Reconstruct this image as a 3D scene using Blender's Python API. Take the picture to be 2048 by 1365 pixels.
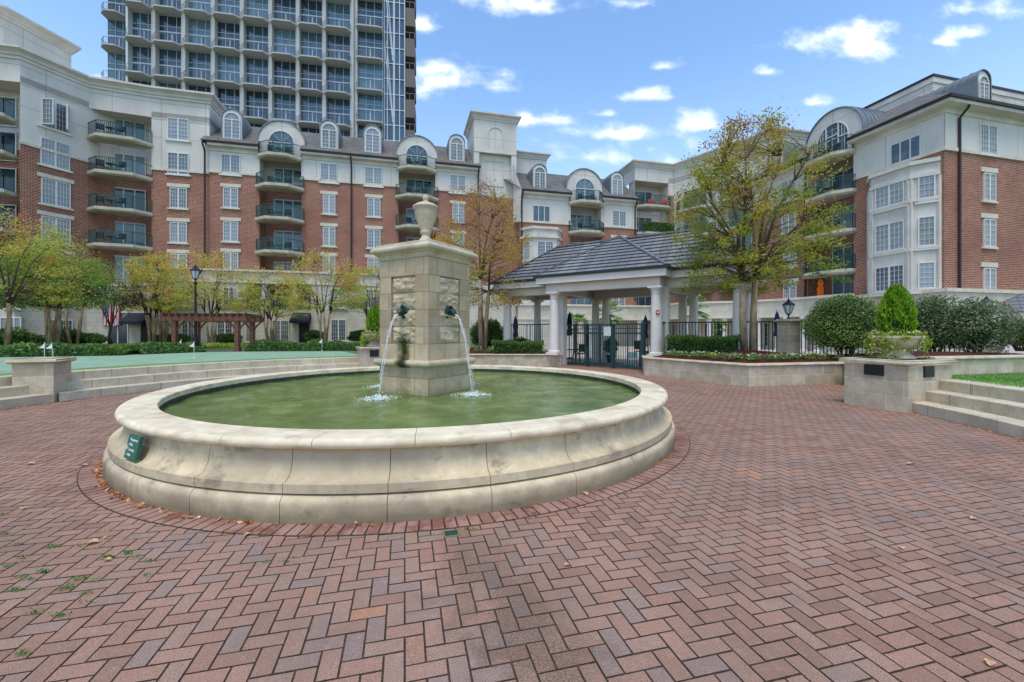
import bpy, math, random
import numpy as np
from math import sin, cos, pi, atan2, hypot, radians
random.seed(7)
for o in list(bpy.data.objects): bpy.data.objects.remove(o)
scene = bpy.context.scene
COL = scene.collection
# ------------------------------------------------------------------ camera
F0, CX, CY, CH = 851.0, 1024.0, 664.0, 1.6     # focal length (px of 2048), centre, horizon, eye height
cam_d = bpy.data.cameras.new('camera'); cam = bpy.data.objects.new('camera', cam_d); COL.objects.link(cam)
cam.location = (0, 0, CH); cam.rotation_euler = (radians(90), 0, 0)
cam_d.sensor_width = 36; cam_d.lens = F0/2048*36; cam_d.shift_y = -(682.5-CY)/2048
cam_d.clip_end = 3000; cam_d.clip_start = .05
scene.camera = cam
# ------------------------------------------------------------------ light and sky
SUN_EL, SUN_AZ = radians(68), radians(190)       # azimuth of the sun, clockwise from +Y
world = bpy.data.worlds.new('World'); scene.world = world; world.use_nodes = True
def build_world():
    nt = world.node_tree; N = nt.nodes; L = nt.links; N.clear()
    out = N.new('ShaderNodeOutputWorld'); bg = N.new('ShaderNodeBackground')
    sky = N.new('ShaderNodeTexSky'); sky.sky_type = 'NISHITA'; sky.sun_disc = False
    sky.sun_elevation = SUN_EL; sky.sun_rotation = SUN_AZ; sky.air_density = 1.3; sky.dust_density = .6; sky.ozone_density = 2.2
    tc = N.new('ShaderNodeTexCoord'); sp = N.new('ShaderNodeSeparateXYZ'); L.new(tc.outputs['Generated'], sp.inputs[0])
    def M(op, a, b=None, c=None, clamp=False):
        n = N.new('ShaderNodeMath'); n.operation = op; n.use_clamp = clamp
        for i, v in enumerate((a, b, c)):
            if v is None: continue
            if isinstance(v, (int, float)): n.inputs[i].default_value = v
            else: L.new(v, n.inputs[i])
        return n.outputs[0]
    ay = M('MAXIMUM', M('ABSOLUTE', sp.outputs[1]), .05)
    tx = M('DIVIDE', sp.outputs[0], ay); tz = M('DIVIDE', sp.outputs[2], ay)
    nz = N.new('ShaderNodeTexNoise'); nz.inputs['Scale'].default_value = 9; nz.inputs['Detail'].default_value = 8; nz.inputs['Roughness'].default_value = .56
    cb = N.new('ShaderNodeCombineXYZ'); L.new(tx, cb.inputs[0]); L.new(M('MULTIPLY', tz, 1.5), cb.inputs[1]); L.new(M('MULTIPLY', sp.outputs[1], .5), cb.inputs[2])
    L.new(cb.outputs[0], nz.inputs['Vector'])
    # clouds: (x, y, half width, half height, weight) of each bank, as directions round the place
    clouds = [(905, 165, 150, 50, 1), (1000, 178, 75, 32, 1), (850, 180, 60, 60, .9), (1050, 12, 145, 38, 1), (1725, 95, 130, 55, 1), (1640, 95, 70, 30, .8),
              (1240, 268, 95, 26, 1), (1100, 240, 70, 20, 1), (1055, 240, 40, 22, 1), (1203, 229, 32, 12, .9), (1290, 193, 45, 18, .95), (1405, 250, 60, 24, .9), (1325, 133, 40, 16, .9),
              (1632, 206, 42, 17, .95), (1945, 68, 52, 22, .95), (1960, 18, 110, 32, .95), (1540, 145, 34, 16, .8), (1480, 165, 30, 14, .8), (1290, 8, 60, 16, .9),
              (200, 160, 45, 16, .9), (1500, 300, 120, 22, .8), (1180, 315, 200, 30, .7), (840, 50, 40, 30, .7), (1390, 330, 150, 30, .7), (1885, 85, 25, 14, .8)]
    acc = None
    for (px, py, sx, sy, w) in clouds:
        dx = M('DIVIDE', M('SUBTRACT', tx, (px-CX)/F0), sx/F0)
        dz = M('DIVIDE', M('SUBTRACT', tz, (CY-py)/F0), sy/F0)
        below = M('MULTIPLY', M('LESS_THAN', dz, 0), .8)       # flat bases: falls off faster under the middle
        dz2 = M('MULTIPLY', dz, M('ADD', 1, below))
        d = M('SQRT', M('ADD', M('MULTIPLY', dx, dx), M('MULTIPLY', dz2, dz2)))
        v = M('MULTIPLY', M('SUBTRACT', 1.0, d), w)
        acc = v if acc is None else M('MAXIMUM', acc, v)
    front = M('GREATER_THAN', sp.outputs[1], .05)
    acc = M('ADD', M('MULTIPLY', M('MAXIMUM', acc, -1.2), front), M('MULTIPLY', M('SUBTRACT', 1, front), -.05))
    nn = M('ADD', M('MULTIPLY', M('SUBTRACT', nz.outputs[0], .5), 4.2), .12)
    dens = M('ADD', acc, nn)
    mr = N.new('ShaderNodeMapRange'); mr.interpolation_type = 'SMOOTHSTEP'; L.new(dens, mr.inputs[0]); mr.inputs[1].default_value = .0; mr.inputs[2].default_value = 1.9
    low = N.new('ShaderNodeMapRange'); L.new(sp.outputs[2], low.inputs[0]); low.inputs[1].default_value = .55; low.inputs[2].default_value = .05; low.inputs[3].default_value = 0; low.inputs[4].default_value = 1
    up = M('GREATER_THAN', sp.outputs[2], .0)
    mx = N.new('ShaderNodeMixRGB'); L.new(M('MULTIPLY', mr.outputs[0], up), mx.inputs[0])
    # thin veil near the horizon and overall blue of the sky
    veil = N.new('ShaderNodeMixRGB'); veil.blend_type = 'MIX'
    L.new(M('MULTIPLY', M('POWER', low.outputs[0], 1.6), .62), veil.inputs[0])
    sk = N.new('ShaderNodeMixRGB'); sk.blend_type = 'MULTIPLY'; sk.inputs[0].default_value = 1; L.new(sky.outputs[0], sk.inputs[1]); sk.inputs[2].default_value = SKY_TINT
    L.new(sk.outputs[0], veil.inputs[1]); veil.inputs[2].default_value = (6.6, 7.9, 9.0, 1)
    L.new(veil.outputs[0], mx.inputs[1])
    sh = N.new('ShaderNodeMapRange'); L.new(dens, sh.inputs[0]); sh.inputs[1].default_value = .15; sh.inputs[2].default_value = 1.1
    cc = N.new('ShaderNodeMixRGB'); L.new(sh.outputs[0], cc.inputs[0]); cc.inputs[1].default_value = (8.6, 9.2, 9.9, 1); cc.inputs[2].default_value = (10.5, 10.7, 10.9, 1)
    L.new(cc.outputs[0], mx.inputs[2])
    L.new(mx.outputs[0], bg.inputs[0]); bg.inputs[1].default_value = SKY_STRENGTH
    L.new(bg.outputs[0], out.inputs[0])
SKY_TINT = (1.24, 1.44, 1.62, 1); SKY_STRENGTH = .15
build_world()
sd = bpy.data.lights.new('sun', 'SUN'); sd.energy = 2.3; sd.angle = radians(22); sd.color = (1, .91, .78)
sun = bpy.data.objects.new('sun', sd); COL.objects.link(sun)
sun.rotation_euler = (pi/2-SUN_EL, 0, pi-SUN_AZ); sun.location = (0, -20, 60)
scene.view_settings.view_transform = 'Standard'; scene.view_settings.look = 'None'
scene.view_settings.exposure = .12; scene.view_settings.gamma = 1
scene.render.engine = 'CYCLES'
# ------------------------------------------------------------------ helpers
def tag(o, label=None, cat=None, group=None, kind=None):
    if label: o['label'] = label
    if cat: o['category'] = cat
    if group: o['group'] = group
    if kind: o['kind'] = kind
    return o
def empty(name, loc, rz=0, label=None, cat=None, group=None, parent=None):
    o = bpy.data.objects.new(name, None); COL.objects.link(o); o.location = loc; o.rotation_euler = (0, 0, rz); o.empty_display_size = .2
    if parent: o.parent = parent
    return tag(o, label, cat, group)
def copy_tree(o, parent=None):
    c = o.copy(); COL.objects.link(c)
    if parent: c.parent = parent
    for ch in list(o.children): copy_tree(ch, c)
    return c
class MB:
    def __init__(s): s.v = []; s.f = []; s.m = []; s.c = []; s.smooth = False
    def quad(s, a, b, c, d, mi=0, col=None):
        n = len(s.v); s.v += [a, b, c, d]; s.f.append((n, n+1, n+2, n+3)); s.m.append(mi); s.c.append(col)
    def poly(s, pts, mi=0):
        n = len(s.v); s.v += list(pts); s.f.append(tuple(range(n, n+len(pts)))); s.m.append(mi); s.c.append(None)
    def box(s, x0, x1, y0, y1, z0, z1, mi=0, T=None):
        P = [(x0,y0,z0),(x1,y0,z0),(x1,y1,z0),(x0,y1,z0),(x0,y0,z1),(x1,y0,z1),(x1,y1,z1),(x0,y1,z1)]
        if T: P = [T(p) for p in P]
        n = len(s.v); s.v += P
        for f in ((0,3,2,1),(4,5,6,7),(0,1,5,4),(1,2,6,5),(2,3,7,6),(3,0,4,7)): s.f.append(tuple(n+i for i in f)); s.m.append(mi); s.c.append(None)
    def bar(s, p, q, w, h=None, mi=0):
        "square bar from p to q"
        p = np.array(p, float); q = np.array(q, float); d = q-p; L = np.linalg.norm(d)
        if L < 1e-6: return
        d /= L; up = np.array((0,0,1.)) if abs(d[2]) < .95 else np.array((0,1.,0))
        a = np.cross(d, up); a /= np.linalg.norm(a); b = np.cross(a, d); h = h or w
        n = len(s.v)
        for e in (p, q):
            for (i, j) in ((-1,-1),(1,-1),(1,1),(-1,1)): s.v.append(tuple(e+a*i*w/2+b*j*h/2))
        for f in ((0,1,2,3),(7,6,5,4),(0,4,5,1),(1,5,6,2),(2,6,7,3),(3,7,4,0)): s.f.append(tuple(n+i for i in f)); s.m.append(mi); s.c.append(None)
    def prism(s, pts, z0, z1, mi=0, top=True, bot=True):
        n = len(s.v); k = len(pts)
        area = sum(pts[i][0]*pts[(i+1)%k][1]-pts[(i+1)%k][0]*pts[i][1] for i in range(k))
        if area < 0: pts = pts[::-1]
        s.v += [(p[0], p[1], z0) for p in pts]+[(p[0], p[1], z1) for p in pts]
        for i in range(k): s.f.append((n+i, n+(i+1)%k, n+k+(i+1)%k, n+k+i)); s.m.append(mi); s.c.append(None)
        if top: s.f.append(tuple(n+k+i for i in range(k))); s.m.append(mi); s.c.append(None)
        if bot: s.f.append(tuple(n+i for i in reversed(range(k)))); s.m.append(mi); s.c.append(None)
    def tube(s, pts, rad, n=6, mi=0, caps=True):
        pts = [np.array(p, float) for p in pts]; k0 = len(s.v)
        a = None
        for i, p in enumerate(pts):
            d = pts[min(i+1, len(pts)-1)]-pts[max(i-1, 0)]; d /= (np.linalg.norm(d)+1e-9)
            if a is None:
                a = np.cross(d, (0,0,1.) if abs(d[2]) < .9 else (1.,0,0)); a /= np.linalg.norm(a)
            else:
                a = a-d*np.dot(a, d); a /= (np.linalg.norm(a)+1e-9)
            b = np.cross(d, a); r = rad[i] if hasattr(rad, '__len__') else rad
            for j in range(n):
                t = 2*pi*j/n; s.v.append(tuple(p+a*cos(t)*r+b*sin(t)*r))
        for i in range(len(pts)-1):
            for j in range(n):
                q = k0+i*n; s.f.append((q+j, q+(j+1)%n, q+n+(j+1)%n, q+n+j)); s.m.append(mi); s.c.append(None)
        if caps:
            s.f.append(tuple(k0+j for j in reversed(range(n)))); s.m.append(mi); s.c.append(None)
            q = k0+(len(pts)-1)*n; s.f.append(tuple(q+j for j in range(n))); s.m.append(mi); s.c.append(None)
    def lathe(s, prof, n=32, a0=0, a1=2*pi, cx=0, cy=0, mi=0, cap=False):
        "prof: list of (radius, z) from bottom up on the outside"
        full = abs(a1-a0-2*pi) < 1e-6; k0 = len(s.v); m = n if full else n+1
        for (r, z) in prof:
            for j in range(m):
                t = a0+(a1-a0)*j/n; s.v.append((cx+r*cos(t), cy+r*sin(t), z))
        for i in range(len(prof)-1):
            for j in range(n):
                j2 = (j+1) % m if full else j+1
                s.f.append((k0+i*m+j, k0+i*m+j2, k0+(i+1)*m+j2, k0+(i+1)*m+j)); s.m.append(mi); s.c.append(None)
        if cap and not full:
            for j, rev in ((0, False), (n, True)):
                f = [k0+i*m+j for i in range(len(prof))]
                s.f.append(tuple(reversed(f)) if rev else tuple(f)); s.m.append(mi); s.c.append(None)
    def mesh(s, name, mats, smooth=False, shift=(0,0,0)):
        me = bpy.data.meshes.new(name)
        v = np.array(s.v, dtype=np.float64).reshape(-1, 3)-np.array(shift)
        me.from_pydata(v.tolist(), [], s.f)
        for m in (mats if isinstance(mats, (list, tuple)) else [mats]): me.materials.append(m)
        nf = len(s.f)
        if any(s.m): me.polygons.foreach_set('material_index', np.array(s.m, dtype=np.int32))
        if smooth: me.polygons.foreach_set('use_smooth', np.ones(nf, dtype=bool))
        add_uv(me, v, s.f)
        me.update()
        return me
    def build(s, name, mats, parent=None, loc=(0,0,0), rz=0, smooth=False, shift=(0,0,0), auto=None):
        me = s.mesh(name, mats, smooth, shift)
        return link(name, me, parent, loc, rz)
def add_uv(me, v, faces):
    uvl = me.uv_layers.new(name='UVMap')
    out = np.zeros((sum(len(f) for f in faces), 2), dtype=np.float32); k = 0
    nr = np.zeros(len(faces)*3, dtype=np.float32); me.polygons.foreach_get('normal', nr); nr = nr.reshape(-1, 3)
    for i, f in enumerate(faces):
        P = v[list(f)]; n = nr[i]
        if abs(n[2]) > .9: out[k:k+len(f)] = P[:, :2]
        else:
            h = hypot(n[0], n[1]); t = (-n[1]/h, n[0]/h)
            out[k:k+len(f), 0] = P[:, 0]*t[0]+P[:, 1]*t[1]
            out[k:k+len(f), 1] = P[:, 2]/max(.3, h)
        k += len(f)
    uvl.data.foreach_set('uv', out.ravel())
def link(name, me, parent=None, loc=(0,0,0), rz=0):
    o = bpy.data.objects.new(name, me); COL.objects.link(o); o.location = loc; o.rotation_euler = (0, 0, rz)
    if parent: o.parent = parent
    return o
def bevel(o, w=.01, seg=2):
    m = o.modifiers.new('bevel', 'BEVEL'); m.width = w; m.segments = seg; m.limit_method = 'ANGLE'; m.angle_limit = radians(40); return o
def merge(o, d=.0005):
    m = o.modifiers.new('weld', 'WELD'); m.merge_threshold = d; return o
def leafmesh(name, C, size, mat, rng, aspect=1.9, flat=.0, dirs=None, tint=None):
    "one mesh of many small leaf-shaped faces centred on the points C"
    C = np.asarray(C, float); n = len(C)
    if dirs is None: a = rng.normal(size=(n, 3))
    else: a = dirs+rng.normal(size=(n, 3))*.35
    a[:, 2] *= (1-flat); a /= np.linalg.norm(a, axis=1)[:, None]
    b = rng.normal(size=(n, 3)); b[:, 2] *= (1-flat); b -= a*np.sum(a*b, axis=1)[:, None]; b /= (np.linalg.norm(b, axis=1)[:, None]+1e-9)
    s = (size*rng.uniform(.6, 1.3, n))[:, None]
    nrm = np.cross(a, b)
    v = np.empty((n, 4, 3)); v[:, 0] = C-a*s*.5; v[:, 1] = C+b*s*.5/aspect+nrm*s*.06; v[:, 2] = C+a*s*.5; v[:, 3] = C-b*s*.5/aspect+nrm*s*.06
    me = bpy.data.meshes.new(name)
    me.vertices.add(n*4); me.vertices.foreach_set('co', v.ravel())
    me.loops.add(n*4); me.loops.foreach_set('vertex_index', np.arange(n*4, dtype=np.int32))
    me.polygons.add(n); me.polygons.foreach_set('loop_start', np.arange(0, n*4, 4, dtype=np.int32)); me.polygons.foreach_set('loop_total', np.full(n, 4, dtype=np.int32))
    at = me.color_attributes.new('tint', 'FLOAT_COLOR', 'POINT')
    t = rng.uniform(0, 1, n) if tint is None else tint
    cc = np.ones((n, 4, 4), dtype=np.float32); cc[:, :, 0] = t[:, None]; cc[:, :, 1] = rng.uniform(0, 1, n)[:, None]
    at.data.foreach_set('color', cc.ravel()); me.polygons.foreach_set('use_smooth', np.zeros(n, dtype=bool))
    me.materials.append(mat); me.update(); me.validate()
    return me
# --- projection helpers: where a sight line through the photograph's (px, py) meets the ground or a wall plane
def R_(px): return (px-CX)/F0
def G(px, py, z=0): Y = (CH-z)*F0/(py-CY); return (R_(px)*Y, Y)
def A(px, Y): return (R_(px)*Y, Y)
def ZY(py, Y): return CH+(CY-py)*Y/F0
def hit(P, Q, px):
    r = R_(px); dx, dy = Q[0]-P[0], Q[1]-P[1]; t = (r*P[1]-P[0])/(dx-r*dy)
    return (P[0]+dx*t, P[1]+dy*t)
TH = .247; AX = (cos(TH), sin(TH)); BX = (-sin(TH), cos(TH))
def W(u, v): return (u*AX[0]+v*BX[0], u*AX[1]+v*BX[1])
def onv(px, v): return hit(W(0, v), W(10, v), px)      # plane parallel to the long facades
def onu(px, u): return hit(W(u, 0), W(u, 10), px)
def add2(p, d, k): return (p[0]+d[0]*k, p[1]+d[1]*k)
def lerp2(p, q, t): return (p[0]+(q[0]-p[0])*t, p[1]+(q[1]-p[1])*t)
# ------------------------------------------------------------------ materials
def S(r, g, b):
    def f(c): c /= 255; return c/12.92 if c <= .04045 else ((c+.055)/1.055)**2.4
    return (f(r), f(g), f(b), 1)
class Mat:
    def __init__(s, name, rough=.8, spec=.3, metal=0):
        s.m = bpy.data.materials.new(name); s.m.use_nodes = True; s.nt = s.m.node_tree; s.N = s.nt.nodes; s.L = s.nt.links
        s.b = s.N['Principled BSDF']; s.b.inputs['Roughness'].default_value = rough; s.b.inputs['Specular IOR Level'].default_value = spec; s.b.inputs['Metallic'].default_value = metal
        s.tc = None
    def coord(s, kind='Object', scale=1.0, out=None):
        if s.tc is None: s.tc = s.N.new('ShaderNodeTexCoord')
        mp = s.N.new('ShaderNodeMapping'); s.L.new(s.tc.outputs[kind], mp.inputs[0])
        mp.inputs['Scale'].default_value = scale if hasattr(scale, '__len__') else (scale,)*3
        return mp.outputs[0]
    def noise(s, scale, detail=4, rough=.55, kind='Object', vec=None, sc=None):
        n = s.N.new('ShaderNodeTexNoise'); n.inputs['Scale'].default_value = scale; n.inputs['Detail'].default_value = detail; n.inputs['Roughness'].default_value = rough
        s.L.new(vec if vec is not None else s.coord(kind, sc or 1.0), n.inputs['Vector']); return n.outputs[0]
    def ramp(s, fac, stops):
        r = s.N.new('ShaderNodeValToRGB'); s.L.new(fac, r.inputs[0]); e = r.color_ramp.elements
        while len(e) < len(stops): e.new(.5)
        for i, (p, c) in enumerate(stops): e[i].position = p; e[i].color = c if len(c) == 4 else (*c, 1)
        return r.outputs[0]
    def mix(s, fac, a, b, mode='MIX'):
        n = s.N.new('ShaderNodeMixRGB'); n.blend_type = mode
        for i, v in enumerate((fac, a, b)):
            if isinstance(v, (int, float)): n.inputs[i].default_value = v
            elif isinstance(v, tuple): n.inputs[i].default_value = v
            else: s.L.new(v, n.inputs[i])
        return n.outputs[0]
    def math(s, op, a, b=None, clamp=False):
        n = s.N.new('ShaderNodeMath'); n.operation = op; n.use_clamp = clamp
        for i, v in enumerate((a, b)):
            if v is None: continue
            if isinstance(v, (int, float)): n.inputs[i].default_value = v
            else: s.L.new(v, n.inputs[i])
        return n.outputs[0]
    def col(s, c):
        if isinstance(c, tuple): s.b.inputs['Base Color'].default_value = c
        else: s.L.new(c, s.b.inputs['Base Color'])
        return s
    def bump(s, h, strength=.3, dist=.01):
        n = s.N.new('ShaderNodeBump'); n.inputs['Strength'].default_value = strength; n.inputs['Distance'].default_value = dist
        s.L.new(h, n.inputs['Height']); s.L.new(n.outputs[0], s.b.inputs['Normal']); return s
    def brick(s, c1, c2, mortar, bw, rh, ms=.01, kind='UV', offset=.5, bias=0, sc=None):
        n = s.N.new('ShaderNodeTexBrick'); n.offset = offset
        s.L.new(s.coord(kind, sc or 1.0), n.inputs['Vector'])
        n.inputs['Color1'].default_value = c1; n.inputs['Color2'].default_value = c2; n.inputs['Mortar'].default_value = mortar
        n.inputs['Scale'].default_value = 1; n.inputs['Mortar Size'].default_value = ms; n.inputs['Brick Width'].default_value = bw; n.inputs['Row Height'].default_value = rh
        n.inputs['Bias'].default_value = bias; n.inputs['Mortar Smooth'].default_value = .1
        return n
    def tintramp(s, stops, attr='tint'):
        a = s.N.new('ShaderNodeAttribute'); a.attribute_name = attr; sep = s.N.new('ShaderNodeSeparateColor'); s.L.new(a.outputs['Color'], sep.inputs[0])
        return s.ramp(sep.outputs[0], stops)
def simple(name, c, rough=.6, spec=.3, metal=0, var=.12, sc=6, bump=0):
    m = Mat(name, rough, spec, metal); n = m.noise(sc, 5)
    d = tuple(x*(1-var*1.6) for x in c[:3])+(1,); l = tuple(min(1, x*(1+var)) for x in c[:3])+(1,)
    m.col(m.ramp(n, [(.3, d), (.7, l)]))
    if bump: m.bump(m.noise(sc*9, 4), bump, .004)
    return m.m
def leafmat(name, stops, rough=.55, trans=.35):
    m = Mat(name, rough, .25); c = m.tintramp(stops); m.col(c)
    tr = m.N.new('ShaderNodeBsdfTranslucent'); m.L.new(c, tr.inputs[0]); mx = m.N.new('ShaderNodeMixShader'); mx.inputs[0].default_value = trans
    out = m.N['Material Output']; m.L.new(m.b.outputs[0], mx.inputs[1]); m.L.new(tr.outputs[0], mx.inputs[2]); m.L.new(mx.outputs[0], out.inputs[0])
    return m.m
MT = {}
def mats():
    # cast stone of the basin
    m = Mat('cast_stone', .75, .3); a = m.noise(.9, 6, .6); b = m.noise(6, 6, .65); c = m.noise(60, 3)
    base = m.ramp(b, [(.25, S(174,156,124)), (.5, S(200,182,148)), (.75, S(220,204,172))])
    st = m.ramp(a, [(.46, (0,0,0,1)), (.54, (1,1,1,1))])
    base = m.mix(m.math('MULTIPLY', st, .6), base, S(164,148,124)); b4 = m.noise(2.6, 7, .7, sc=(1,1,1.6)); base = m.mix(m.ramp(b4, [(.56, (0,0,0,1)), (.64, (.7,.7,.7,1))]), base, S(132,118,98)); base = m.mix(m.ramp(c, [(.62, (0,0,0,1)), (.8, (.35,.35,.35,1))]), base, S(120,108,90))
    # grime band near the ground (splash dirt)
    sp = m.N.new('ShaderNodeSeparateXYZ'); m.L.new(m.coord('Object'), sp.inputs[0])
    z = m.math('ADD', sp.outputs[2], m.math('MULTIPLY', m.noise(5, 5), .12))
    g = m.ramp(z, [(.11, (1,1,1,1)), (.25, (0,0,0,1))]); base = m.mix(m.math('MULTIPLY', g, .75), base, S(112,98,74))
    m.col(base).bump(c, .25, .004); MT['cast'] = m.m
    m = Mat('coping_stone', .7, .35); b = m.noise(5, 6, .6); a = m.noise(2.2, 5, .6, sc=(1,1,3)); c = m.noise(70, 3)
    base = m.ramp(b, [(.25, S(200,182,148)), (.6, S(226,210,178)), (.8, S(236,222,194))]); st = m.ramp(a, [(.52, (0,0,0,1)), (.6, (1,1,1,1))])
    base = m.mix(m.math('MULTIPLY', st, .5), base, S(176,154,122)); m.col(base).bump(c, .2, .003); MT['coping'] = m.m
    m = Mat('joint', .9, .1); m.col(S(128,112,88)); MT['joint'] = m.m
    m = Mat('basin_lining', .6, .4); n = m.noise(9, 6, .7); sp = m.N.new('ShaderNodeSeparateXYZ'); m.L.new(m.coord('Object'), sp.inputs[0])
    z = m.math('ADD', sp.outputs[2], m.math('MULTIPLY', n, .05))
    m.col(m.mix(m.ramp(z, [(.60, (0,0,0,1)), (.625, (1,1,1,1))]), m.ramp(n, [(.3, S(50,52,44)), (.7, S(92,90,78))]), m.ramp(n, [(.3, S(126,116,92)), (.7, S(168,156,128))]))); MT['lining'] = m.m
    # sandstone blocks
    def blocks(name, bw, rh, c1, c2, mor, off=.5, ms=.008, wear=.5, moss=False, uvoff=(0,0)):
        m = Mat(name, .8, .25)
        n = m.N.new('ShaderNodeTexBrick'); n.offset = off; mp = m.N.new('ShaderNodeMapping'); tc = m.N.new('ShaderNodeTexCoord'); m.L.new(tc.outputs['UV'], mp.inputs[0]); m.L.new(mp.outputs[0], n.inputs['Vector'])
        mp.inputs['Location'].default_value = (uvoff[0], uvoff[1], 0)
        for k, v in (('Color1', c1), ('Color2', c2), ('Mortar', mor), ('Scale', 1), ('Mortar Size', ms), ('Brick Width', bw), ('Row Height', rh), ('Mortar Smooth', .2)): n.inputs[k].default_value = v
        a = m.noise(3.2, 7, .65); b = m.noise(40, 4)
        cl = m.mix(m.ramp(a, [(.38, (0,0,0,1)), (.62, (wear,)*3+(1,))]), n.outputs[0], S(150,134,104)); a2 = m.noise(1.7, 6, .6, sc=(1, 1, 2))
        cl = m.mix(m.ramp(a2, [(.5, (0,0,0,1)), (.66, (.45,)*3+(1,))]), cl, S(186,172,160))
        cl = m.mix(m.ramp(b, [(.35, (.25,)*3+(1,)), (.5, (0,0,0,1))]), cl, S(112,98,76))
        if moss:
            sp = m.N.new('ShaderNodeSeparateXYZ'); m.L.new(m.coord('Object'), sp.inputs[0])
            nn = m.noise(7, 6, .7)
            # algae where the water runs down under the spouts and along the water line
            z = m.math('ADD', sp.outputs[2], m.math('MULTIPLY', nn, .35)); lowz = m.math('GREATER_THAN', sp.outputs[2], .98); wl = m.ramp(z, [(.66, (1,1,1,1)), (.86, (0,0,0,1))])
            cl = m.mix(m.math('MULTIPLY', wl, .55), cl, S(96,86,52))
            def run(w, zt):
                ax = m.math('ABSOLUTE', m.math('ADD', sp.outputs[0], -.02)); d = m.math('SUBTRACT', m.math('ADD', .0, w), m.math('ADD', ax, m.math('MULTIPLY', m.math('SUBTRACT', nn, .5), .35)))
                dz = m.math('SUBTRACT', zt, m.math('ADD', sp.outputs[2], m.math('MULTIPLY', m.math('SUBTRACT', nn, .5), .3)))
                face = m.math('GREATER_THAN', m.math('MULTIPLY', sp.outputs[1], -1), .2)
                return m.math('MULTIPLY', m.math('MULTIPLY', m.math('MULTIPLY', d, 14, True), m.math('MULTIPLY', dz, 5, True), True), face)
            cl = m.mix(m.math('MULTIPLY', run(.17, 1.62), m.math('ADD', .35, m.math('MULTIPLY', lowz, .45))), cl, S(92,90,40)); cl = m.mix(m.math('MULTIPLY', m.math('MULTIPLY', run(.085, 1.6), .92), lowz), cl, S(34,36,16))
        m.col(cl); h = m.math('ADD', m.math('MULTIPLY', n.outputs[1], -1), m.math('MULTIPLY', b, .25)); m.bump(h, .5, .008); return m.m
    MT['pillar'] = blocks('pillar_stone', .41, .29, S(206,184,148), S(164,142,112), S(106,90,68), ms=.005, moss=True, uvoff=(.14, -.235))
    MT['wall_stone'] = blocks('planter_wall_stone', .46, .30, S(210,196,170), S(176,162,138), S(230,218,196), ms=.006)
    MT['ped_stone'] = blocks('pedestal_stone', .62, .30, S(208,194,168), S(172,158,134), S(232,220,196), ms=.006, uvoff=(.1,0))
    MT['cap'] = blocks('cap_stone', 50, 50, S(204,190,162), S(204,190,162), S(204,190,162), wear=.6)
    MT['mould'] = blocks('moulding_stone', 50, 50, S(194,180,150), S(194,180,150), S(194,180,150), moss=True)
    MT['rock'] = blocks('rock_faced_stone', 50, 50, S(200,182,150), S(200,182,150), S(200,182,150), wear=.6, moss=True)
    MT['step'] = blocks('step_stone', 1.25, 1.0, S(212,200,174), S(196,184,158), S(84,74,60), ms=.006, wear=.45, off=.5)
    # pavers
    m = Mat('clay_paver', .78, .3); c = m.tintramp([(0, S(146,108,88)), (.3, S(162,122,100)), (.6, S(172,132,110)), (.78, S(160,130,112)), (.9, S(148,126,114)), (1, S(190,134,98))])
    n = m.noise(160, 3, .7); n2 = m.noise(1.1, 6, .65); n3 = m.noise(24, 4)
    c = m.mix(m.ramp(n, [(.38, (.75,)*3+(1,)), (.52, (0,0,0,1))]), c, S(88,70,60)); c = m.mix(m.ramp(n2, [(.45, (0,0,0,1)), (.7, (.5,)*3+(1,))]), c, S(120,98,88)); c = m.mix(m.ramp(n3, [(.55, (0,0,0,1)), (.75, (.3,)*3+(1,))]), c, S(186,158,150))
    n5 = m.noise(90, 4, .75)
    # damp, sooty patch that runs from the drain towards the viewer
    sp = m.N.new('ShaderNodeSeparateXYZ'); m.L.new(m.coord('Object'), sp.inputs[0]); wob = m.math('MULTIPLY', m.math('SUBTRACT', m.noise(2.2, 6, .7), .5), 1.5)
    ax = m.math('ADD', sp.outputs[0], m.math('MULTIPLY', sp.outputs[1], .42)); dx = m.math('ABSOLUTE', m.math('ADD', m.math('SUBTRACT', ax, 1.02), wob)); near = m.math('MULTIPLY', m.math('SUBTRACT', .42, dx), 3.2, True); lim = m.math('MULTIPLY', m.math('SUBTRACT', 3.4, sp.outputs[1]), 3, True)
    st = m.math('MULTIPLY', m.math('MULTIPLY', near, lim, True), m.ramp(n5, [(.4, (.15,)*3+(1,)), (.56, (1,1,1,1))]), True)
    c = m.mix(m.math('MULTIPLY', st, .75), c, S(84,68,54))
    wide = m.ramp(m.noise(.55, 5, .6), [(.5, (0,0,0,1)), (.7, (.5,)*3+(1,))]); c = m.mix(wide, c, S(128,104,90))
    m.col(c).bump(m.math('ADD', n, m.math('MULTIPLY', n5, .7)), .6, .004); MT['paver'] = m.m
    m = Mat('paver_joint', .95, .1); n = m.noise(30, 4); m.col(m.ramp(n, [(.3, S(52,44,38)), (.7, S(84,72,60))])); MT['pjoint'] = m.m
    m = Mat('damp_paver', .45, .45); c = m.tintramp([(0, S(118,76,62)), (.5, S(140,94,78)), (1, S(132,98,86))]); n = m.noise(3, 6, .7); n1 = m.noise(150, 3)
    c = m.mix(m.ramp(n, [(.44, (0,0,0,1)), (.55, (.95,)*3+(1,))]), c, S(160,124,108)); m.col(c).bump(n1, .3, .003); MT['ring'] = m.m
    # water
    m = Mat('pool_water', .04, .8); n = m.noise(1.6, 4); m.col(m.ramp(n, [(.3, S(72,94,38)), (.5, S(98,118,54)), (.72, S(134,148,86))])); n2 = m.noise(9, 5, .6); n3 = m.noise(32, 3, .6)
    m.bump(m.math('ADD', n2, m.math('MULTIPLY', n3, .7)), .45, .02); MT['water'] = m.m
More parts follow.
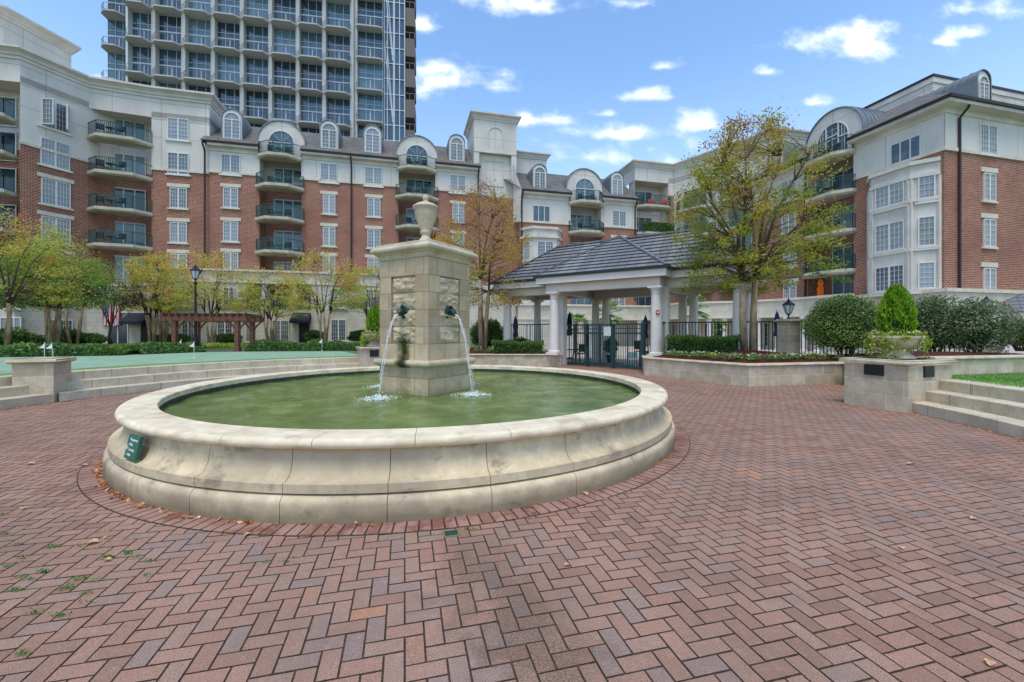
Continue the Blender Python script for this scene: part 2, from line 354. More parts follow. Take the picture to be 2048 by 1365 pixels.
    m = Mat('falling_water', .12, .6); m.col((.97, .97, .96, 1)); m.b.inputs['Transmission Weight'].default_value = .62; m.b.inputs['IOR'].default_value = 1.2; m.bump(m.noise(40, 4), .8, .01); MT['jet'] = m.m
    m = Mat('foam', .6, .3); m.col((.82, .88, .86, 1)); MT['foam'] = m.m
    m = Mat('bronze', .45, .5, .5); m.col(m.ramp(m.noise(25, 4), [(.35, S(16,26,24)), (.65, S(40,78,70))])); MT['bronze'] = m.m
    # buildings
    m = Mat('brick_wall', .85, .2); br = m.brick(S(114,60,44), S(160,90,66), S(184,158,136), .30, .115, .018); n = m.noise(.35, 4); n2 = m.noise(9, 4)
    c = m.mix(m.ramp(n, [(.4, (0,0,0,1)), (.65, (.35,)*3+(1,))]), br.outputs[0], S(112,58,50)); c = m.mix(m.ramp(n2, [(.55, (0,0,0,1)), (.7, (.3,)*3+(1,))]), c, S(96,54,50)); m.col(c).bump(br.outputs[1], -.2, .01); MT['brick'] = m.m
    m = Mat('stucco', .85, .2); n = m.noise(.5, 5, .6, sc=(1,1,.4)); n2 = m.noise(30, 3); jl = m.brick((1,1,1,1), (1,1,1,1), (.62,.6,.58,1), 3.4, 3.03, .025, offset=0)
    c = m.mix(1, m.ramp(n, [(.3, S(192,184,172)), (.7, S(214,208,198))]), jl.outputs[0], 'MULTIPLY'); m.col(c).bump(n2, .1, .003); MT['stucco'] = m.m
    m = Mat('cornice_paint', .8, .2); n = m.noise(.8, 5, .6); m.col(m.ramp(n, [(.3, S(188,180,168)), (.7, S(212,206,196))])); MT['cornice'] = m.m
    m = Mat('base_stone', .85, .2); br = m.brick(S(206,198,182), S(196,188,170), S(176,168,152), .8, .38, .012); n = m.noise(1.3, 6, .65, sc=(1,1,.5))
    m.col(m.mix(m.ramp(n, [(.42, (0,0,0,1)), (.7, (.5,)*3+(1,))]), br.outputs[0], S(160,150,132))); MT['base'] = m.m
    MT['trim'] = simple('limestone_trim', S(206,196,176), .8, var=.1, sc=3)
    MT['white'] = simple('white_paint', S(210,208,202), .5, var=.04, sc=2)
    MT['colpaint'] = simple('column_paint', S(214,208,198), .6, var=.05, sc=1.2)
    MT['soffit'] = simple('soffit_paint', S(196,190,178), .7, var=.06, sc=1)
    MT['slab'] = simple('concrete_slab', S(186,178,158), .85, var=.14, sc=1.5)
    MT['gutter'] = simple('dark_metal', S(52,40,38), .5, var=.1)
    m = Mat('shingle', .9, .15); br = m.brick(S(94,92,90), S(126,122,118), S(58,56,54), .5, .2, .02); n = m.noise(1.2, 5, .6); m.col(m.mix(m.ramp(n, [(.4, (0,0,0,1)), (.7, (.5,)*3+(1,))]), br.outputs[0], S(116,108,102))); MT['shingle'] = m.m
    m = Mat('slate_tile', .65, .35); br = m.brick(S(104,104,106), S(132,132,132), S(56,56,58), .45, 40, .012, offset=.37); n = m.noise(14, 5, .7, sc=(1,1,3)); m.col(m.mix(m.ramp(n, [(.45, (0,0,0,1)), (.7, (.5,)*3+(1,))]), br.outputs[0], S(132,132,136))); MT['slate'] = m.m
    MT['zinc'] = simple('standing_seam_metal', S(120,126,130), .55, .4, .2, var=.12, sc=1.5)
    MT['rail'] = simple('green_rail', S(38,84,78), .45, .4, var=.1)
    MT['fence'] = simple('fence_metal', S(34,44,46), .45, .4, var=.1)
    MT['gate'] = simple('gate_metal', S(28,60,64), .45, .4, var=.1)
    MT['black'] = simple('black_metal', S(28,28,32), .4, .4, var=.1)
    def pane(name, stops, rough=.08):
        m = Mat(name, rough, .6); oi = m.N.new('ShaderNodeObjectInfo'); n = m.noise(1.1, 3); v = m.math('ADD', m.math('MULTIPLY', oi.outputs['Random'], .75), m.math('MULTIPLY', n, .3)); m.col(m.ramp(v, stops)); return m.m
    MT['pane'] = pane('window_glass', [(.0, S(46,56,64)), (.22, S(106,116,126)), (.5, S(146,154,162)), (.7, S(104,114,114)), (1, S(168,176,180))])
    MT['pane_d'] = pane('dark_window_glass', [(0, S(28,40,48)), (.5, S(54,72,82)), (1, S(88,104,108))])
    MT['pane_b'] = pane('balcony_door_glass', [(0, S(44,64,74)), (.4, S(92,118,130)), (.7, S(54,70,84)), (1, S(150,170,180))])
    m = Mat('tower_glass', .04, .9); oi = m.N.new('ShaderNodeObjectInfo'); n = m.noise(.45, 3); v = m.math('ADD', m.math('MULTIPLY', oi.outputs['Random'], .6), m.math('MULTIPLY', n, .45)); m.col(m.ramp(v, [(.1, S(20,32,44)), (.4, S(40,60,76)), (.65, S(64,96,112)), (1, S(124,150,160))])); MT['tglass'] = m.m
    MT['concrete'] = simple('tower_concrete', S(184,182,176), .8, var=.08, sc=.4)
    MT['tdark'] = simple('tower_brown_panel', S(110,100,94), .7, var=.05)
    MT['tframe'] = simple('tower_mullion', S(196,200,200), .4, .5, var=.04)
    MT['trail'] = simple('tower_rail', S(120,128,130), .4, .5, var=.05)
    # ground and plants
    m = Mat('putting_turf', .95, .1); n = m.noise(1.4, 5); n2 = m.noise(60, 4); m.col(m.mix(.35, m.ramp(n, [(.3, S(116,146,118)), (.7, S(148,174,144))]), m.ramp(n2, [(.3, S(100,130,106)), (.7, S(162,186,158))]))); m.bump(n2, .4, .01); MT['turf'] = m.m
    m = Mat('lawn', .95, .1); n = m.noise(2.2, 5); n2 = m.noise(55, 4); m.col(m.mix(.5, m.ramp(n, [(.3, S(92,130,58)), (.7, S(124,160,80))]), m.ramp(n2, [(.3, S(70,110,46)), (.7, S(140,176,90))]))); m.bump(n2, .8, .02); MT['lawn'] = m.m
    m = Mat('mulch', .95, .1); n = m.noise(45, 5, .7); m.col(m.ramp(n, [(.3, S(48,28,24)), (.5, S(88,50,42)), (.75, S(126,84,70))])); m.bump(n, 1, .04); MT['mulch'] = m.m
    MT['deck'] = simple('pool_deck', S(186,174,156), .9, var=.1, sc=1.2)
    MT['soil'] = simple('earth', S(96,104,70), .95, var=.2, sc=.8)
    m = Mat('swim_water', .05, .5); m.col(S(70,160,160)); m.bump(m.noise(6, 3), .3, .02); MT['swim'] = m.m
    m = Mat('crape_bark', .8, .2); n = m.noise(5, 5, .6, sc=(1,1,.35)); m.col(m.ramp(n, [(.3, S(104,84,62)), (.5, S(154,132,102)), (.7, S(188,168,138))])); m.bump(m.noise(22, 4), .4, .01); MT['bark'] = m.m
    MT['twig'] = simple('young_branch_bark', S(98,80,64), .85, var=.15, sc=8)
    MT['bark_d'] = simple('dark_bark', S(70,58,50), .85, var=.2, sc=8)
    MT['leaf_r'] = leafmat('crape_leaf_gold_green', [(0, S(112,130,42)), (.3, S(148,160,54)), (.55, S(180,174,66)), (.75, S(192,156,66)), (.9, S(182,118,66)), (1, S(146,84,62))], trans=.5)
    MT['leaf_g'] = leafmat('crape_leaf_green', [(0, S(84,124,56)), (.4, S(124,166,72)), (.7, S(164,188,82)), (.9, S(196,182,80)), (1, S(212,140,74))], trans=.5)
    MT['leaf_o'] = leafmat('crape_leaf_orange', [(0, S(150,170,70)), (.35, S(192,200,90)), (.6, S(216,200,92)), (.82, S(226,172,88)), (1, S(214,138,84))], trans=.5)
    MT['leaf_b'] = leafmat('crape_leaf_brown', [(0, S(180,178,72)), (.35, S(192,158,76)), (.7, S(178,130,78)), (1, S(146,102,76))], trans=.5)
    MT['leaf_m'] = leafmat('maple_leaf_purple', [(0, S(48,34,42)), (.5, S(78,48,56)), (.85, S(104,62,58)), (1, S(136,76,56))])
    MT['leaf_box'] = leafmat('boxwood_leaf', [(0, S(40,66,26)), (.5, S(74,108,44)), (1, S(120,150,68))], trans=.25)
    MT['leaf_jun'] = leafmat('juniper_leaf', [(0, S(52,84,40)), (.5, S(88,122,56)), (1, S(142,162,82))], trans=.25)
    MT['leaf_con'] = leafmat('dwarf_conifer_leaf', [(0, S(62,98,14)), (.5, S(106,150,24)), (1, S(156,190,48))], trans=.25)
    MT['leaf_hol'] = leafmat('holly_leaf', [(0, S(58,80,36)), (.4, S(100,128,58)), (.75, S(150,168,88)), (.92, S(190,180,110)), (1, S(190,112,80))], trans=.2)
    MT['leaf_dk'] = leafmat('dark_shrub_leaf', [(0, S(50,76,40)), (.4, S(90,118,64)), (.7, S(136,136,110)), (1, S(172,116,92))], trans=.2)
    MT['leaf_ivy'] = leafmat('trailing_ivy_leaf', [(0, S(84,112,36)), (.5, S(146,164,58)), (1, S(200,204,104))], trans=.3)
    MT['leaf_palm'] = leafmat('palm_leaf', [(0, S(62,104,40)), (.5, S(110,152,58)), (1, S(168,190,92))], trans=.3)
    MT['petal'] = leafmat('bedding_flower', [(0, S(74,120,50)), (.55, S(128,160,70)), (.66, S(214,222,214)), (.8, S(240,206,60)), (.92, S(230,226,220)), (1, S(190,90,110))], trans=.2)
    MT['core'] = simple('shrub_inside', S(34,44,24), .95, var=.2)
    MT['deadleaf'] = leafmat('dead_leaf', [(0, S(150,84,50)), (.5, S(196,130,82)), (1, S(220,176,130))], trans=.1)
    m = Mat('cedar', .7, .3); n = m.noise(3, 5, .6, sc=(1,8,8)); m.col(m.ramp(n, [(.3, S(88,54,42)), (.7, S(132,88,70))])); MT['cedar'] = m.m
    MT['navy'] = simple('navy_canvas', S(28,34,84), .9, var=.12); MT['orange'] = simple('orange_canvas', S(226,110,30), .9, var=.1)
    MT['awning'] = simple('black_awning', S(40,42,54), .9, var=.1)
    MT['door'] = simple('dark_door', S(44,40,42), .6, var=.1)
    MT['lampglass'] = Mat('lamp_glass', .25, .5).col(S(206,212,216)).m
    MT['sign'] = simple('green_sign', S(40,96,76), .5, var=.06); MT['letter'] = Mat('sign_letter', .5).col((.8,.82,.8,1)).m
    MT['red'] = simple('red_cloth', S(168,36,48), .85, var=.06); MT['flagw'] = simple('white_cloth', S(226,222,222), .85, var=.04); MT['flagb'] = simple('blue_cloth', S(44,50,104), .85, var=.06)
    MT['furn'] = simple('dark_furniture', S(44,50,52), .6, var=.1); MT['furn_r'] = simple('red_furniture', S(206,60,60), .6, var=.1)
    MT['towel'] = simple('white_plastic', S(220,220,220), .6, var=.04)
mats()
# ------------------------------------------------------------------ ground
FC = (-1.579, 7.79)          # centre of the basin
RC = (-1.5, 8.9)             # centre of the right hand steps
def arc(c, r, a0, a1, n): return [(c[0]+r*cos(a0+(a1-a0)*i/n), c[1]+r*sin(a0+(a1-a0)*i/n)) for i in range(n+1)]
def sheet(name, pts, z, mat, kind='structure'):
    mb = MB(); k = len(pts)
    area = sum(pts[i][0]*pts[(i+1)%k][1]-pts[(i+1)%k][0]*pts[i][1] for i in range(k))
    if area < 0: pts = pts[::-1]
    mb.poly([(p[0], p[1], z) for p in pts]); o = mb.build(name, mat); o['kind'] = kind; return o
def inpoly(x, y, P):
    c = False; j = len(P)-1
    for i in range(len(P)):
        if (P[i][1] > y) != (P[j][1] > y) and x < (P[j][0]-P[i][0])*(y-P[i][1])/(P[j][1]-P[i][1])+P[i][0]: c = not c
        j = i
    return c
sheet('ground', [(-900,-500),(900,-500),(900,1500),(-900,1500)], -.06, MT['soil'])
sheet('paving_bed', [(-14,-8),(14,-8),(14,22),(-14,22)], -.0045, MT['pjoint'])
sheet('pool_deck', [(-3,21.2),(2.4,21.2),(5.6,17.4),(9,15),(30,12),(34,30),(24,41),(17,50),(-6,50)], -.004, MT['deck'])
sheet('swimming_pool', [(7,26),(17,23.4),(19,30),(9,33)], .02, MT['swim'])
def pavers():
    rng = np.random.default_rng(3); s = .1; g = .0028; bv = .0025
    c, sn = cos(TH), sin(TH); quads = []; tints = []
    I0, I1, J0, J1 = -150, 190, -60, 235
    for i in range(I0, I1):
        for j in range(J0, J1):
            k = (i-j) % 4
            if k == 0: x0, x1, y0, y1 = i, i+2, j, j+1
            elif k == 2: x0, x1, y0, y1 = i, i+1, j-1, j+1
            else: continue
            x0, x1, y0, y1 = x0*s+g, x1*s-g, y0*s+g, y1*s-g
            mx, my = (x0+x1)/2, (y0+y1)/2; wx, wy = mx*c-my*sn, mx*sn+my*c
            if wy < -2.5 or wy > 22 or wx < -11.5 or wx > 11.8: continue
            dd = hypot(wx-FC[0], wy-FC[1])
            if dd < 4.38 or (dd > 9.4 and wx < -4): continue
            if wx > 2.6 and wy > 16.2 and wx > 5.6: continue
            quads.append((x0, x1, y0, y1))
    Q = np.array(quads); n = len(Q); dz = rng.uniform(-.0015, .0012, n)
    V = np.zeros((n, 8, 3))
    xs = [Q[:,0], Q[:,1], Q[:,1], Q[:,0]]; ys = [Q[:,2], Q[:,2], Q[:,3], Q[:,3]]; sx = [1,-1,-1,1]; sy = [1,1,-1,-1]
    for k in range(4):
        V[:,k,0] = xs[k]; V[:,k,1] = ys[k]; V[:,k,2] = -.010
        V[:,k+4,0] = xs[k]+sx[k]*bv; V[:,k+4,1] = ys[k]+sy[k]*bv; V[:,k+4,2] = dz+sx[k]*rng.uniform(-.0007,.0007,n)
    X = V[:,:,0]*c-V[:,:,1]*sn; Y = V[:,:,0]*sn+V[:,:,1]*c; V[:,:,0] = X; V[:,:,1] = Y
    fi = np.array([[4,5,6,7],[0,1,5,4],[1,2,6,5],[2,3,7,6],[3,0,4,7]])
    F = (np.arange(n)[:,None,None]*8+fi[None]).reshape(-1)
    me = bpy.data.meshes.new('brick_plaza'); me.vertices.add(n*8); me.vertices.foreach_set('co', V.ravel())
    me.loops.add(len(F)); me.loops.foreach_set('vertex_index', F.astype(np.int32)); nf = n*5
    me.polygons.add(nf); me.polygons.foreach_set('loop_start', np.arange(0, nf*4, 4, dtype=np.int32)); me.polygons.foreach_set('loop_total', np.full(nf, 4, dtype=np.int32))
    at = me.color_attributes.new('tint', 'FLOAT_COLOR', 'POINT'); t = rng.uniform(0, 1, n)
    mx, my = Q[:,0], Q[:,2]; t = np.clip(t*.75+.25*(np.sin(mx*1.3+my*.7)*.5+.5), 0, 1)
    cc = np.ones((n, 8, 4), dtype=np.float32); cc[:,:,0] = t[:,None]; at.data.foreach_set('color', cc.ravel()); me.polygons.foreach_set('use_smooth', np.zeros(nf, dtype=bool))
    me.materials.append(MT['paver']); me.materials.append(MT['pjoint']); me.polygons.foreach_set('material_index', np.tile(np.array([0,1,1,1,1], dtype=np.int32), n)); me.update(); me.validate(); o = link('brick_plaza', me); o['kind'] = 'structure'
pavers()
def ring_pavers():
    rng = random.Random(5); n = 268; vs = []; fs = []; cs = []
    for k in range(n):
        a0 = 2*pi*(k+.03)/n; a1 = 2*pi*(k+.97)/n; r0, r1 = 4.262, 4.462; b = .004; ba = .004/4.3
        P = [(r0,a0),(r1,a0),(r1,a1),(r0,a1)]; q = [(r0+b,a0+ba),(r1-b,a0+ba),(r1-b,a1-ba),(r0+b,a1-ba)]
        k0 = len(vs)
        for r, a in P: vs.append((FC[0]+r*cos(a), FC[1]+r*sin(a), -.009))
        for r, a in q: vs.append((FC[0]+r*cos(a), FC[1]+r*sin(a), .005))
        for f in ((4,5,6,7),(0,1,5,4),(1,2,6,5),(2,3,7,6),(3,0,4,7)): fs.append(tuple(k0+i for i in f))
        cs += [rng.random()]*8
    me = bpy.data.meshes.new('brick_border'); me.from_pydata(vs, [], fs)
    at = me.color_attributes.new('tint', 'FLOAT_COLOR', 'POINT'); c = np.ones((len(vs), 4), dtype=np.float32); c[:,0] = cs; at.data.foreach_set('color', c.ravel())
    me.materials.append(MT['ring']); me.materials.append(MT['pjoint']); me.polygons.foreach_set('material_index', np.tile(np.array([0,1,1,1,1], dtype=np.int32), n)); o = link('brick_border', me); o['kind'] = 'structure'
    # dark joint between ring and field
    mb = MB(); mb.lathe([(4.468, -.0115), (4.468, .0012), (4.462, .0012)], 128, cx=FC[0], cy=FC[1]); mb.lathe([(4.24, .0015), (4.468, .0015)][::-1], 128, cx=FC[0], cy=FC[1]); o = mb.build('border_joint', MT['pjoint']); o['kind'] = 'structure'
ring_pavers()
# left terrace with the putting green, right lawn
tl = arc(FC, 9.9, radians(116), radians(246), 40)
sheet('left_terrace', tl+[(-40,-14),(-60,10),(-45,46),(-3,48),(-1.2,26),(-2.2,20),(-5.2,17.2)], .615, MT['soil'])
TURF = arc(FC, 10.45, radians(117), radians(240), 40)+[(-24,2),(-22,12),(-19.4,16.2),(-15.9,17.3),(-15.4,19.6),(-13.5,20.6),(-8.5,21.2),(-6.2,17.6)]
sheet('putting_green', TURF, .628, MT['turf'])
sheet('grass_fringe', arc(FC, 9.93, radians(117), radians(240), 40)+arc(FC, 10.6, radians(240), radians(117), 40), .622, MT['lawn'])
LAWN_POLY = lawn_poly = arc(RC, 10.52, radians(4), radians(-70), 30)+[(40,-12),(40,13),(18,11.3),(12.6,10.2),(9.3,9.4)]
sheet('lawn', lawn_poly, .62, MT['lawn'])
# ------------------------------------------------------------------ circular basin
def ringblocks(mb, prof, c, a0, a1, nb, sub, gap, shift=0, mi=0):
    "closed profile (r, z) swept along an arc, cut into nb blocks with open joints"
    for b in range(nb):
        s0 = a0+(a1-a0)*(b+shift)/nb; s1 = a0+(a1-a0)*(b+1+shift)/nb
        rm = sum(p[0] for p in prof)/len(prof); gg = gap/2/rm*(1 if a1 > a0 else -1); s0 += gg; s1 -= gg; k0 = len(mb.v); m = len(prof)
        for i in range(sub+1):
            t = s0+(s1-s0)*i/sub
            for (r, z) in prof: mb.v.append((c[0]+r*cos(t), c[1]+r*sin(t), z))
        for i in range(sub):
            for j in range(m):
                j2 = (j+1) % m; mb.f.append((k0+i*m+j, k0+(i+1)*m+j, k0+(i+1)*m+j2, k0+i*m+j2)); mb.m.append(mi); mb.c.append(None)
        mb.f.append(tuple(k0+j for j in range(m))); mb.m.append(mi); mb.c.append(None)
        mb.f.append(tuple(k0+sub*m+j for j in reversed(range(m)))); mb.m.append(mi); mb.c.append(None)
def fixn(o):
    import bmesh
    bm = bmesh.new(); bm.from_mesh(o.data); bmesh.ops.recalc_face_normals(bm, faces=bm.faces); bm.to_mesh(o.data); bm.free(); return o
def autosmooth(o, ang=35):
    me = o.data; me.polygons.foreach_set('use_smooth', np.ones(len(me.polygons), dtype=bool))
    try: me.set_sharp_from_angle(angle=radians(ang))
    except Exception: pass
    return o
basin = empty('fountain_basin', (FC[0], FC[1], 0), 0, 'large round pale stone fountain basin with moulded wall and wide coping on the brick plaza', 'fountain basin')
nb = 30
cop = [(3.77,.600),(3.772,.672),(3.782,.680),(4.11,.680)]+[(4.118+.047*sin(t), .633+.047*cos(t)) for t in np.linspace(.1, pi*.95, 9)]+[(4.09,.587),(4.07,.600)]
mb = MB(); ringblocks(mb, cop, (0,0), 0, 2*pi, nb, 6, .005, .35); o = autosmooth(fixn(mb.build('coping', MT['coping'], basin)))
cove = [(4.0,.236),(4.218,.236),(4.222,.240),(4.222,.316),(4.219,.319),(4.190,.321),(4.158,.332),(4.126,.358),(4.100,.405),(4.086,.46),(4.078,.52),(4.076,.597),(4.0,.597)]
mb = MB(); ringblocks(mb, cove, (0,0), 0, 2*pi, nb, 6, .006, .1); autosmooth(fixn(mb.build('wall', MT['cast'], basin)), 30)
plinth = [(4.0,0.0),(4.262,0.0),(4.264,.15),(4.261,.175),(4.250,.197),(4.232,.213),(4.204,.221),(4.0,.223)]
mb = MB(); ringblocks(mb, plinth, (0,0), 0, 2*pi, nb, 6, .006, .1); autosmooth(fixn(mb.build('plinth', MT['cast'], basin)), 30)
mb = MB(); mb.lathe([(4.02,0),(4.252,.0),(4.252,.15),(4.19,.21),(4.15,.215),(4.15,.24),(4.205,.25),(4.205,.30),(4.105,.33),(4.06,.46),(4.062,.60),(4.09,.63),(4.05,.675),(3.80,.675),(3.79,.60)], 120); mb.build('joint', MT['joint'], basin, smooth=True)
mb = MB(); mb.lathe([(3.80,.61),(3.80,.0)], 120); mb.build('lining', MT['lining'], basin, smooth=True)
def pool_water():
    n = 150; r = 3.81; mb = MB()
    rng = np.random.default_rng(2)
    # concentric rings of points with small waves (real displacement, strongest near the jets)
    rs = np.linspace(0.0, r, 110); k = 260; T = np.linspace(0, 2*pi, k, endpoint=False)
    jets = [(FC[0]+1.02*cos(a), FC[1]+1.02*sin(a)) for a in JA]
    V = []
    ph = rng.uniform(0, 6.28, 40); kx = rng.normal(0, 9, 40); ky = rng.normal(0, 9, 40)
    for q in rs:
        x = q*np.cos(T); y = q*np.sin(T); z = np.zeros(k)
        for i in range(40): z += np.sin(kx[i]*x+ky[i]*y+ph[i])*.0011
        for (jx, jy) in jets:
            d = np.hypot(x+FC[0]-jx, y+FC[1]-jy); z += np.sin(d*30)*.006*np.exp(-d*1.7)
        V.append(np.stack([x, y, z], 1))
    V = np.concatenate(V); mb.v = [tuple(p) for p in V]
    for i in range(len(rs)-1):
        for j in range(k):
            j2 = (j+1) % k; mb.f.append((i*k+j, (i+1)*k+j, (i+1)*k+j2, i*k+j2)); mb.m.append(0); mb.c.append(None)
    o = mb.build('fountain_water', MT['water'], loc=(FC[0], FC[1], .52), smooth=True); tag(o, 'rippled green water filling the round fountain basin', 'water', kind='structure')
PH = .537; PS = 1.14
PA = (cos(PH), sin(PH))      # tangent of the pillar's camera-left face
def pl(x, y): return (FC[0]+x*cos(PHR)-y*sin(PHR), FC[1]+x*sin(PHR)+y*cos(PHR))
# near corner lies at FC - r*(-.174,.685)-ish ; faces have normals (-.511,-.859) and (.859,-.511)
PHR = atan2(-.511, .859)     # local x axis = direction of the left face seen from the camera (towards the near corner)
JA = [PHR-pi/2+k*pi/2 for k in range(4)]
pool_water()
def pillar():
    t = empty('fountain_pillar', (FC[0], FC[1], 0), PHR, 'square sandstone fountain pillar with rock faced panels and moulded cap standing in the basin', 'pillar')
    h = PS/2; mb = MB(); pz0, pz1, pw = 1.395, 2.56, .285; dep = .045
    # shaft: four faces with a recessed panel each
    for k in range(4):
        c, s = cos(k*pi/2), sin(k*pi/2)
        T = lambda p, c=c, s=s: (p[0]*c-p[1]*s, p[0]*s+p[1]*c, p[2])
        def q(x0, x1, z0, z1, y=-h): mb.quad(*[T(p) for p in ((x0,y,z0),(x1,y,z0),(x1,y,z1),(x0,y,z1))])
        q(-h, h, .0, pz0); q(-h, h, pz1, 2.885); q(-h, -pw, pz0, pz1); q(pw, h, pz0, pz1)
        d = -h+dep
        for a, b in (((-pw,-h,pz0),(-pw,d,pz0)), ((pw,d,pz0),(pw,-h,pz0))): mb.quad(T(a), T(b), T((b[0],b[1],pz1)), T((a[0],a[1],pz1)))
        mb.quad(T((-pw,-h,pz0)),T((pw,-h,pz0)),T((pw,d,pz0)),T((-pw,d,pz0))); mb.quad(T((-pw,d,pz1)),T((pw,d,pz1)),T((pw,-h,pz1)),T((-pw,-h,pz1)))
    mb.build('shaft', MT['pillar'], t)
    rng = np.random.default_rng(11)
    def rocky(k):
        m2 = MB(); nx = 26
        for r in range(4):
            z0 = pz0+.29*r+.004; z1 = z0+.283; ny = 14; H = np.zeros((ny+1, nx+1))
            big = rng.uniform(-1, 1, (5, 7)); fine = rng.uniform(-1, 1, (9, 14))
            def smp(g, u, v):
                a, b = u*(g.shape[1]-1), v*(g.shape[0]-1); i, j = int(min(a, g.shape[1]-2)), int(min(b, g.shape[0]-2)); fa, fb = a-i, b-j
                return (g[j,i]*(1-fa)+g[j,i+1]*fa)*(1-fb)+(g[j+1,i]*(1-fa)+g[j+1,i+1]*fa)*fb
            base = len(m2.v)
            for j in range(ny+1):
                for i in range(nx+1):
                    u, v = i/nx, j/ny; e = min(1, 7*min(u, 1-u, v*.6, (1-v)*.6)); e = max(0, e)**.5
                    hh = e*(.030+.022*smp(big, u, v)+.009*smp(fine, u, v)+(.016 if smp(big, v, u) > .12 else -.004))
                    x = -pw+.004+u*(2*pw-.008); p = (x, -h+dep-.002-max(0, hh), z0+v*(z1-z0)+.008*smp(fine, v, u)*e)
                    c, s = cos(k*pi/2), sin(k*pi/2); m2.v.append((p[0]*c-p[1]*s, p[0]*s+p[1]*c, p[2]))
            for j in range(ny):
                for i in range(nx):
                    a = base+j*(nx+1)+i; m2.f.append((a, a+1, a+nx+2, a+nx+1)); m2.m.append(0); m2.c.append(None)
            # dark joint backing
        c, s = cos(k*pi/2), sin(k*pi/2)
        P = [(-pw,-h+dep,pz0),(pw,-h+dep,pz0),(pw,-h+dep,pz1),(-pw,-h+dep,pz1)]; m2.quad(*[(p[0]*c-p[1]*s, p[0]*s+p[1]*c, p[2]) for p in P])
        o = m2.build('rock_faced_panel', MT['rock'], t)
    for k in range(4): rocky(k)
    def sq(prof, name, mat):
        m3 = MB(); 
        for (r, z), (r2, z2) in zip(prof[:-1], prof[1:]):
            P = [(-r,-r,z),(r,-r,z),(r,r,z),(-r,r,z)]; Q = [(-r2,-r2,z2),(r2,-r2,z2),(r2,r2,z2),(-r2,r2,z2)]
            for i in range(4): m3.quad(P[i], P[(i+1)%4], Q[(i+1)%4], Q[i])
        r, z = prof[-1]; m3.quad((-r,-r,z),(r,-r,z),(r,r,z),(-r,r,z)); r, z = prof[0]; m3.quad((-r,r,z),(r,r,z),(r,-r,z),(-r,-r,z))
        return merge(m3.build(name, mat, t))
    sq([(h,.99)]+[(h+.03+.055*cos(a), 1.065+.055*sin(a)) for a in np.linspace(-pi/2, pi/2, 9)]+[(h,1.12)], 'band_moulding', MT['mould'])
    sq([(h,2.87),(h+.012,2.90),(h+.03,2.93),(h+.06,2.948),(h+.062,2.962)]+[(h+.06+.058*cos(a), 3.018+.054*sin(a)) for a in np.linspace(-pi/2, pi/2, 9)]+[(h+.055,3.08),(h+.05,3.115),(h+.035,3.125)], 'cap', MT['cap'])
    # urn: thing of its own, standing on the cap
    urn = [(0,3.125),(.21,3.125),(.21,3.19),(.2,3.2),(.185,3.235),(.14,3.262),(.108,3.285),(.088,3.31),(.078,3.345),(.072,3.372),(.085,3.385),(.1,3.40),(.102,3.42),(.094,3.44),(.09,3.455),(.106,3.49),(.136,3.55),(.165,3.62),(.187,3.70),(.203,3.78),(.205,3.83),(.215,3.84),(.236,3.855),(.238,3.875),(.228,3.89),(.205,3.90),(.18,3.925),(.13,3.945),(.085,3.957),(.065,3.962),(.068,3.975),(.05,3.985),(.04,4.0),(.052,4.02),(.056,4.045),(.046,4.075),(.022,4.10),(.0,4.112)]
    m4 = MB(); m4.lathe(urn, 40, cx=FC[0], cy=FC[1]); o = m4.build('stone_urn', MT['cap'], loc=(FC[0], FC[1], 3.125), shift=(FC[0], FC[1], 3.125)); autosmooth(merge(o), 50)
    tag(o, 'lidded stone urn with pointed finial on top of the fountain pillar', 'urn')
    names = ['on the pillar face turned to the left of the plaza', 'on the pillar face turned to the right of the plaza', 'on the hidden right rear face of the pillar', 'on the hidden left rear face of the pillar']
    # spouts and jets, one per face
    for k, a in enumerate(JA):
        n = (cos(a), sin(a)); tx = (-n[1], n[0]); bx_, by_ = FC[0]+n[0]*(h-dep+.005), FC[1]+n[1]*(h-dep+.005); z = 1.93
        r = empty('fountain_spout', (bx_, by_, z), a+pi/2, 'green bronze fish mouth spout '+names[k], 'spout', 'bronze spouts on the pillar')
        m = MB(); m.lathe([(.105,0),(.108,.012),(.085,.03),(.06,.045)], 20)   # collar plate
        for i, v in enumerate(m.v): m.v[i] = (v[0], -v[2], v[1]*1.25+.02)
        autosmooth(m.build('collar', MT['bronze'], r))
        m = MB(); m.tube([(0,-.02,.02),(0,-.07,.02),(0,-.12,.0),(0,-.155,-.03)], [.062,.066,.056,.036], 14, caps=True); m.tube([(0,-.03,.09),(0,-.075,.105),(0,-.11,.07)], [.02,.024,.008], 8); autosmooth(m.build('mouth', MT['bronze'], r))
        [ (lambda m: (m.tube([(q*.05,-.075,.05),(q*.05,-.1,.055)], [.018,.012], 8), m.build('eye', MT['bronze'], r)))(MB()) for q in (-1,1)]
        # falling water: two braided strands with beads
        rg = random.Random(k+20); m = MB(); x0 = .15; vx = .82 if k != 1 else .74
        for st in range(4):
            pts = []; rad = []; off = rg.uniform(-.014, .014); ph = rg.uniform(0, 6)
            for i in range(46):
                tt = i/45*.535; d = x0+vx*tt; zz = z-.03-4.9*tt*tt
                w = off*(1+tt*3)+.006*sin(tt*40+ph)
                pts.append((w, -d+.008*sin(tt*33+ph*2), zz)); rad.append((.011-.008*tt/.535)*(.6+.5*abs(sin(tt*60+ph*3)))*rg.uniform(.6, 1.3))
            m.tube(pts, rad, 6)
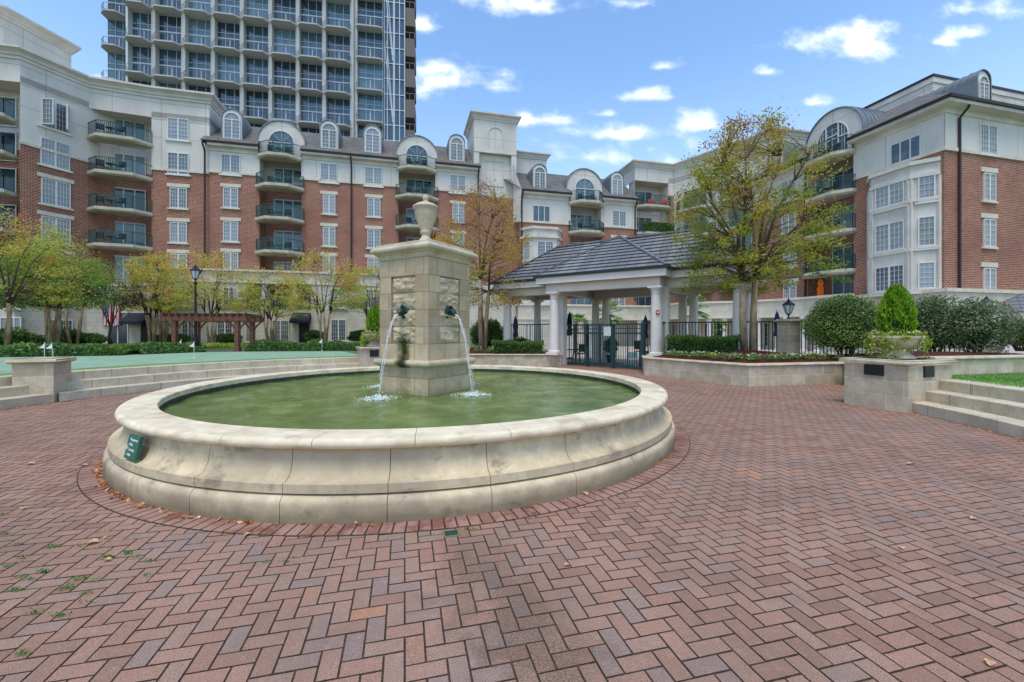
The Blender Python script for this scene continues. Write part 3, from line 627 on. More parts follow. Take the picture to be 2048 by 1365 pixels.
        for i in range(190):
            tt = rg.uniform(.05, .53); s = rg.uniform(.003, .008); d = x0+vx*tt; c0 = (rg.gauss(0, .012+.03*tt), -d+rg.gauss(0, .01+.03*tt), z-.03-4.9*tt*tt)
            m.tube([(c0[0],c0[1],c0[2]-s*1.6), c0, (c0[0],c0[1],c0[2]+s*1.6)], [.0005, s, .0005], 5, caps=False)
        o = m.build('water_jet', MT['jet'], loc=(bx_, by_, z), rz=a+pi/2, shift=(0,0,z), smooth=True); tag(o, 'thin falling water stream '+names[k], 'water jet', 'water jets of the fountain')
        d = x0+vx*.53; m = MB()
        for i in range(420):
            rr = abs(rg.gauss(0, .16)); an = rg.uniform(0, 6.28); s = rg.uniform(.004, .018)*max(.35, 1-rr*1.6); zc = .003+max(0, rg.gauss(0, .03))*(1-min(1, rr*3))
            cx, cy = rr*cos(an)*1.3, rr*sin(an)
            m.tube([(cx,cy,zc-s*.5),(cx,cy,zc),(cx,cy,zc+s*.5)], [s*.5, s, s*.3], 6)
        o = m.build('splash_foam', MT['foam'], loc=(bx_+n[0]*d, by_+n[1]*d, .525), smooth=True); tag(o, 'white foam where the water falls '+names[k].replace('on the', 'in front of the', 1), 'foam', 'foam patches round the pillar', 'stuff')
pillar()
# small green direction sign on the basin wall
def sign():
    cx, cy, cz = -3.725, 4.25, .455; a = atan2(cy-FC[1], cx-FC[0])
    r = empty('direction_sign', (cx+cos(a)*.045, cy+sin(a)*.045, cz), a+pi/2, 'small green sign reading Management Office Concierge Lobby with an arrow on the basin wall', 'sign')
    tilt = radians(-12)
    T = lambda p: (p[0], p[1]*cos(tilt)-p[2]*sin(tilt), p[1]*sin(tilt)+p[2]*cos(tilt))
    m = MB(); m.box(-.135, .135, -.012, .02, -.115, .115, 0, T); bevel(m.build('board', MT['sign'], r), .004)
    def text(body, x, z, size):
        cu = bpy.data.curves.new('text', 'FONT'); cu.body = body; cu.size = size; cu.extrude = .0008; cu.align_x = 'LEFT'
        to = bpy.data.objects.new('text', cu); COL.objects.link(to); dg = bpy.context.evaluated_depsgraph_get(); dg.update()
        me = bpy.data.meshes.new_from_object(to.evaluated_get(dg)); bpy.data.objects.remove(to)
        me.materials.clear(); me.materials.append(MT['letter']); o = link('lettering', me, r); o.rotation_euler = (pi/2+tilt, 0, 0); o.location = T((x, -.0138, z)); return o
    for i, w in enumerate(('Management', 'Office', 'Concierge', 'Lobby')): text(w, -.075, .062-i*.048, .036)
    m = MB(); y = -.0142
    for p, q in (((-.122,y,.0),(-.085,y,.0)), ((-.122,y,0),(-.1,y,.026)), ((-.122,y,0),(-.1,y,-.026))): m.bar(T(p), T(q), .005, .002)
    m.build('arrow', MT['letter'], r)
sign()
# drain
def drain():
    r = empty('floor_drain', (-.48, 3.37, .004), TH, 'small square metal drain grate in the brick paving beside the basin', 'drain')
    m = MB(); m.box(-.065,.065,-.055,-.043,-.006,.004); m.box(-.065,.065,.043,.055,-.006,.004); m.box(-.065,-.053,-.043,.043,-.006,.0035); m.box(.053,.065,-.043,.043,-.006,.0035); m.build('frame', MT['joint'], r)
    m = MB()
    for i in range(9): x = -.046+i*.0115; m.box(x-.003, x+.003, -.043, .043, -.003, .003)
    m.build('grate', MT['rail'], r)
    m = MB(); m.box(-.053,.053,-.043,.043,-.005,-.0035); m.build('hole', MT['black'], r)
drain()
# ------------------------------------------------------------------ walls with coping
def offs(pts, d):
    out = []
    for i, p in enumerate(pts):
        ns = []
        for a, b in ((i-1, i), (i, i+1)):
            if a < 0 or b >= len(pts): continue
            dx, dy = pts[b][0]-pts[a][0], pts[b][1]-pts[a][1]; L = hypot(dx, dy); ns.append((-dy/L, dx/L))
        if len(ns) == 1: n = ns[0]; k = 1
        else:
            n = (ns[0][0]+ns[1][0], ns[0][1]+ns[1][1]); L = hypot(*n); n = (n[0]/L, n[1]/L); k = 1/max(.3, n[0]*ns[0][0]+n[1]*ns[0][1])
        out.append((p[0]+n[0]*d*k, p[1]+n[1]*d*k))
    return out
def strip(pts, d0, d1): return offs(pts, d0)+offs(pts, d1)[::-1]
def bullnose(mb, pts, d0, d1, z0, z1):
    "coping with rounded edges along a polyline"
    r = (z1-z0)/2; zc = (z0+z1)/2; K = 6
    prof = [(d0+r-r*cos(t), zc+r*sin(t)) for t in np.linspace(-pi/2, pi/2, K)]+[(d1-r+r*cos(t), zc+r*sin(t)) for t in np.linspace(pi/2, -pi/2, K)]
    rows = [[(x, y, z) for (x, y) in offs(pts, d)] for (d, z) in prof]
    n = len(prof); m = len(pts); k0 = len(mb.v)
    for row in rows: mb.v += row
    for i in range(n):
        for j in range(m-1): mb.f.append((k0+i*m+j, k0+i*m+j+1, k0+((i+1)%n)*m+j+1, k0+((i+1)%n)*m+j)); mb.m.append(0); mb.c.append(None)
    mb.f.append(tuple(k0+i*m for i in range(n))); mb.m.append(0); mb.c.append(None); mb.f.append(tuple(k0+i*m+m-1 for i in reversed(range(n)))); mb.m.append(0); mb.c.append(None)
def planter_wall(pts, z0, z1, label, th=.32, cap=.075, cat='wall', group=None):
    o0 = pts[0]; r = empty('planter_wall', (o0[0], o0[1], z0), 0, label, cat, group)
    m = MB(); m.prism(strip(pts, 0, th), z0-.03, z1-cap); m.build('wall', MT['wall_stone'], r, shift=(o0[0], o0[1], z0))
    m = MB(); bullnose(m, pts, -.05, th+.05, z1-cap+.001, z1); autosmooth(fixn(m.build('coping', MT['cap'], r, shift=(o0[0], o0[1], z0))), 50)
    return r
# left of gate
planter_wall([(2.42,20.75),(2.30,19.78),(-1.8,19.85),(-5.0,17.3)][::-1], 0, .56, 'low sandstone planter wall left of the gate behind the fountain', th=.32)
planter_wall([(5.25,17.1),(4.92,15.8),(6.89,12.38),(10.3,13.17),(9.15,10.1)], 0, .655, 'angled low sandstone planter wall right of the gate around the crape myrtle bed', th=.32)
planter_wall([(9.45,9.55),(12.5,10.25),(18.5,11.6)], .6, 1.03, 'low sandstone wall along the back of the lawn at right', th=.3)
# ------------------------------------------------------------------ curved steps
def steps(c, R0, tread, rise, a0, a1, label):
    am = (a0+a1)/2; r = empty('stone_steps', (c[0]+R0*cos(am), c[1]+R0*sin(am), 0), 0, label, 'steps', 'curved stone steps around the plaza')
    for k in range(3):
        r0 = R0+tread*k; r1 = R0+tread*(k+1)+.12; z0 = rise*k-.03 if k else -.03; z1 = rise*(k+1)
        prof = [(r0+.004,z0),(r0,z0+.004),(r0,z1-.012),(r0+.012,z1),(r1,z1),(r1,z0)]
        m = MB(); nb_ = max(1, round(abs(a1-a0)*r0/1.35)); ringblocks(m, prof, c, a0, a1, nb_, 8, .009); o = fixn(m.build('step', MT['step'], r, shift=(c[0]+R0*cos(am), c[1]+R0*sin(am), 0)))
        m = MB(); ringblocks(m, [(r0+.012,z0),(r0+.012,z1-.014),(r1,z1-.014),(r1,z0)], c, a0, a1, 1, 60, 0); fixn(m.build('joint', MT['joint'], o, shift=(c[0]+R0*cos(am), c[1]+R0*sin(am), 0)))
angP = atan2(9.77-FC[1], -10.79-FC[0])
steps(FC, 8.95, .32, .207, radians(116.6), angP-radians(.2), 'long curved stone steps between the two left pedestals')
steps(FC, 8.95, .32, .207, angP+radians(.6), radians(245), 'curved stone steps left of the flagless pedestal at the left edge')
aR = atan2(8.42-RC[1], 7.95-RC[0])
steps(RC, 9.42, .38, .207, aR+.06, radians(-66), 'curved stone steps beside the planter pedestal at right')
# ------------------------------------------------------------------ pedestals
def pedestal(N, d1, d2, z1, label, plaques, stone='ped_stone'):
    "N near corner, d1/d2 edge vectors"
    P = [N, (N[0]+d1[0], N[1]+d1[1]), (N[0]+d1[0]+d2[0], N[1]+d1[1]+d2[1]), (N[0]+d2[0], N[1]+d2[1])]
    c = (sum(p[0] for p in P)/4, sum(p[1] for p in P)/4); r = empty('stone_pedestal', (c[0], c[1], 0), 0, label, 'pedestal', 'stone pedestals at the ends of the steps')
    m = MB(); m.prism(P, -.03, z1-.11); m.build('block', MT[stone], r, shift=(c[0], c[1], 0))
    def grow(e): return [(c[0]+(p[0]-c[0])*(1+e/hypot(p[0]-c[0], p[1]-c[1])*1.414), c[1]+(p[1]-c[1])*(1+e/hypot(p[0]-c[0], p[1]-c[1])*1.414)) for p in P]
    m = MB(); prev = None
    prof = [(-.0, z1-.109)]+[(.02+.055*cos(t), z1-.055+.055*sin(t)) for t in np.linspace(-pi/2, pi/2, 8)]+[(-.1, z1+.002)]
    for e, z in prof:
        ring = [(x, y, z) for x, y in grow(e)]
        if prev:
            for i in range(4): m.quad(prev[i], prev[(i+1)%4], ring[(i+1)%4], ring[i])
        prev = ring
    m.poly(prev); o = fixn(merge(m.build('cap', MT['cap'], r, shift=(c[0], c[1], 0)))); autosmooth(o, 50)
    for (A_, B_, f, z, w, hh) in plaques:
        p, q = P[A_], P[B_]; x, y = lerp2(p, q, f); a = atan2(q[1]-p[1], q[0]-p[0]); nx, ny = sin(a), -cos(a)
        if (x+nx-c[0])**2+(y+ny-c[1])**2 < (x-c[0])**2+(y-c[1])**2: nx, ny = -nx, -ny; a += pi
        s = empty('step_light', (x, y, z), a, None, None, parent=r); s.location = (x-c[0]+nx*.002, y-c[1]+ny*.002, z)
        m = MB(); m.box(-w/2, w/2, -.03, .0, -hh/2, hh/2); bevel(m.build('housing', MT['black'], s), .004)
        m = MB()
        for i in range(7): zz = -hh/2+.02+i*(hh-.04)/6; m.box(-w/2+.012, w/2-.012, -.036, -.028, zz-.004, zz+.004)
        m.build('louvre', MT['fence'], s)
    return P, c
e1 = (-.31, .95); L = hypot(*e1); e1 = (e1[0]/L, e1[1]/L); e2 = (-e1[1]*-1, e1[0]*-1); e2 = (e1[1], -e1[0])
Pr, cR = pedestal((7.795,8.366), (e1[0]*1.2, e1[1]*1.2), (e2[0]*1.35, e2[1]*1.35), 1.03, 'large sandstone pedestal with planter bowl beside the right hand steps', [(0,1,.50,.80,.36,.22),(0,3,.44,.80,.30,.22)])
g1 = (-.4, .917); g2 = (-.917, -.4)
Pl_, cL = pedestal((-10.33,9.59), (g1[0]*.72, g1[1]*.72), (g2[0]*.68, g2[1]*.68), 1.0, 'sandstone pedestal with one dark louvred light at the left edge of the plaza', [(0,3,.55,.78,.28,.2)])
aF = radians(115.5); h1 = (cos(aF-pi/2), sin(aF-pi/2)); h2 = (cos(aF), sin(aF))
nF = (FC[0]+8.95*cos(aF)-h1[0]*.2, FC[1]+8.95*sin(aF)-h1[1]*.2)
Pf, cF = pedestal(nF, (h1[0]*1.15, h1[1]*1.15), (h2[0]*1.15, h2[1]*1.15), 1.03, 'distant sandstone pedestal with planter bowl just left of the pillar', [(0,1,.42,.79,.32,.24)])
# ------------------------------------------------------------------ planter bowls
def bowl_planter(c, z, s, where, seed):
    r = empty('planter_bowl', (c[0], c[1], z), 0, 'wide footed stone planter bowl '+where, 'planter bowl', 'planter bowls on pedestals')
    m = MB(); m.lathe([(0,0),(.33*s,0),(.33*s,.03*s),(.30*s,.06*s),(.25*s,.09*s),(.235*s,.12*s),(.22*s,.135*s),(.2*s,.19*s),(.22*s,.205*s),(.27*s,.215*s),(.36*s,.26*s),(.42*s,.33*s),(.455*s,.41*s),(.47*s,.45*s),(.485*s,.455*s),(.485*s,.50*s),(.455*s,.505*s),(.44*s,.46*s)], 36); autosmooth(merge(m.build('bowl', MT['cap'], r)), 40)
    m = MB(); m.lathe([(.45*s,.44*s),(0,.46*s)], 20); m.build('soil', MT['mulch'], r)
    rng = np.random.default_rng(seed)
    # conifer
    t = empty('dwarf_conifer', (c[0], c[1], z+.44*s), 0, 'bright green egg shaped dwarf conifer growing '+where, 'conifer', 'dwarf conifers in planter bowls')
    n = 5200; hh = 1.15*s; u = rng.uniform(0, 1, n); a = rng.uniform(0, 6.28, n); lob = 1+.10*np.sin(a*7+u*9)+.07*np.sin(a*3+u*21)
    rr = .375*s*np.sin(np.clip(u*.86+.10, 0, 1)*pi)**.62*(1-u*.28)*lob; q = rng.uniform(.35, 1, n)**.4
    C = np.stack([rr*q*np.cos(a), rr*q*np.sin(a), .03+u*hh], 1); dirs = np.stack([np.cos(a)*.3, np.sin(a)*.3, np.ones(n)], 1); dirs[:, :2] += rng.normal(size=(n, 2))*.12
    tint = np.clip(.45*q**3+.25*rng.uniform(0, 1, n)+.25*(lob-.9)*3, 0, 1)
    link('crown', leafmesh('crown', C, .085*s, MT['leaf_con'], rng, 3.2, dirs=dirs, tint=tint), t)
    m = MB(); m.tube([(0,0,0),(0,0,.5*s),(0,0,1.0*s)], [.03*s,.02*s,.005], 6); m.build('trunk', MT['bark_d'], t)
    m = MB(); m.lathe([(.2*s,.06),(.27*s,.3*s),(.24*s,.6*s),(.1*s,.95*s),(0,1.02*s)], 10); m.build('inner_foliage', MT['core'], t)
    # trailing ivy and flowers round the rim
    P = []
    for k in range(26):
        a = rng.uniform(0, 6.28); ln = rng.uniform(.15, .55)*s*(1.3 if cos(a-2.9) > .3 or cos(a-.1) > .6 else .5)
        for i in range(int(70)):
            f = rng.uniform(0, 1); P.append((cos(a)*(.42+.10*f**.5)*s+rng.normal()*.035, sin(a)*(.42+.10*f**.5)*s+rng.normal()*.035, .52*s-ln*f+rng.normal()*.02))
    for k in range(800): a = rng.uniform(0, 6.28); q = rng.uniform(.25, .5)*s; P.append((cos(a)*q, sin(a)*q, .52*s+rng.uniform(-.02, .07)))
    o = link('trailing_ivy', leafmesh('ivy', P, .05*s, MT['leaf_ivy'], rng, 1.3), None, (c[0], c[1], z)); tag(o, 'yellow green ivy trailing over the rim '+where, 'ivy', 'ivy in planter bowls', 'stuff')
    P = []
    for k in range(16):
        a = rng.uniform(0, 6.28); q = .36*s; b = (cos(a)*q, sin(a)*q, .56*s+rng.uniform(0, .07))
        for i in range(10): P.append((b[0]+rng.normal()*.02, b[1]+rng.normal()*.02, b[2]+rng.normal()*.012))
    o = link('pansy_flowers', leafmesh('pansy', P, .035*s, MT['petal'], rng, 1.1, tint=np.repeat(rng.uniform(.55, .95, 16), 10)), None, (c[0], c[1], z)); tag(o, 'small pansies blooming under the conifer '+where, 'flowers', 'pansies in planter bowls', 'stuff')
bowl_planter((8.24,9.12), 1.032, .96, 'on the large right hand pedestal', 1)
bowl_planter(cF, 1.032, .96, 'on the far pedestal left of the pillar', 2)
# ------------------------------------------------------------------ litter
def litter():
    rng = np.random.default_rng(9); P = []
    for k in range(190):
        a = rng.choice([rng.uniform(200, 262), rng.uniform(206, 250), rng.uniform(262, 330)], p=[.55, .35, .1]); a = radians(a); r = 4.275+abs(rng.normal())*.028; P.append((FC[0]+r*cos(a), FC[1]+r*sin(a), .012+abs(rng.normal())*.008))
    for k in range(90):
        a = radians(rng.uniform(125, 200)); r = 8.9-abs(rng.normal())*.06; P.append((FC[0]+r*cos(a), FC[1]+r*sin(a), .01))
    for k in range(60):
        a = rng.uniform(-.6, -.05); r = 9.38-abs(rng.normal())*.06; P.append((RC[0]+r*cos(a), RC[1]+r*sin(a), .01))
    o = link('leaf_litter', leafmesh('litter', P, .05, MT['deadleaf'], rng, 1.5, .55)); tag(o, 'dry brown leaves gathered along the foot of the basin and steps', 'leaf litter', kind='stuff')
    # single leaves, each a thing
    def leaf(px, py, s, ang, words):
        x, y = G(px, py); m = MB(); n = 9; V = []
        for i in range(n):
            t = i/(n-1); w = s*.34*sin(pi*t)**.7*(1+.25*sin(t*19)); V.append((s*(t-.5), w, s*.16*sin(pi*t)+.12*w)); 
        for i in range(n-1):
            a, b = V[i], V[i+1]; m.quad((a[0],-a[1],a[2]),(b[0],-b[1],b[2]),(b[0],0,b[2]*.4),(a[0],0,a[2]*.4)); m.quad((a[0],0,a[2]*.4),(b[0],0,b[2]*.4),(b[0],b[1],b[2]),(a[0],a[1],a[2]))
        o = m.build('fallen_leaf', MT['drybrown'], loc=(x, y, .012), rz=ang); tag(o, words, 'leaf', 'single fallen leaves on the paving')
    MT['drybrown'] = simple('dry_leaf', S(206,160,118), .8, var=.2, sc=30)
    for (px, py, s, a, w) in [(186,1088,.075,.3,'large pale curled leaf on the bricks left of the basin'),(211,1078,.035,1.2,'tiny leaf just right of the large pale curled leaf'),(60,930,.09,.5,'tan leaf on the paving near the left edge, left of the basin'),(168,933,.075,.2,'tan leaf lying on the ring joint left of the basin'),(46,1019,.06,2.2,'reddish leaf near the left edge of the paving'),(215,1123,.05,.1,'pale leaf beside a grass tuft in the left foreground'),
                           (1980,1331,.055,.7,'yellow leaf on the bricks in the bottom right corner'),(1948,1040,.07,.2,'pink curled leaf on the bricks at the right'),(1820,930,.075,-.3,'pale leaf on the bricks in front of the right steps'),(1804,1099,.05,1.1,'brown leaf on the bricks right of centre'),(1134,1133,.04,.4,'white scrap of leaf on the bricks in the centre foreground'),(495,1072,.05,.8,'pale leaf on the bricks just in front of the basin')]: leaf(px, py, s, a, w)
    P = []; D = []
    for (px, py, k) in [(106,1095,50),(165,1092,18),(215,1116,80),(255,1108,55),(275,1118,20),(38,1155,25),(88,1145,60),(160,1160,40),(190,1163,22),(30,1182,60),(58,1160,24),(137,1178,60),(172,1188,26),(175,1206,20),(120,1233,36),(298,1124,26),(297,1153,20),(72,1226,25),(14,1135,30),(46,1310,30),(42,1118,20),(536,1126,16),(567,1124,18),(940,1060,40),(36,1090,22),(8,1070,30),(4,1030,30),(20,865,18)]:
        x, y = G(px, py)
        for i in range(k):
            q = rng.normal(size=2)*.028; P.append((x+q[0]*.9, y+q[1]*.4, .006+abs(rng.normal())*.006)); D.append((rng.normal()*.7, rng.normal()*.7, .6))
    o = link('joint_weeds', leafmesh('weeds', P, .02, MT['leaf_weed'], rng, 3, dirs=np.array(D))); tag(o, 'small tufts of grass growing in the paving joints at left', 'weeds', kind='stuff')
MT['leaf_weed'] = leafmat('weed_leaf', [(0, S(60,104,40)), (.5, S(92,142,58)), (1, S(140,176,92))])
litter()
# ------------------------------------------------------------------ building kit
CACHE = {}
def win_mesh(style, w, h):
    "frame + pane meshes of a window; x along the wall, -y outwards, origin at the centre"
    key = (style, round(w, 2), round(h, 2))
    if key in CACHE: return CACHE[key]
    f = MB(); p = MB(); x0, x1, z0, z1 = -w/2, w/2, -h/2, h/2; t = .06
    def bars(xs, zs, xa, xb, za, zb, b=.019, y=-.05):
        for x in xs: f.box(x-b/2, x+b/2, y, -.012, za, zb)
        for z in zs: f.box(xa, xb, y+.003, -.013, z-b/2, z+b/2)
    if style in ('grid', 'grid1', 'wide'):
        f.box(x0, x0+t, -.07, .03, z0, z1); f.box(x1-t, x1, -.07, .03, z0, z1); f.box(x0+t, x1-t, -.068, .03, z1-t, z1); f.box(x0+t, x1-t, -.068, .03, z0, z0+t)
        if style != 'grid1': f.box(-.055, .055, -.066, .03, z0+t, z1-t)
        halves = [(x0+t, -.055), (.055, x1-t)] if style != 'grid1' else [(x0+t, x1-t)]
        nx = 4 if style == 'wide' else 3
        for a, b in halves:
            bars([a+(b-a)*i/nx for i in range(1, nx)], [z0+t+(h-2*t)*i/5 for i in range(1, 5)], a, b, z0+t, z1-t)
        p.quad((x0+.02,-.01,z0+.02),(x1-.02,-.01,z0+.02),(x1-.02,-.01,z1-.02),(x0+.02,-.01,z1-.02))
    elif style == 'slide':          # balcony doors, three tall panels
        f.box(x0, x0+.06, -.05, .03, z0, z1); f.box(x1-.06, x1, -.05, .03, z0, z1); f.box(x0+.06, x1-.06, -.05, .03, z1-.08, z1); f.box(x0+.06, x1-.06, -.05, .03, z0, z0+.06)
        for k in (1, 2): x = x0+w*k/3; f.box(x-.035, x+.035, -.047, .03, z0+.06, z1-.08)
        p.quad((x0+.02,-.01,z0+.02),(x1-.02,-.01,z0+.02),(x1-.02,-.01,z1-.02),(x0+.02,-.01,z1-.02))
    elif style == 'arch':           # round headed dormer window
        r = w/2; zs = z1-r; n = 16
        def ar(rr, n=n): return [(rr*cos(pi*i/n), zs+rr*sin(pi*i/n)) for i in range(n+1)]
        o, i_ = ar(r), ar(r-t)
        for k in range(n):
            for (a, b, y0, y1) in ((o[k], i_[k], -.07, -.07),):
                f.quad((o[k][0],-.07,o[k][1]),(i_[k][0],-.07,i_[k][1]),(i_[k+1][0],-.07,i_[k+1][1]),(o[k+1][0],-.07,o[k+1][1]))
                f.quad((i_[k][0],-.07,i_[k][1]),(i_[k][0],.0,i_[k][1]),(i_[k+1][0],.0,i_[k+1][1]),(i_[k+1][0],-.07,i_[k+1][1]))
                f.quad((o[k][0],-.07,o[k][1]),(o[k+1][0],-.07,o[k+1][1]),(o[k+1][0],.02,o[k+1][1]),(o[k][0],.02,o[k][1]))
        f.box(x0, x0+t, -.07, .02, z0, zs); f.box(x1-t, x1, -.07, .02, z0, zs); f.box(x0+t, x1-t, -.068, .02, z0, z0+t); f.box(x0+t, x1-t, -.065, .02, zs-.04, zs+.04)
        if w > 2.4:
            for x in (-.5, .5): f.box(x-.05, x+.05, -.06, .02, z0+t, zs+r*.86)
            for x in (-w*.3, w*.3, -w*.38, w*.38): f.box(x-.015, x+.015, -.045, 0, z0+t, zs+(r*r-x*x)**.5-.08)
            f.box(-.45, .45, -.055, .02, zs+.25, zs+.33); bars([0], [zs-.45, zs+.75], -r*.8, r*.8, z0+t, zs+.9)
        else:
            f.box(-.045, .045, -.06, .02, z0+t, zs-.04)
            for a, b in ((x0+t, -.045), (.045, x1-t)): bars([a+(b-a)/2], [z0+t+(zs-z0-t)*i/5 for i in range(1, 5)], a, b, z0+t, zs-.04)
            for k in range(1, 4): a = pi*k/4; f.bar((.02*cos(a),-.03,zs+.04),((r-t)*cos(a),-.03,zs+(r-t)*sin(a)), .02)
        n0 = len(p.v); pts = [(x0+.02,-.01,z0+.02),(x1-.02,-.01,z0+.02)]+[(x*.97,-.01,z) for x, z in ar(r-.02)]; p.poly(pts)
    fr = f.mesh('window', MT['white']); 
    pn = p.mesh('pane', MT['pane_b' if style == 'slide' else 'pane'])
    CACHE[key] = (fr, pn); return CACHE[key]
def sill_mesh(w, t, d, mat):
    key = ('sill', round(w, 2), t, mat)
    if key not in CACHE: m = MB(); m.box(-w/2, w/2, -d, .02, -t/2, t/2); CACHE[key] = m.mesh('sill', MT[mat])
    return CACHE[key]
class Bld:
    def __init__(s, name, p0, z, label, cat='building', group=None):
        s.o = (p0[0], p0[1], z); s.r = empty(name, s.o, 0, label, cat, group)
    def part(s, name, mb, mat, parent=None):
        return mb.build(name, mat, parent or s.r, shift=s.o)
    def wall(s, name, pts, z0, z1, mat):
        m = MB()
        for a, b in zip(pts[:-1], pts[1:]): m.quad((a[0],a[1],z0),(b[0],b[1],z0),(b[0],b[1],z1),(a[0],a[1],z1))
        return s.part(name, m, MT[mat])
    def prism(s, name, pts, z0, z1, mat): m = MB(); m.prism(pts, z0, z1); return s.part(name, m, MT[mat])
    def band(s, name, pts, z0, z1, d, mat, back=.1):
        "moulding that follows a wall line and sticks out by d (outside = right hand side of the path)"
        m = MB(); a = offs(pts, -d); b = offs(pts, back)
        for i in range(len(pts)-1): m.prism([a[i], a[i+1], b[i+1], b[i]], z0, z1)
        return s.part(name, m, MT[mat])
    def cornice(s, name, pts, z, k=1.0, mat='cornice'):
        m = MB(); prof = [(0,0),(.08,0),(.08,.18),(.18,.26),(.22,.42),(.38,.56),(.52,.64),(.52,.80),(.44,.84),(-.4,.84)]
        rows = [[(x, y, z+h*k) for x, y in offs(pts, -d*k)] for d, h in prof]
        for i in range(len(prof)-1):
            for j in range(len(pts)-1): m.quad(rows[i][j], rows[i][j+1], rows[i+1][j+1], rows[i+1][j])
        for j, rv in ((0, 1), (len(pts)-1, 0)):
            P = [row[j] for row in rows]; m.poly(P[::-1] if rv else P)
        return s.part(name, m, MT[mat])
    def at(s, a, b, f): p = lerp2(a, b, f); return (p[0]-s.o[0], p[1]-s.o[1]), atan2(b[1]-a[1], b[0]-a[0])
    def window(s, p, ang, z, w, h, style='grid', sill=None, lintel=None, out=.03, pane=None, open_=False):
        w = round(w, 1); h = round(h, 1); fr, pn = win_mesh(style, w, h)
        nx, ny = sin(ang), -cos(ang)
        o = link('window', fr, s.r, (p[0]-s.o[0]+nx*out, p[1]-s.o[1]+ny*out, z-s.o[2]), ang); q = link('pane', pn, o)
        if pane: q.data = CACHE.setdefault(('p', style, w, h, pane), None) or s._pane(style, w, h, pane)
        if sill: link('sill', sill_mesh(w+.35, .13, .1, sill), o, (0, 0, -h/2-.065))
        if lintel: link('lintel', sill_mesh(w+.45, .3, .05, lintel), o, (0, 0, h/2+.22))
        return o
    def _pane(s, style, w, h, pane):
        me = win_mesh(style, w, h)[1].copy(); me.materials.clear(); me.materials.append(MT[pane]); CACHE[('p', style, w, h, pane)] = me; return me
    def dormer(s, p, ang, z, w, h, depth, win=(1.0, 1.9), big=False):
        "barrel topped dormer: front at p, base height z, runs back into the roof"
        key = ('dorm', round(w, 1), round(h, 1), round(depth, 1))
        if key not in CACHE:
            w_, h_ = round(w, 1), round(h, 1); r = w_/2; zs = h_-r; n = 20
            prof = [(-r, 0)]+[(-r*cos(pi*i/n), zs+r*sin(pi*i/n)) for i in range(n+1)]+[(r, 0)]
            m = MB(); L = depth
            def ribbon(pr, y0, y1):
                for a, b in zip(pr[:-1], pr[1:]): m.quad((a[0],y0,a[1]),(b[0],y0,b[1]),(b[0],y1,b[1]),(a[0],y1,a[1]))
            P2 = [(x*(1+.06/r), z*(1+.03)) for x, z in prof]
            ribbon(P2, -.09, L)
            for (a, b), (c, d) in zip(zip(prof[:-1], prof[1:]), zip(P2[:-1], P2[1:])): m.quad((c[0],-.09,c[1]),(a[0],-.09,a[1]),(b[0],-.09,b[1]),(d[0],-.09,d[1]))
            for i in range(1, int(L/.42)):     # standing seams
                y = i*.42
                P3 = [(x*(1+.04/r), z+.035) for x, z in P2[1:-1]]; ribbon(P3, y-.014, y+.014)
                for a, b, c, d in zip(P2[1:-2], P2[2:-1], P3[:-1], P3[1:]): m.quad((a[0],y-.014,a[1]),(b[0],y-.014,b[1]),(d[0],y-.014,d[1]),(c[0],y-.014,c[1])); 
            hood = m.mesh('barrel_roof', MT['zinc'])
            m = MB(); m.poly([(x, 0, z) for x, z in prof][::-1]); front = m.mesh('front', MT['stucco' if big else 'white'])
            CACHE[key] = (hood, front)
        hood, front = CACHE[key]
        d = link('dormer', hood, s.r, (p[0]-s.o[0], p[1]-s.o[1], z-s.o[2]), ang); link('front', front, d)
        ww, wh = win; fr, pn = win_mesh('arch', ww, wh); fz = .12 if not big else .0
        f = link('window', fr, d, (0, -.02, wh/2+fz)); q = link('pane', pn, d, (0, -.02, wh/2+fz)); 
        if big:
            q.data = CACHE.setdefault(('p', 'arch', ww, wh, 'pane_b'), None) or s._pane('arch', ww, wh, 'pane_b')
        return d
    def balcony(s, p, ang, z, w, proj, slab='slab', rail='rail', ch=.9, door=None, side=0.0, th=.24, h=1.07, name='balcony', wedge=.12):
        key = ('balc', round(w, 1), round(proj, 1), ch, rail, side, th)
        if key not in CACHE:
            w_ = round(w, 1)
            P = [(-w_/2, .3), (-w_/2, -side), (-w_/2+ch, -proj), (w_/2-ch, -proj), (w_/2, -side), (w_/2, .3)]
            if ch == 0: P = [(-w_/2, .3), (-w_/2, -proj), (w_/2, -proj), (w_/2, .3)]
            m = MB(); m.prism(P, -th, 0); k = len(P); b = [(x*.93, y*.86 if y < 0 else y) for x, y in P]
            for i in range(k-1):
                a0, a1 = P[i], P[i+1]; m.quad((b[i][0], b[i][1], -th-wedge), (b[i+1][0], b[i+1][1], -th-wedge), (a1[0], a1[1], -th-.002), (a0[0], a0[1], -th-.002))
            m.poly([(x, y, -th-wedge) for x, y in b])
            sl = fixm(m.mesh('balcony', MT[slab]))
            m = MB(); Q = [(x*(1-.08/w_*2), y+.08 if y < 0 else y) for x, y in P]; Q[0] = (Q[0][0], 0); Q[-1] = (Q[-1][0], 0)
            for a, c in zip(Q[:-1], Q[1:]):
                L = hypot(c[0]-a[0], c[1]-a[1])
                if L < .1: continue
                sp = .135 if rail == 'rail' else .4
                m.bar((a[0],a[1],h),(c[0],c[1],h), .055, .04); m.bar((a[0],a[1],.1),(c[0],c[1],.1), .04, .03)
                n = max(1, round(L/sp))
                for i in range(n+1):
                    x, y = lerp2(a, c, i/n); m.bar((x, y, .0 if i in (0, n) else .1),(x, y, h), .045 if i in (0, n) else .022)
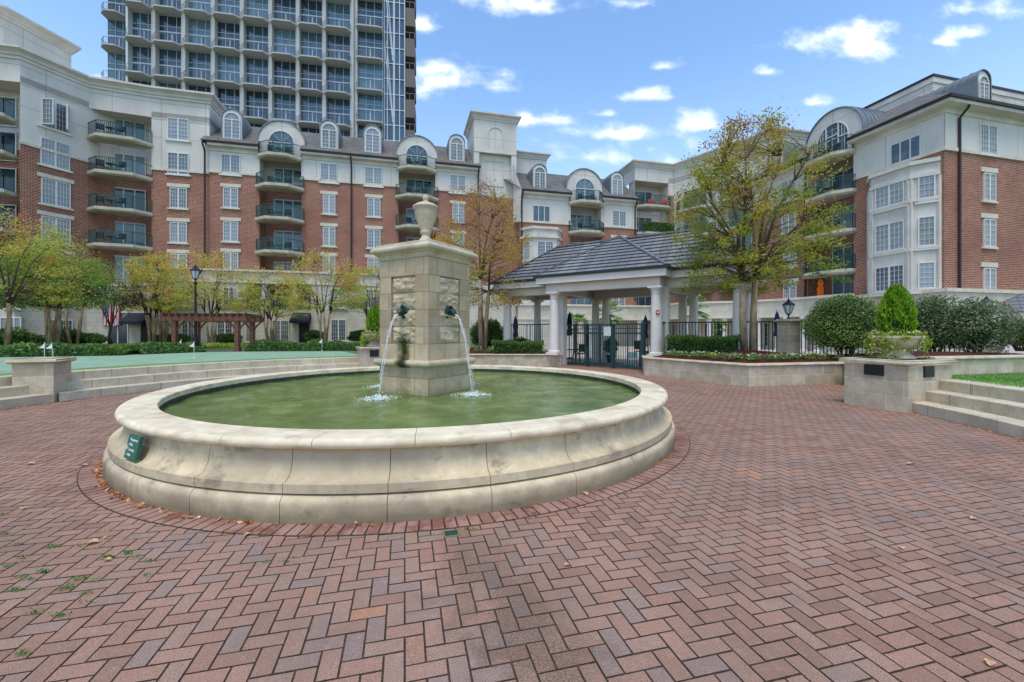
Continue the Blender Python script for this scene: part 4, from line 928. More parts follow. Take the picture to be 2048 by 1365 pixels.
            if w_ > 3 and rail == 'rail':     # ornamental square of the railing
                y = -proj+.08
                for q in (.16, .3, .42): 
                    for (a, c) in (((-q,-q),(q,-q)),((q,-q),(q,q)),((q,q),(-q,q)),((-q,q),(-q,-q))): m.bar((a[0],y,.58+a[1]),(c[0],y,.58+c[1]), .03)
                m.bar((-.42,y,.16),(.42,y,1.0), .025); m.bar((.42,y,.16),(-.42,y,1.0), .025)
            rl = m.mesh('railing', MT[rail]); CACHE[key] = (sl, rl)
        sl, rl = CACHE[key]
        o = link(name, sl, s.r, (p[0]-s.o[0], p[1]-s.o[1], z-s.o[2]), ang); link('railing', rl, o); return o
    def pipe(s, p, ang, z0, z1, out=.15):
        nx, ny = sin(ang), -cos(ang); x, y = p[0]+nx*out, p[1]+ny*out
        m = MB(); m.tube([(x+nx*.45, y+ny*.45, z1), (x+nx*.45, y+ny*.45, z1-.25), (x, y, z1-.75), (x, y, z0)], .075, 8); return s.part('downspout', m, MT['gutter'])
    def eave(s, pts, z, d=.55):
        m = MB(); 
        def rib(prof):
            rows = [[(x, y, z+h) for x, y in offs(pts, -dd)] for dd, h in prof]
            for i in range(len(prof)-1):
                for j in range(len(pts)-1): m.quad(rows[i][j], rows[i][j+1], rows[i+1][j+1], rows[i+1][j])
        rib([(0,-.75),(.1,-.7),(.1,-.42),(.2,-.36),(d-.08,-.34),(d-.08,-.08)]); s.part('eave', m, MT['cornice'])
        m = MB(); rib([(d-.08,-.13),(d+.05,-.13),(d+.07,.04),(d-.1,.06)]); s.part('gutter', m, MT['gutter'])
    def slope(s, name, e0, e1, t0, t1, z0, z1, mat='shingle'):
        m = MB(); m.quad((*e0, z0), (*e1, z0), (*t1, z1), (*t0, z1)); return s.part(name, m, MT[mat])
def fixm(me):
    import bmesh
    bm = bmesh.new(); bm.from_mesh(me); bmesh.ops.recalc_face_normals(bm, faces=bm.faces); bm.to_mesh(me); bm.free(); return me
def width(P, Q, a, b): p, q = hit(P, Q, a), hit(P, Q, b); return hypot(q[0]-p[0], q[1]-p[1])
def facing(P, Q): return atan2(Q[1]-P[1], Q[0]-P[0])
def wins(B, P, Q, px0, px1, zs, hs, style='grid', **kw):
    a = facing(P, Q); p, q = hit(P, Q, px0), hit(P, Q, px1); w = hypot(q[0]-p[0], q[1]-p[1]); c = lerp2(p, q, .5)
    for z, h in zip(zs, hs): B.window(c, a, z, w, h, style, **kw)
def inset(p, ang, d): return (p[0]-sin(ang)*d, p[1]+cos(ang)*d)      # towards the inside of the wall
def recess(P, Q, px0, px1, d):
    "wall path that steps back by d between two sight lines"
    a = facing(P, Q); p, q = hit(P, Q, px0), hit(P, Q, px1); return [p, inset(p, a, d), inset(q, a, d), q]
Z_BR, Z_ST = 16.0, 7.0
# ------------------------------------------------------------------ centre wing (left of the stair tower)
def furniture(p, ang, z, k=0):
    pass
def centre_wing():
    V = 43.6; P, Q = W(-20, V), W(0, V); a = TH
    p0, p1 = onv(419, V), onv(960, V)
    B = Bld('apartment_building', lerp2(p0, p1, .5), .5, 'long red brick apartment building with cream top storey behind the fountain pillar', group='apartment buildings round the courtyard')
    n1, n2 = recess(P, Q, 519, 603, 1.7), recess(P, Q, 797, 871, 1.7)
    path = [p0]+n1+n2+[p1]
    B.wall('brick_wall', path, Z_ST-.3, Z_BR, 'brick')
    off = [offs(path, -.02)[i] for i in range(len(path))]
    B.wall('stucco_wall', off, Z_BR, 18.45, 'stucco'); B.band('stone_band', path, Z_BR-.12, Z_BR+.08, .1, 'trim')
    ez = 18.55
    for s0, s1 in ((p0, n1[0]), (n1[3], n2[0]), (n2[3], p1)): B.eave([s0, s1], ez)
    s_, e_ = add2(p0, AX, -.5), p1
    es, ee = inset(s_, a, -.6), inset(e_, a, -.6); ts, te = inset(add2(s_, AX, .8), a, 3.6), inset(e_, a, 3.6)
    # roof between the big dormers, running behind them
    cuts = [es]+[inset(n1[0], a, -.6), inset(n1[3], a, -.6), inset(n2[0], a, -.6), inset(n2[3], a, -.6)]+[ee]
    m = MB()
    for i in (0, 2, 4): m.quad((*cuts[i], ez), (*cuts[i+1], ez), (*inset(cuts[i+1], a, 4.2), ez+3.4), (*inset(cuts[i], a, 4.2), ez+3.4))
    for i in (1, 3): m.quad((*inset(cuts[i], a, .9), ez+.73), (*inset(cuts[i+1], a, .9), ez+.73), (*inset(cuts[i+1], a, 4.2), ez+3.4), (*inset(cuts[i], a, 4.2), ez+3.4))
    L4, R4 = inset(es, a, 4.2), inset(ee, a, 4.2); m.quad((*L4, ez+3.4), (*R4, ez+3.4), (*inset(R4, a, 8), ez+3.6), (*inset(L4, a, 8), ez+3.6))
    m.quad((*es, ez), (*L4, ez+3.4), (*inset(L4, a, 8), ez+3.6), (*inset(es, a, 12), ez))
    B.part('mansard_roof', m, MT['shingle'])
    rows = [16.72, 13.72, 10.66, 7.85]
    for (x0, x1, y0, y1) in ((443,480,447,477), (641,675,646,671), (730,764,735,761), (900,931,905,928)):
        wins(B, P, Q, x0, x1, [rows[0]], [1.8], sill='white', out=.03)
        wins(B, P, Q, y0, y1, rows[1:], [1.75]*3, lintel='trim', sill='trim')
    for c, w in ((463, 35), (658, 32), (745, 30), (914, 30)):
        p = inset(hit(P, Q, c), a, .15); B.dormer(p, a, ez+.45, 1.6, 2.75, 3.2, win=(1.3, 2.4))
    for (x0, x1), pr in (((519, 603), .8), ((797, 871), .8)):
        p, q = hit(P, Q, x0), hit(P, Q, x1); c = lerp2(p, q, .5); w = hypot(q[0]-p[0], q[1]-p[1])
        B.dormer(inset(c, a, .3), a, ez-.75, w+.5, 3.5, 4.2, win=(round(w*.62, 1), 2.6), big=True)
        for k, zf in enumerate((17.85, 15.0, 12.0, 8.98)):
            B.balcony(c, a, zf, w+(.55 if k else .2), 1.35 if k else 1.1, ch=1.1, side=.35)
        for k, zf in enumerate((15.0, 12.0, 8.98, 6.0)):
            d = inset(c, a, 1.66); B.window(add2(d, AX, .25), a, zf+1.2, w*.72, 2.3, 'slide')
    for x in (411, 703): B.pipe(hit(P, Q, x), a, Z_ST, ez-.1)
    B.pipe(hit(P, Q, 956), a, Z_BR, ez-.1)
    # stone base, two storeys, standing forward of the brick
    V2 = 42.7; P2, Q2 = W(-20, V2), W(0, V2); b0, b1 = onv(300, V2), onv(962, V2)
    l0, l1 = onv(545, V2), onv(622, V2)
    c0, c1 = onv(492, V2), l1
    B.wall('stone_base', [b0, b1], .3, 3.6, 'base'); B.wall('stone_base', [b0, c0], 3.6, 6.1, 'base'); B.wall('stone_base', [c1, b1], 3.6, 6.1, 'base'); B.wall('stone_base', [b0, b1], 6.1, Z_ST, 'base')
    m = MB(); m.quad((*b0, Z_ST), (*b1, Z_ST), (*inset(b1, a, 2), Z_ST), (*inset(b0, a, 2), Z_ST)); B.part('terrace', m, MT['trim'])
    B.band('base_cornice', [b0, b1], Z_ST-.02, Z_ST+.16, .16, 'trim', .3); B.band('base_band', [b0, b1], 5.95, 6.1, .08, 'trim', .02)
    ci, cj = inset(c0, a, 2.0), inset(c1, a, 2.0)
    B.wall('loggia_wall', [c0, ci, cj, c1], 3.6, 6.1, 'base'); m = MB(); m.quad((*c0, 3.6), (*c1, 3.6), (*cj, 3.6), (*ci, 3.6)); m.quad((*ci, 6.1), (*cj, 6.1), (*c1, 6.1), (*c0, 6.1)); B.part('loggia_floor', m, MT['soffit'])
    for x in (526, 588): 
        p = inset(onv(x, V2), a, .35); m = MB(); m.lathe([(.3,3.6),(.3,3.72),(.24,3.78),(.21,5.8),(.26,5.86),(.3,5.95),(.3,6.1)], 16, cx=p[0], cy=p[1]); B.part('column', m, MT['white'])
    for x0, x1 in ((500, 520), (540, 575), (595, 615)):
        p, q = hit(ci, cj, x0), hit(ci, cj, x1); B.window(lerp2(p, q, .5), a, 4.75, hypot(q[0]-p[0], q[1]-p[1]), 2.2, 'slide', pane='pane_d')
    m = MB()
    for i in range(41): x, y = lerp2(inset(c0, a, .1), inset(c1, a, .1), i/40); m.bar((x, y, 3.6), (x, y, 4.55), .025)
    m.bar((*inset(c0, a, .1), 4.55), (*inset(c1, a, .1), 4.55), .05); B.part('railing', m, MT['rail'])
    for (x0, x1, z, h, st, pn) in ((365,389,1.7,2.0,'grid','pane_d'),(435,466,1.7,2.0,'grid','pane_d'),(492,510,1.7,2.0,'grid','pane_d'),(662,692,1.75,2.0,'grid','pane_d'),(745,775,1.75,2.0,'grid','pane_d'),(800,830,1.75,2.0,'grid','pane_d'),
                               (362,380,4.7,1.7,'grid','pane_d'),(446,470,4.7,1.7,'grid','pane_d'),(664,690,4.75,1.8,'grid','pane'),(732,762,4.75,1.8,'grid','pane'),(545,578,1.55,2.2,'wide','pane_d'),(820,850,4.75,1.8,'grid','pane'),(880,905,4.75,1.8,'grid','pane')):
        wins(B, P2, Q2, x0, x1, [z], [h], st, pane=pn, sill='trim')
    m = MB(); p, q = hit(P2, Q2, 598), hit(P2, Q2, 619); m.prism([inset(p, a, -.05), inset(q, a, -.05), q, p], .3, 2.7); B.part('door', m, MT['door'])
    return B
def awning(px0, px1, P, Q, zt, words, proj=1.1):
    a = facing(P, Q); p, q = hit(P, Q, px0), hit(P, Q, px1); o = (p[0], p[1], zt); m = MB(); f = lambda pt, d, z: (*inset(pt, a, -d), z)
    A0, A1, B0, B1 = f(p, .02, zt), f(q, .02, zt), f(p, proj, zt-.75), f(q, proj, zt-.75); C0, C1 = f(p, proj, zt-.95), f(q, proj, zt-.95); D0, D1 = f(p, .02, zt-.95), f(q, .02, zt-.95)
    m.quad(A0, B0, B1, A1); m.quad(B0, C0, C1, B1); m.poly([A0, D0, C0, B0]); m.poly([A1, B1, C1, D1])
    o_ = m.build('canvas', MT['awning'], None, shift=o); r = empty('door_awning', o, 0, words, 'awning', 'black awnings over ground floor doors'); o_.parent = r
    m = MB(); m.bar(D0, C0, .03); m.bar(D1, C1, .03); m.bar(C0, C1, .03); m.build('frame', MT['black'], r, shift=o)
B = centre_wing()
awning(585, 622, W(-20, 42.7), W(0, 42.7), 3.35, 'black fabric awning over the door right of the loggia columns, behind the lawn')
# ------------------------------------------------------------------ left wing
LW = [(-44.5, 30.3), (-37.05, 32.05), (-35.55, 35.75), (-31.6, 37.0), (-27.1, 38.1)]
def left_wing():
    L0, L1, L2, L3 = LW[0], LW[1], LW[2], LW[3]
    V = 43.85; L3 = onv(303, V); L4 = onv(419, V); L5 = add2(L4, BX, 9)
    B = Bld('apartment_building', (-34, 36), .5, 'tall left apartment wing with two cream upper storeys over red brick and stacked balconies', group='apartment buildings round the courtyard')
    a12, a23, a34 = facing(L1, L2), facing(L2, L3), facing(L3, L4); zt = 22.1
    rec = [hit(L2, L3, 176), inset(hit(L2, L3, 190), a23, 1.9)]
    # recess behind the stacked balconies
    Ra = L2; Rb = add2(L2, (cos(a23+.9), sin(a23+.9)), 2.0); Rc = inset(L3, a34, 1.9)
    # balcony recess at the left edge
    K0 = inset(L1, facing(L0, L1), 1.8); K1 = inset(L0, facing(L0, L1), 1.8)
    path = [K1, K0, L1, L2, Rb, Rc, L3, L4, L5]; W0 = add2(L0, (cos(facing(L0, L1)), sin(facing(L0, L1))), -22); top = [W0, L0, L1, L2, L3, L4, L5]
    B.wall('brick_wall', [W0, L0, K1], 5.6, 15.9, 'brick'); B.wall('stucco_wall', [W0, L0, K1], 15.9, 20.9, 'stucco'); B.wall('stone_base', [W0, (-46, 30.9)], .3, 5.6, 'base')
    for f in (.3, .7): [B.window(lerp2(W0, L0, f), facing(W0, L0), z, 2.4, 1.9, 'wide', lintel='trim', sill='trim') for z in (15.7, 12.6, 9.65, 6.75)]
    B.wall('brick_wall', path[:8], 5.6, 15.9, 'brick'); B.wall('stucco_wall', path, 15.9, 20.9, 'stucco')
    B.wall('parapet', top, 20.4, zt, 'stucco'); m = MB(); m.poly([(*p, 20.4) for p in (K1, K0, L1, L0)]); m.poly([(*p, 20.4) for p in (Ra, Rb, Rc, L3)]); B.part('soffit', m, MT['soffit'])
    B.cornice('cornice', top, zt); B.band('reveal', top[2:4], 20.3, 20.38, .03, 'trim', .0); B.band('reveal', top[4:6], 20.3, 20.38, .03, 'trim', 0)
    m = MB(); m.poly([(*p, zt+.7) for p in top+[add2(L0, BX, 20), add2(W0, BX, 20)]]); B.part('roof', m, MT['trim'])
    B.band('stone_band', [L1, L2], 15.78, 15.98, .1, 'trim'); B.band('stone_band', [L3, L4], 15.78, 15.98, .1, 'trim')
    # windows of the angled bay and of the flat block
    for px0, px1, rows in ((81, 138, [(18.75, 2.2, None), (15.7, 2.1, None)]),):
        for z, h, l in rows: wins(B, L1, L2, px0, px1, [z], [h], 'wide', sill='white', out=.03)
    wins(B, L1, L2, 82, 140, [12.6, 9.65, 6.75], [2.0, 2.0, 2.0], 'wide', lintel='trim', sill='trim')
    # top window of the bay has both casements standing open
    P_, Q_ = L1, L2; c0, c1 = hit(P_, Q_, 84), hit(P_, Q_, 137)
    for (pt, an) in ((c0, a12-radians(62)), (c1, a12+pi+radians(62))):
        fr, pn = win_mesh('grid1', .8, 2.0); pp = inset(pt, a12, -.1); s = .4
        o = link('window', fr, B.r, (pp[0]-B.o[0]+cos(an)*s, pp[1]-B.o[1]+sin(an)*s, 18.75-B.o[2]), an); link('pane', pn, o)
    wins(B, L3, L4, 336, 378, [19.55, 16.5], [1.9, 1.9], sill='white', out=.03)
    wins(B, L3, L4, 341, 374, [13.45, 10.4, 7.6], [1.8, 1.8, 1.8], lintel='trim', sill='trim')
    # balconies in the corner
    c = lerp2(L2, L3, .5); wb = hypot(L3[0]-L2[0], L3[1]-L2[1])
    for zf in (18.05, 15.05, 12.0, 8.98): B.balcony(c, a23, zf, wb+.25, 1.1, ch=1.0, side=.1)
    for zf in (18.05, 15.05, 12.0, 8.98, 6.0):
        p = hit(Rb, Rc, 226); q = hit(Rb, Rc, 292); cc = lerp2(p, q, .5); B.window(inset(cc, facing(Rb, Rc), -.06), facing(Rb, Rc), zf+1.2, hypot(q[0]-p[0], q[1]-p[1]), 2.3, 'slide')
    a01 = facing(L0, L1); c = lerp2(L0, L1, .62)
    for zf in (17.6, 14.9, 12.05, 9.2): B.balcony(c, a01, zf, 5.2, 1.3, ch=.5, side=.9)
    for zf in (17.6, 14.9, 12.05, 9.2): B.window(inset(lerp2(L0, L1, .6), a01, 1.75), a01, zf+1.2, 3.2, 2.3, 'slide', pane='pane_d')
    # stone base
    S = [(-46, 30.9), (-37.3, 31.9), (-35.2, 35.2), (-33.7, 35.9), onv(300, 42.7)]
    B.wall('stone_base', S, .3, 5.6, 'base'); m = MB(); m.poly([(*p, 5.6) for p in S+[(-33, 39.5), (-46, 40)]]); B.part('terrace', m, MT['trim']); B.band('base_cornice', S, 5.45, 5.75, .12, 'trim', .2)
    def gw(i, x0, x1, z, h, st, pn='pane_d'): wins(B, S[i], S[i+1], x0, x1, [z], [h], st, pane=pn, sill='trim')
    gw(0, 2, 44, 1.55, 2.3, 'slide', 'pane'); gw(1, 91, 145, 1.5, 2.1, 'wide'); gw(3, 195, 257, 1.4, 2.2, 'slide'); gw(3, 204, 255, 4.3, 2.0, 'slide'); gw(0, 16, 40, 4.2, 1.7, 'grid'); gw(1, 118, 134, 4.1, 1.5, 'grid')
    a = facing(S[3], S[4]); m = MB(); p, q = hit(S[3], S[4], 282), hit(S[3], S[4], 300); m.prism([inset(p, a, -.05), inset(q, a, -.05), q, p], .3, 2.6); B.part('door', m, MT['door'])
    # penthouse block behind the parapet
    H = [(-52, 31.5), A(5, 35.5), A(150, 41.5)]; H.append(add2(H[2], (-.35, .94), 8)); B.wall('penthouse_wall', [(-50, 31), A(6, 36.5), A(143, 41.3), add2(A(143, 41.3), (-.9, .43), 8)], zt+.5, 28.6, 'stucco')
    B.cornice('penthouse_cornice', [(-50, 31), A(6, 36.5), A(143, 41.3), add2(A(143, 41.3), (-.9, .43), 8)], 28.5, 1.1); m = MB(); m.poly([(*p, 29.3) for p in [(-50, 31), A(6, 36.5), A(143, 41.3), add2(A(143, 41.3), (-.9, .43), 8)]]); B.part('penthouse_roof', m, MT['trim'])
    # wall lanterns are things of their own
    return S, B
S_L, BL = left_wing()
awning(258, 303, S_L[3], S_L[4], 3.2, 'black fabric awning over the door right of the draped flag, in the left wing')
# ------------------------------------------------------------------ stair tower and middle wing
def middle_wing():
    V = 43.6; a = TH; P, Q = W(-20, V), W(0, V)
    B = Bld('stair_tower', onv(990, V), .5, 'tall cream stucco stair tower with blind arch panel rising beside the fountain pillar', 'tower')
    t0, t1 = onv(948, V), onv(1033, V); zt = 23.6; bk = 5
    Pt = [inset(t0, a, bk), t0, t1, inset(t1, a, bk+3)]
    w = hypot(t1[0]-t0[0], t1[1]-t0[1]); i0, i1 = add2(t0, AX, .55), add2(t1, AX, -.55)
    B.wall('stucco_wall', Pt, 20.3, zt, 'stucco'); B.wall('stucco_wall', [inset(t0, a, bk), t0, i0, inset(i0, a, .45), inset(i1, a, .45), i1, t1, inset(t1, a, bk+3)], 15.6, 20.3, 'stucco')
    B.wall('brick_wall', [onv(958, V), onv(1036, V)], 6.5, 15.7, 'brick'); B.cornice('cornice', Pt, zt, .85); B.wall('stone_base', [onv(955, V-.3), onv(1046, V-.3)], -.05, 6.6, 'base')
    m = MB(); m.poly([(*p, zt+.6) for p in Pt]); B.part('roof', m, MT['trim'])
    m = MB(); m.quad((*i0, 20.3), (*i1, 20.3), (*inset(i1, a, .45), 20.3), (*inset(i0, a, .45), 20.3)); B.part('soffit', m, MT['soffit'])
    # blind arch and blind panel mouldings
    c = lerp2(t0, t1, .5); m = MB(); f = lambda x, z, d=.03: (*inset(add2(c, AX, x), a, -d), z)
    pts = [(-.78, 21.0), (-.78, 22.2)]+[(-.78*cos(pi*i/10), 22.2+.78*sin(pi*i/10)) for i in range(1, 10)]+[(.78, 22.2), (.78, 21.0)]
    for p, q in zip(pts[:-1], pts[1:]): m.bar(f(*p), f(*q), .07)
    B.part('arch_moulding', m, MT['cornice']); m = MB()
    pts = [(-.9, 17), (-.9, 19.6), (.9, 19.6), (.9, 17), (-.9, 17)]
    for p, q in zip(pts[:-1], pts[1:]): m.bar(f(*p, -.42), f(*q, -.42), .07)
    B.part('panel_moulding', m, MT['cornice'])
    B.band('reveal', [t0, t1], 20.25, 20.4, .05, 'cornice', 0)
    # block behind
    B2 = Bld('roof_block', onv(1060, 46), 15, 'plain cream stucco block with cornice just right of the stair tower', 'building')
    q = [onv(1030, 46), onv(1093, 46), add2(onv(1093, 46), BX, 6)]
    B2.wall('stucco_wall', q, 14.5, 21.2, 'stucco'); B2.cornice('cornice', q, 21.1, .8)
    # middle wing
    V = 42.6; P, Q = W(-5, V), W(10, V); p0, p1 = onv(1040, V), onv(1273, V); ez = 16.25
    B = Bld('apartment_building', onv(1150, V), .3, 'lower middle apartment building with stone bay window and grey roof above the pavilion', group='apartment buildings round the courtyard')
    n = recess(P, Q, 1141, 1202, 1.6); path = [add2(p0, BX, 4), p0]+n+[p1]
    B.wall('brick_wall', path, 4.3, 13.1, 'brick'); B.wall('stucco_wall', offs(path, -.02), 13.1, ez-.1, 'stucco'); B.band('stone_band', path, 13.0, 13.2, .1, 'trim')
    B.eave([p0, n[0]], ez); B.eave([n[3], p1], ez)
    m = MB(); k = [inset(p0, a, -.6), inset(n[0], a, -.6), inset(n[3], a, -.6), inset(p1, a, -.6)]; kt = [inset(p, a, 4.6) for p in k]; kt[0] = add2(kt[0], AX, -3.3)
    m.quad((*add2(k[0], AX, -.0), ez), (*k[1], ez), (*kt[1], ez+3.6), (*kt[0], ez+3.6)); m.quad((*k[2], ez), (*k[3], ez), (*kt[3], ez+3.6), (*kt[2], ez+3.6)); m.quad((*inset(k[1], a, .9), ez+.7), (*inset(k[2], a, .9), ez+.7), (*kt[2], ez+3.6), (*kt[1], ez+3.6))
    B.part('mansard_roof', m, MT['shingle'])
    m = MB(); kl = k[0]; m.poly([(*kl, ez-.05), (*onv(1026, 43.4), 19.3), (*onv(1026, 43.4), 13.1), (*p0, 13.1)]); B.part('gable_wall', m, MT['stucco'])
    for x in (1080, 1235): B.dormer(inset(hit(P, Q, x), a, .1), a, ez+.25, 1.5, 2.7, 4.2, win=(1.2, 2.3))
    pc, qc = hit(P, Q, 1141), hit(P, Q, 1202); c = lerp2(pc, qc, .5); w = hypot(qc[0]-pc[0], qc[1]-pc[1])
    B.dormer(inset(c, a, .3), a, ez-.7, w+.6, 3.7, 5, win=(round(w*.66, 1), 2.7), big=True)
    for zf in (15.45, 12.3, 9.2): B.balcony(c, a, zf, w+.5, 1.3, ch=1.0, side=.3)
    for zf in (12.3, 9.2, 6.2, 4.4): B.window(inset(c, a, 1.56), a, zf+1.2, w*.8, 2.3, 'slide')
    wins(B, P, Q, 1065, 1100, [14.0], [1.7], 'slide'); wins(B, P, Q, 1225, 1251, [14.05], [1.7], sill='white'); wins(B, P, Q, 1225, 1249, [11.0, 7.9, 5.2], [1.7]*3, lintel='trim', sill='trim')
    B.pipe(hit(P, Q, 1269), a, 5, ez-.1); B.pipe(hit(P, Q, 1043), a, 5, ez-.1)
    # stone bay
    b = [hit(P, Q, 1043), hit(P, Q, 1122)]; bo = [inset(hit(P, Q, 1060), a, -1.2), inset(hit(P, Q, 1106), a, -1.2)]; bay = [b[0], bo[0], bo[1], b[1]]
    B.wall('bay_wall', bay, 4.3, 12.2, 'cornice'); B.band('bay_cornice', bay, 11.2, 11.45, .2, 'cornice', .1); B.band('bay_cornice', bay, 12.1, 12.35, .14, 'cornice', .1); B.band('bay_band', bay, 8.0, 8.25, .12, 'cornice', .1)
    for z in (9.9, 6.8):
        ww = hypot(bo[1][0]-bo[0][0], bo[1][1]-bo[0][1]); B.window(lerp2(bo[0], bo[1], .5), a, z, ww*.66, 1.9, 'grid', sill='cornice'); B.window(lerp2(b[0], bo[0], .5), facing(b[0], bo[0]), z, .8, 1.9, 'grid1', sill='cornice'); B.window(lerp2(bo[1], b[1], .5), facing(bo[1], b[1]), z, .8, 1.9, 'grid1', sill='cornice')
    m = MB(); m.poly([(*p, 12.3) for p in bay]); B.part('bay_roof', m, MT['trim'])
    # window strip seen under the pavilion roof
    # angled corner at right with flat parapet
    C0 = onv(1270, 43.4); C1 = onv(1347, 43.4); C2 = (25.15, 40.7); C3 = (30.6, 41.9)
    B = Bld('apartment_building', C1, .3, 'angled corner apartment building with flat parapet and long balconies behind the tall crape myrtle', group='apartment buildings round the courtyard')
    T = [add2(C0, BX, 6), C0, C1, C2, C3]; D0, D1 = inset(onv(1273, 43.4), a, 1.7), inset(onv(1337, 43.4), a, 1.7); E0, E1 = onv(1337, 43.4), onv(1361, 43.4)
    path = [C0, D0, D1, E0, C1, C2, C3]
    B.wall('brick_wall', path, 4.3, 13.1, 'brick'); B.wall('stucco_wall', path, 13.1, 19.4, 'stucco'); B.wall('parapet', T, 18.8, 20.4, 'stucco'); B.cornice('cornice', T, 20.3, .85)
    m = MB(); m.poly([(*p, 18.8) for p in (C0, D0, D1, E0)]); B.part('soffit', m, MT['soffit'])
    B.wall('brick_pier', [inset(E0, a, -.05), inset(E1, a, -.05)], 4.3, 17.4, 'brick')
    c = lerp2(C0, E0, .5); w = hypot(E0[0]-C0[0], E0[1]-C0[1])
    for zf in (15.85, 12.8, 9.7, 6.6):
        B.balcony(c, a, zf, w+.1, 1.2, ch=.8, side=.5)
    for zf in (15.85, 12.8, 9.7, 6.6, 4.3): B.window(inset(lerp2(C0, E0, .42), a, 1.64), a, zf+1.2, w*.62, 2.3, 'slide')
    a12 = facing(C1, C2)
    for f, w in ((.25, 3.6), (.7, 3.2)):
        for zf in (15.2, 12.2, 9.2, 6.2): B.balcony(lerp2(C1, C2, f), a12, zf, w+.6, 1.2, ch=.8, side=.5); B.window(lerp2(C1, C2, f), a12, zf+1.2, w-.8, 2.3, 'slide')
    for zf in (16.0, 13.0, 10.0, 7.0): B.window(lerp2(C1, C2, .48), a12, zf+.3, 1.2, 1.7)
    # curved stone base of the pool court
    S = [onv(1036, 41.8), onv(1120, 41.6), onv(1300, 41.4), A(1367, 41.0), A(1460, 39.6), A(1549, 37.2), A(1605, 35.2), A(1700, 31.6)]
    B = Bld('pool_terrace', S[3], 0, 'pale stone terrace with white columned arcade behind the swimming pool', 'terrace')
    B.wall('parapet', S, 2.95, 4.3, 'base'); B.band('coping', S, 4.28, 4.46, .14, 'trim', .5); B.band('cornice', S, 2.85, 3.05, .12, 'trim', .5)
    m = MB(); o = offs(S, 3.0)
    for i in range(len(S)-1): m.quad((*S[i], 4.3), (*S[i+1], 4.3), (*o[i+1], 4.3), (*o[i], 4.3)); m.quad((*o[i], 2.9), (*o[i+1], 2.9), (*S[i+1], 2.9), (*S[i], 2.9))
    B.part('terrace_floor', m, MT['trim']); B.wall('arcade_wall', offs(S, 2.2), -.05, 3.0, 'base'); B.wall('solid_wall', [S[0], S[1], lerp2(S[1], S[2], .25)], -.05, 3.0, 'base')
    for i, x in enumerate([1180, 1230, 1280, 1330, 1375, 1421, 1452, 1478, 1520, 1560, 1577, 1612, 1640]):
        for j in range(len(S)-1):
            h = hit(S[j], S[j+1], x)
            if min(S[j][0], S[j+1][0])-.01 <= h[0] <= max(S[j][0], S[j+1][0])+.01:
                p = add2(h, (0, 1), .3); m = MB(); m.lathe([(.26,-.05),(.26,.1),(.2,.15),(.18,2.5),(.24,2.6),(.28,2.7),(.28,2.9)], 14, cx=p[0], cy=p[1]); B.part('column', m, MT['white']); break
    R2 = offs(S, 2.17)
    for (i, f, w, h) in ((2,.15,1.4,2.2),(2,.45,1.4,2.2),(2,.8,1.4,2.2),(3,.5,1.6,2.2),(4,.4,1.6,2.2),(4,.8,1.4,2.2),(5,.5,1.6,2.2),(6,.5,1.4,2.2)): B.window(lerp2(R2[i], R2[i+1], f), facing(R2[i], R2[i+1]), 1.35, w, h, 'grid', pane='pane_d')
    for x0, x1 in ((1050, 1062), (1077, 1086)): wins(B, S[0], S[1], x0, x1, [1.5], [1.8], 'grid', pane='pane_d')
middle_wing()
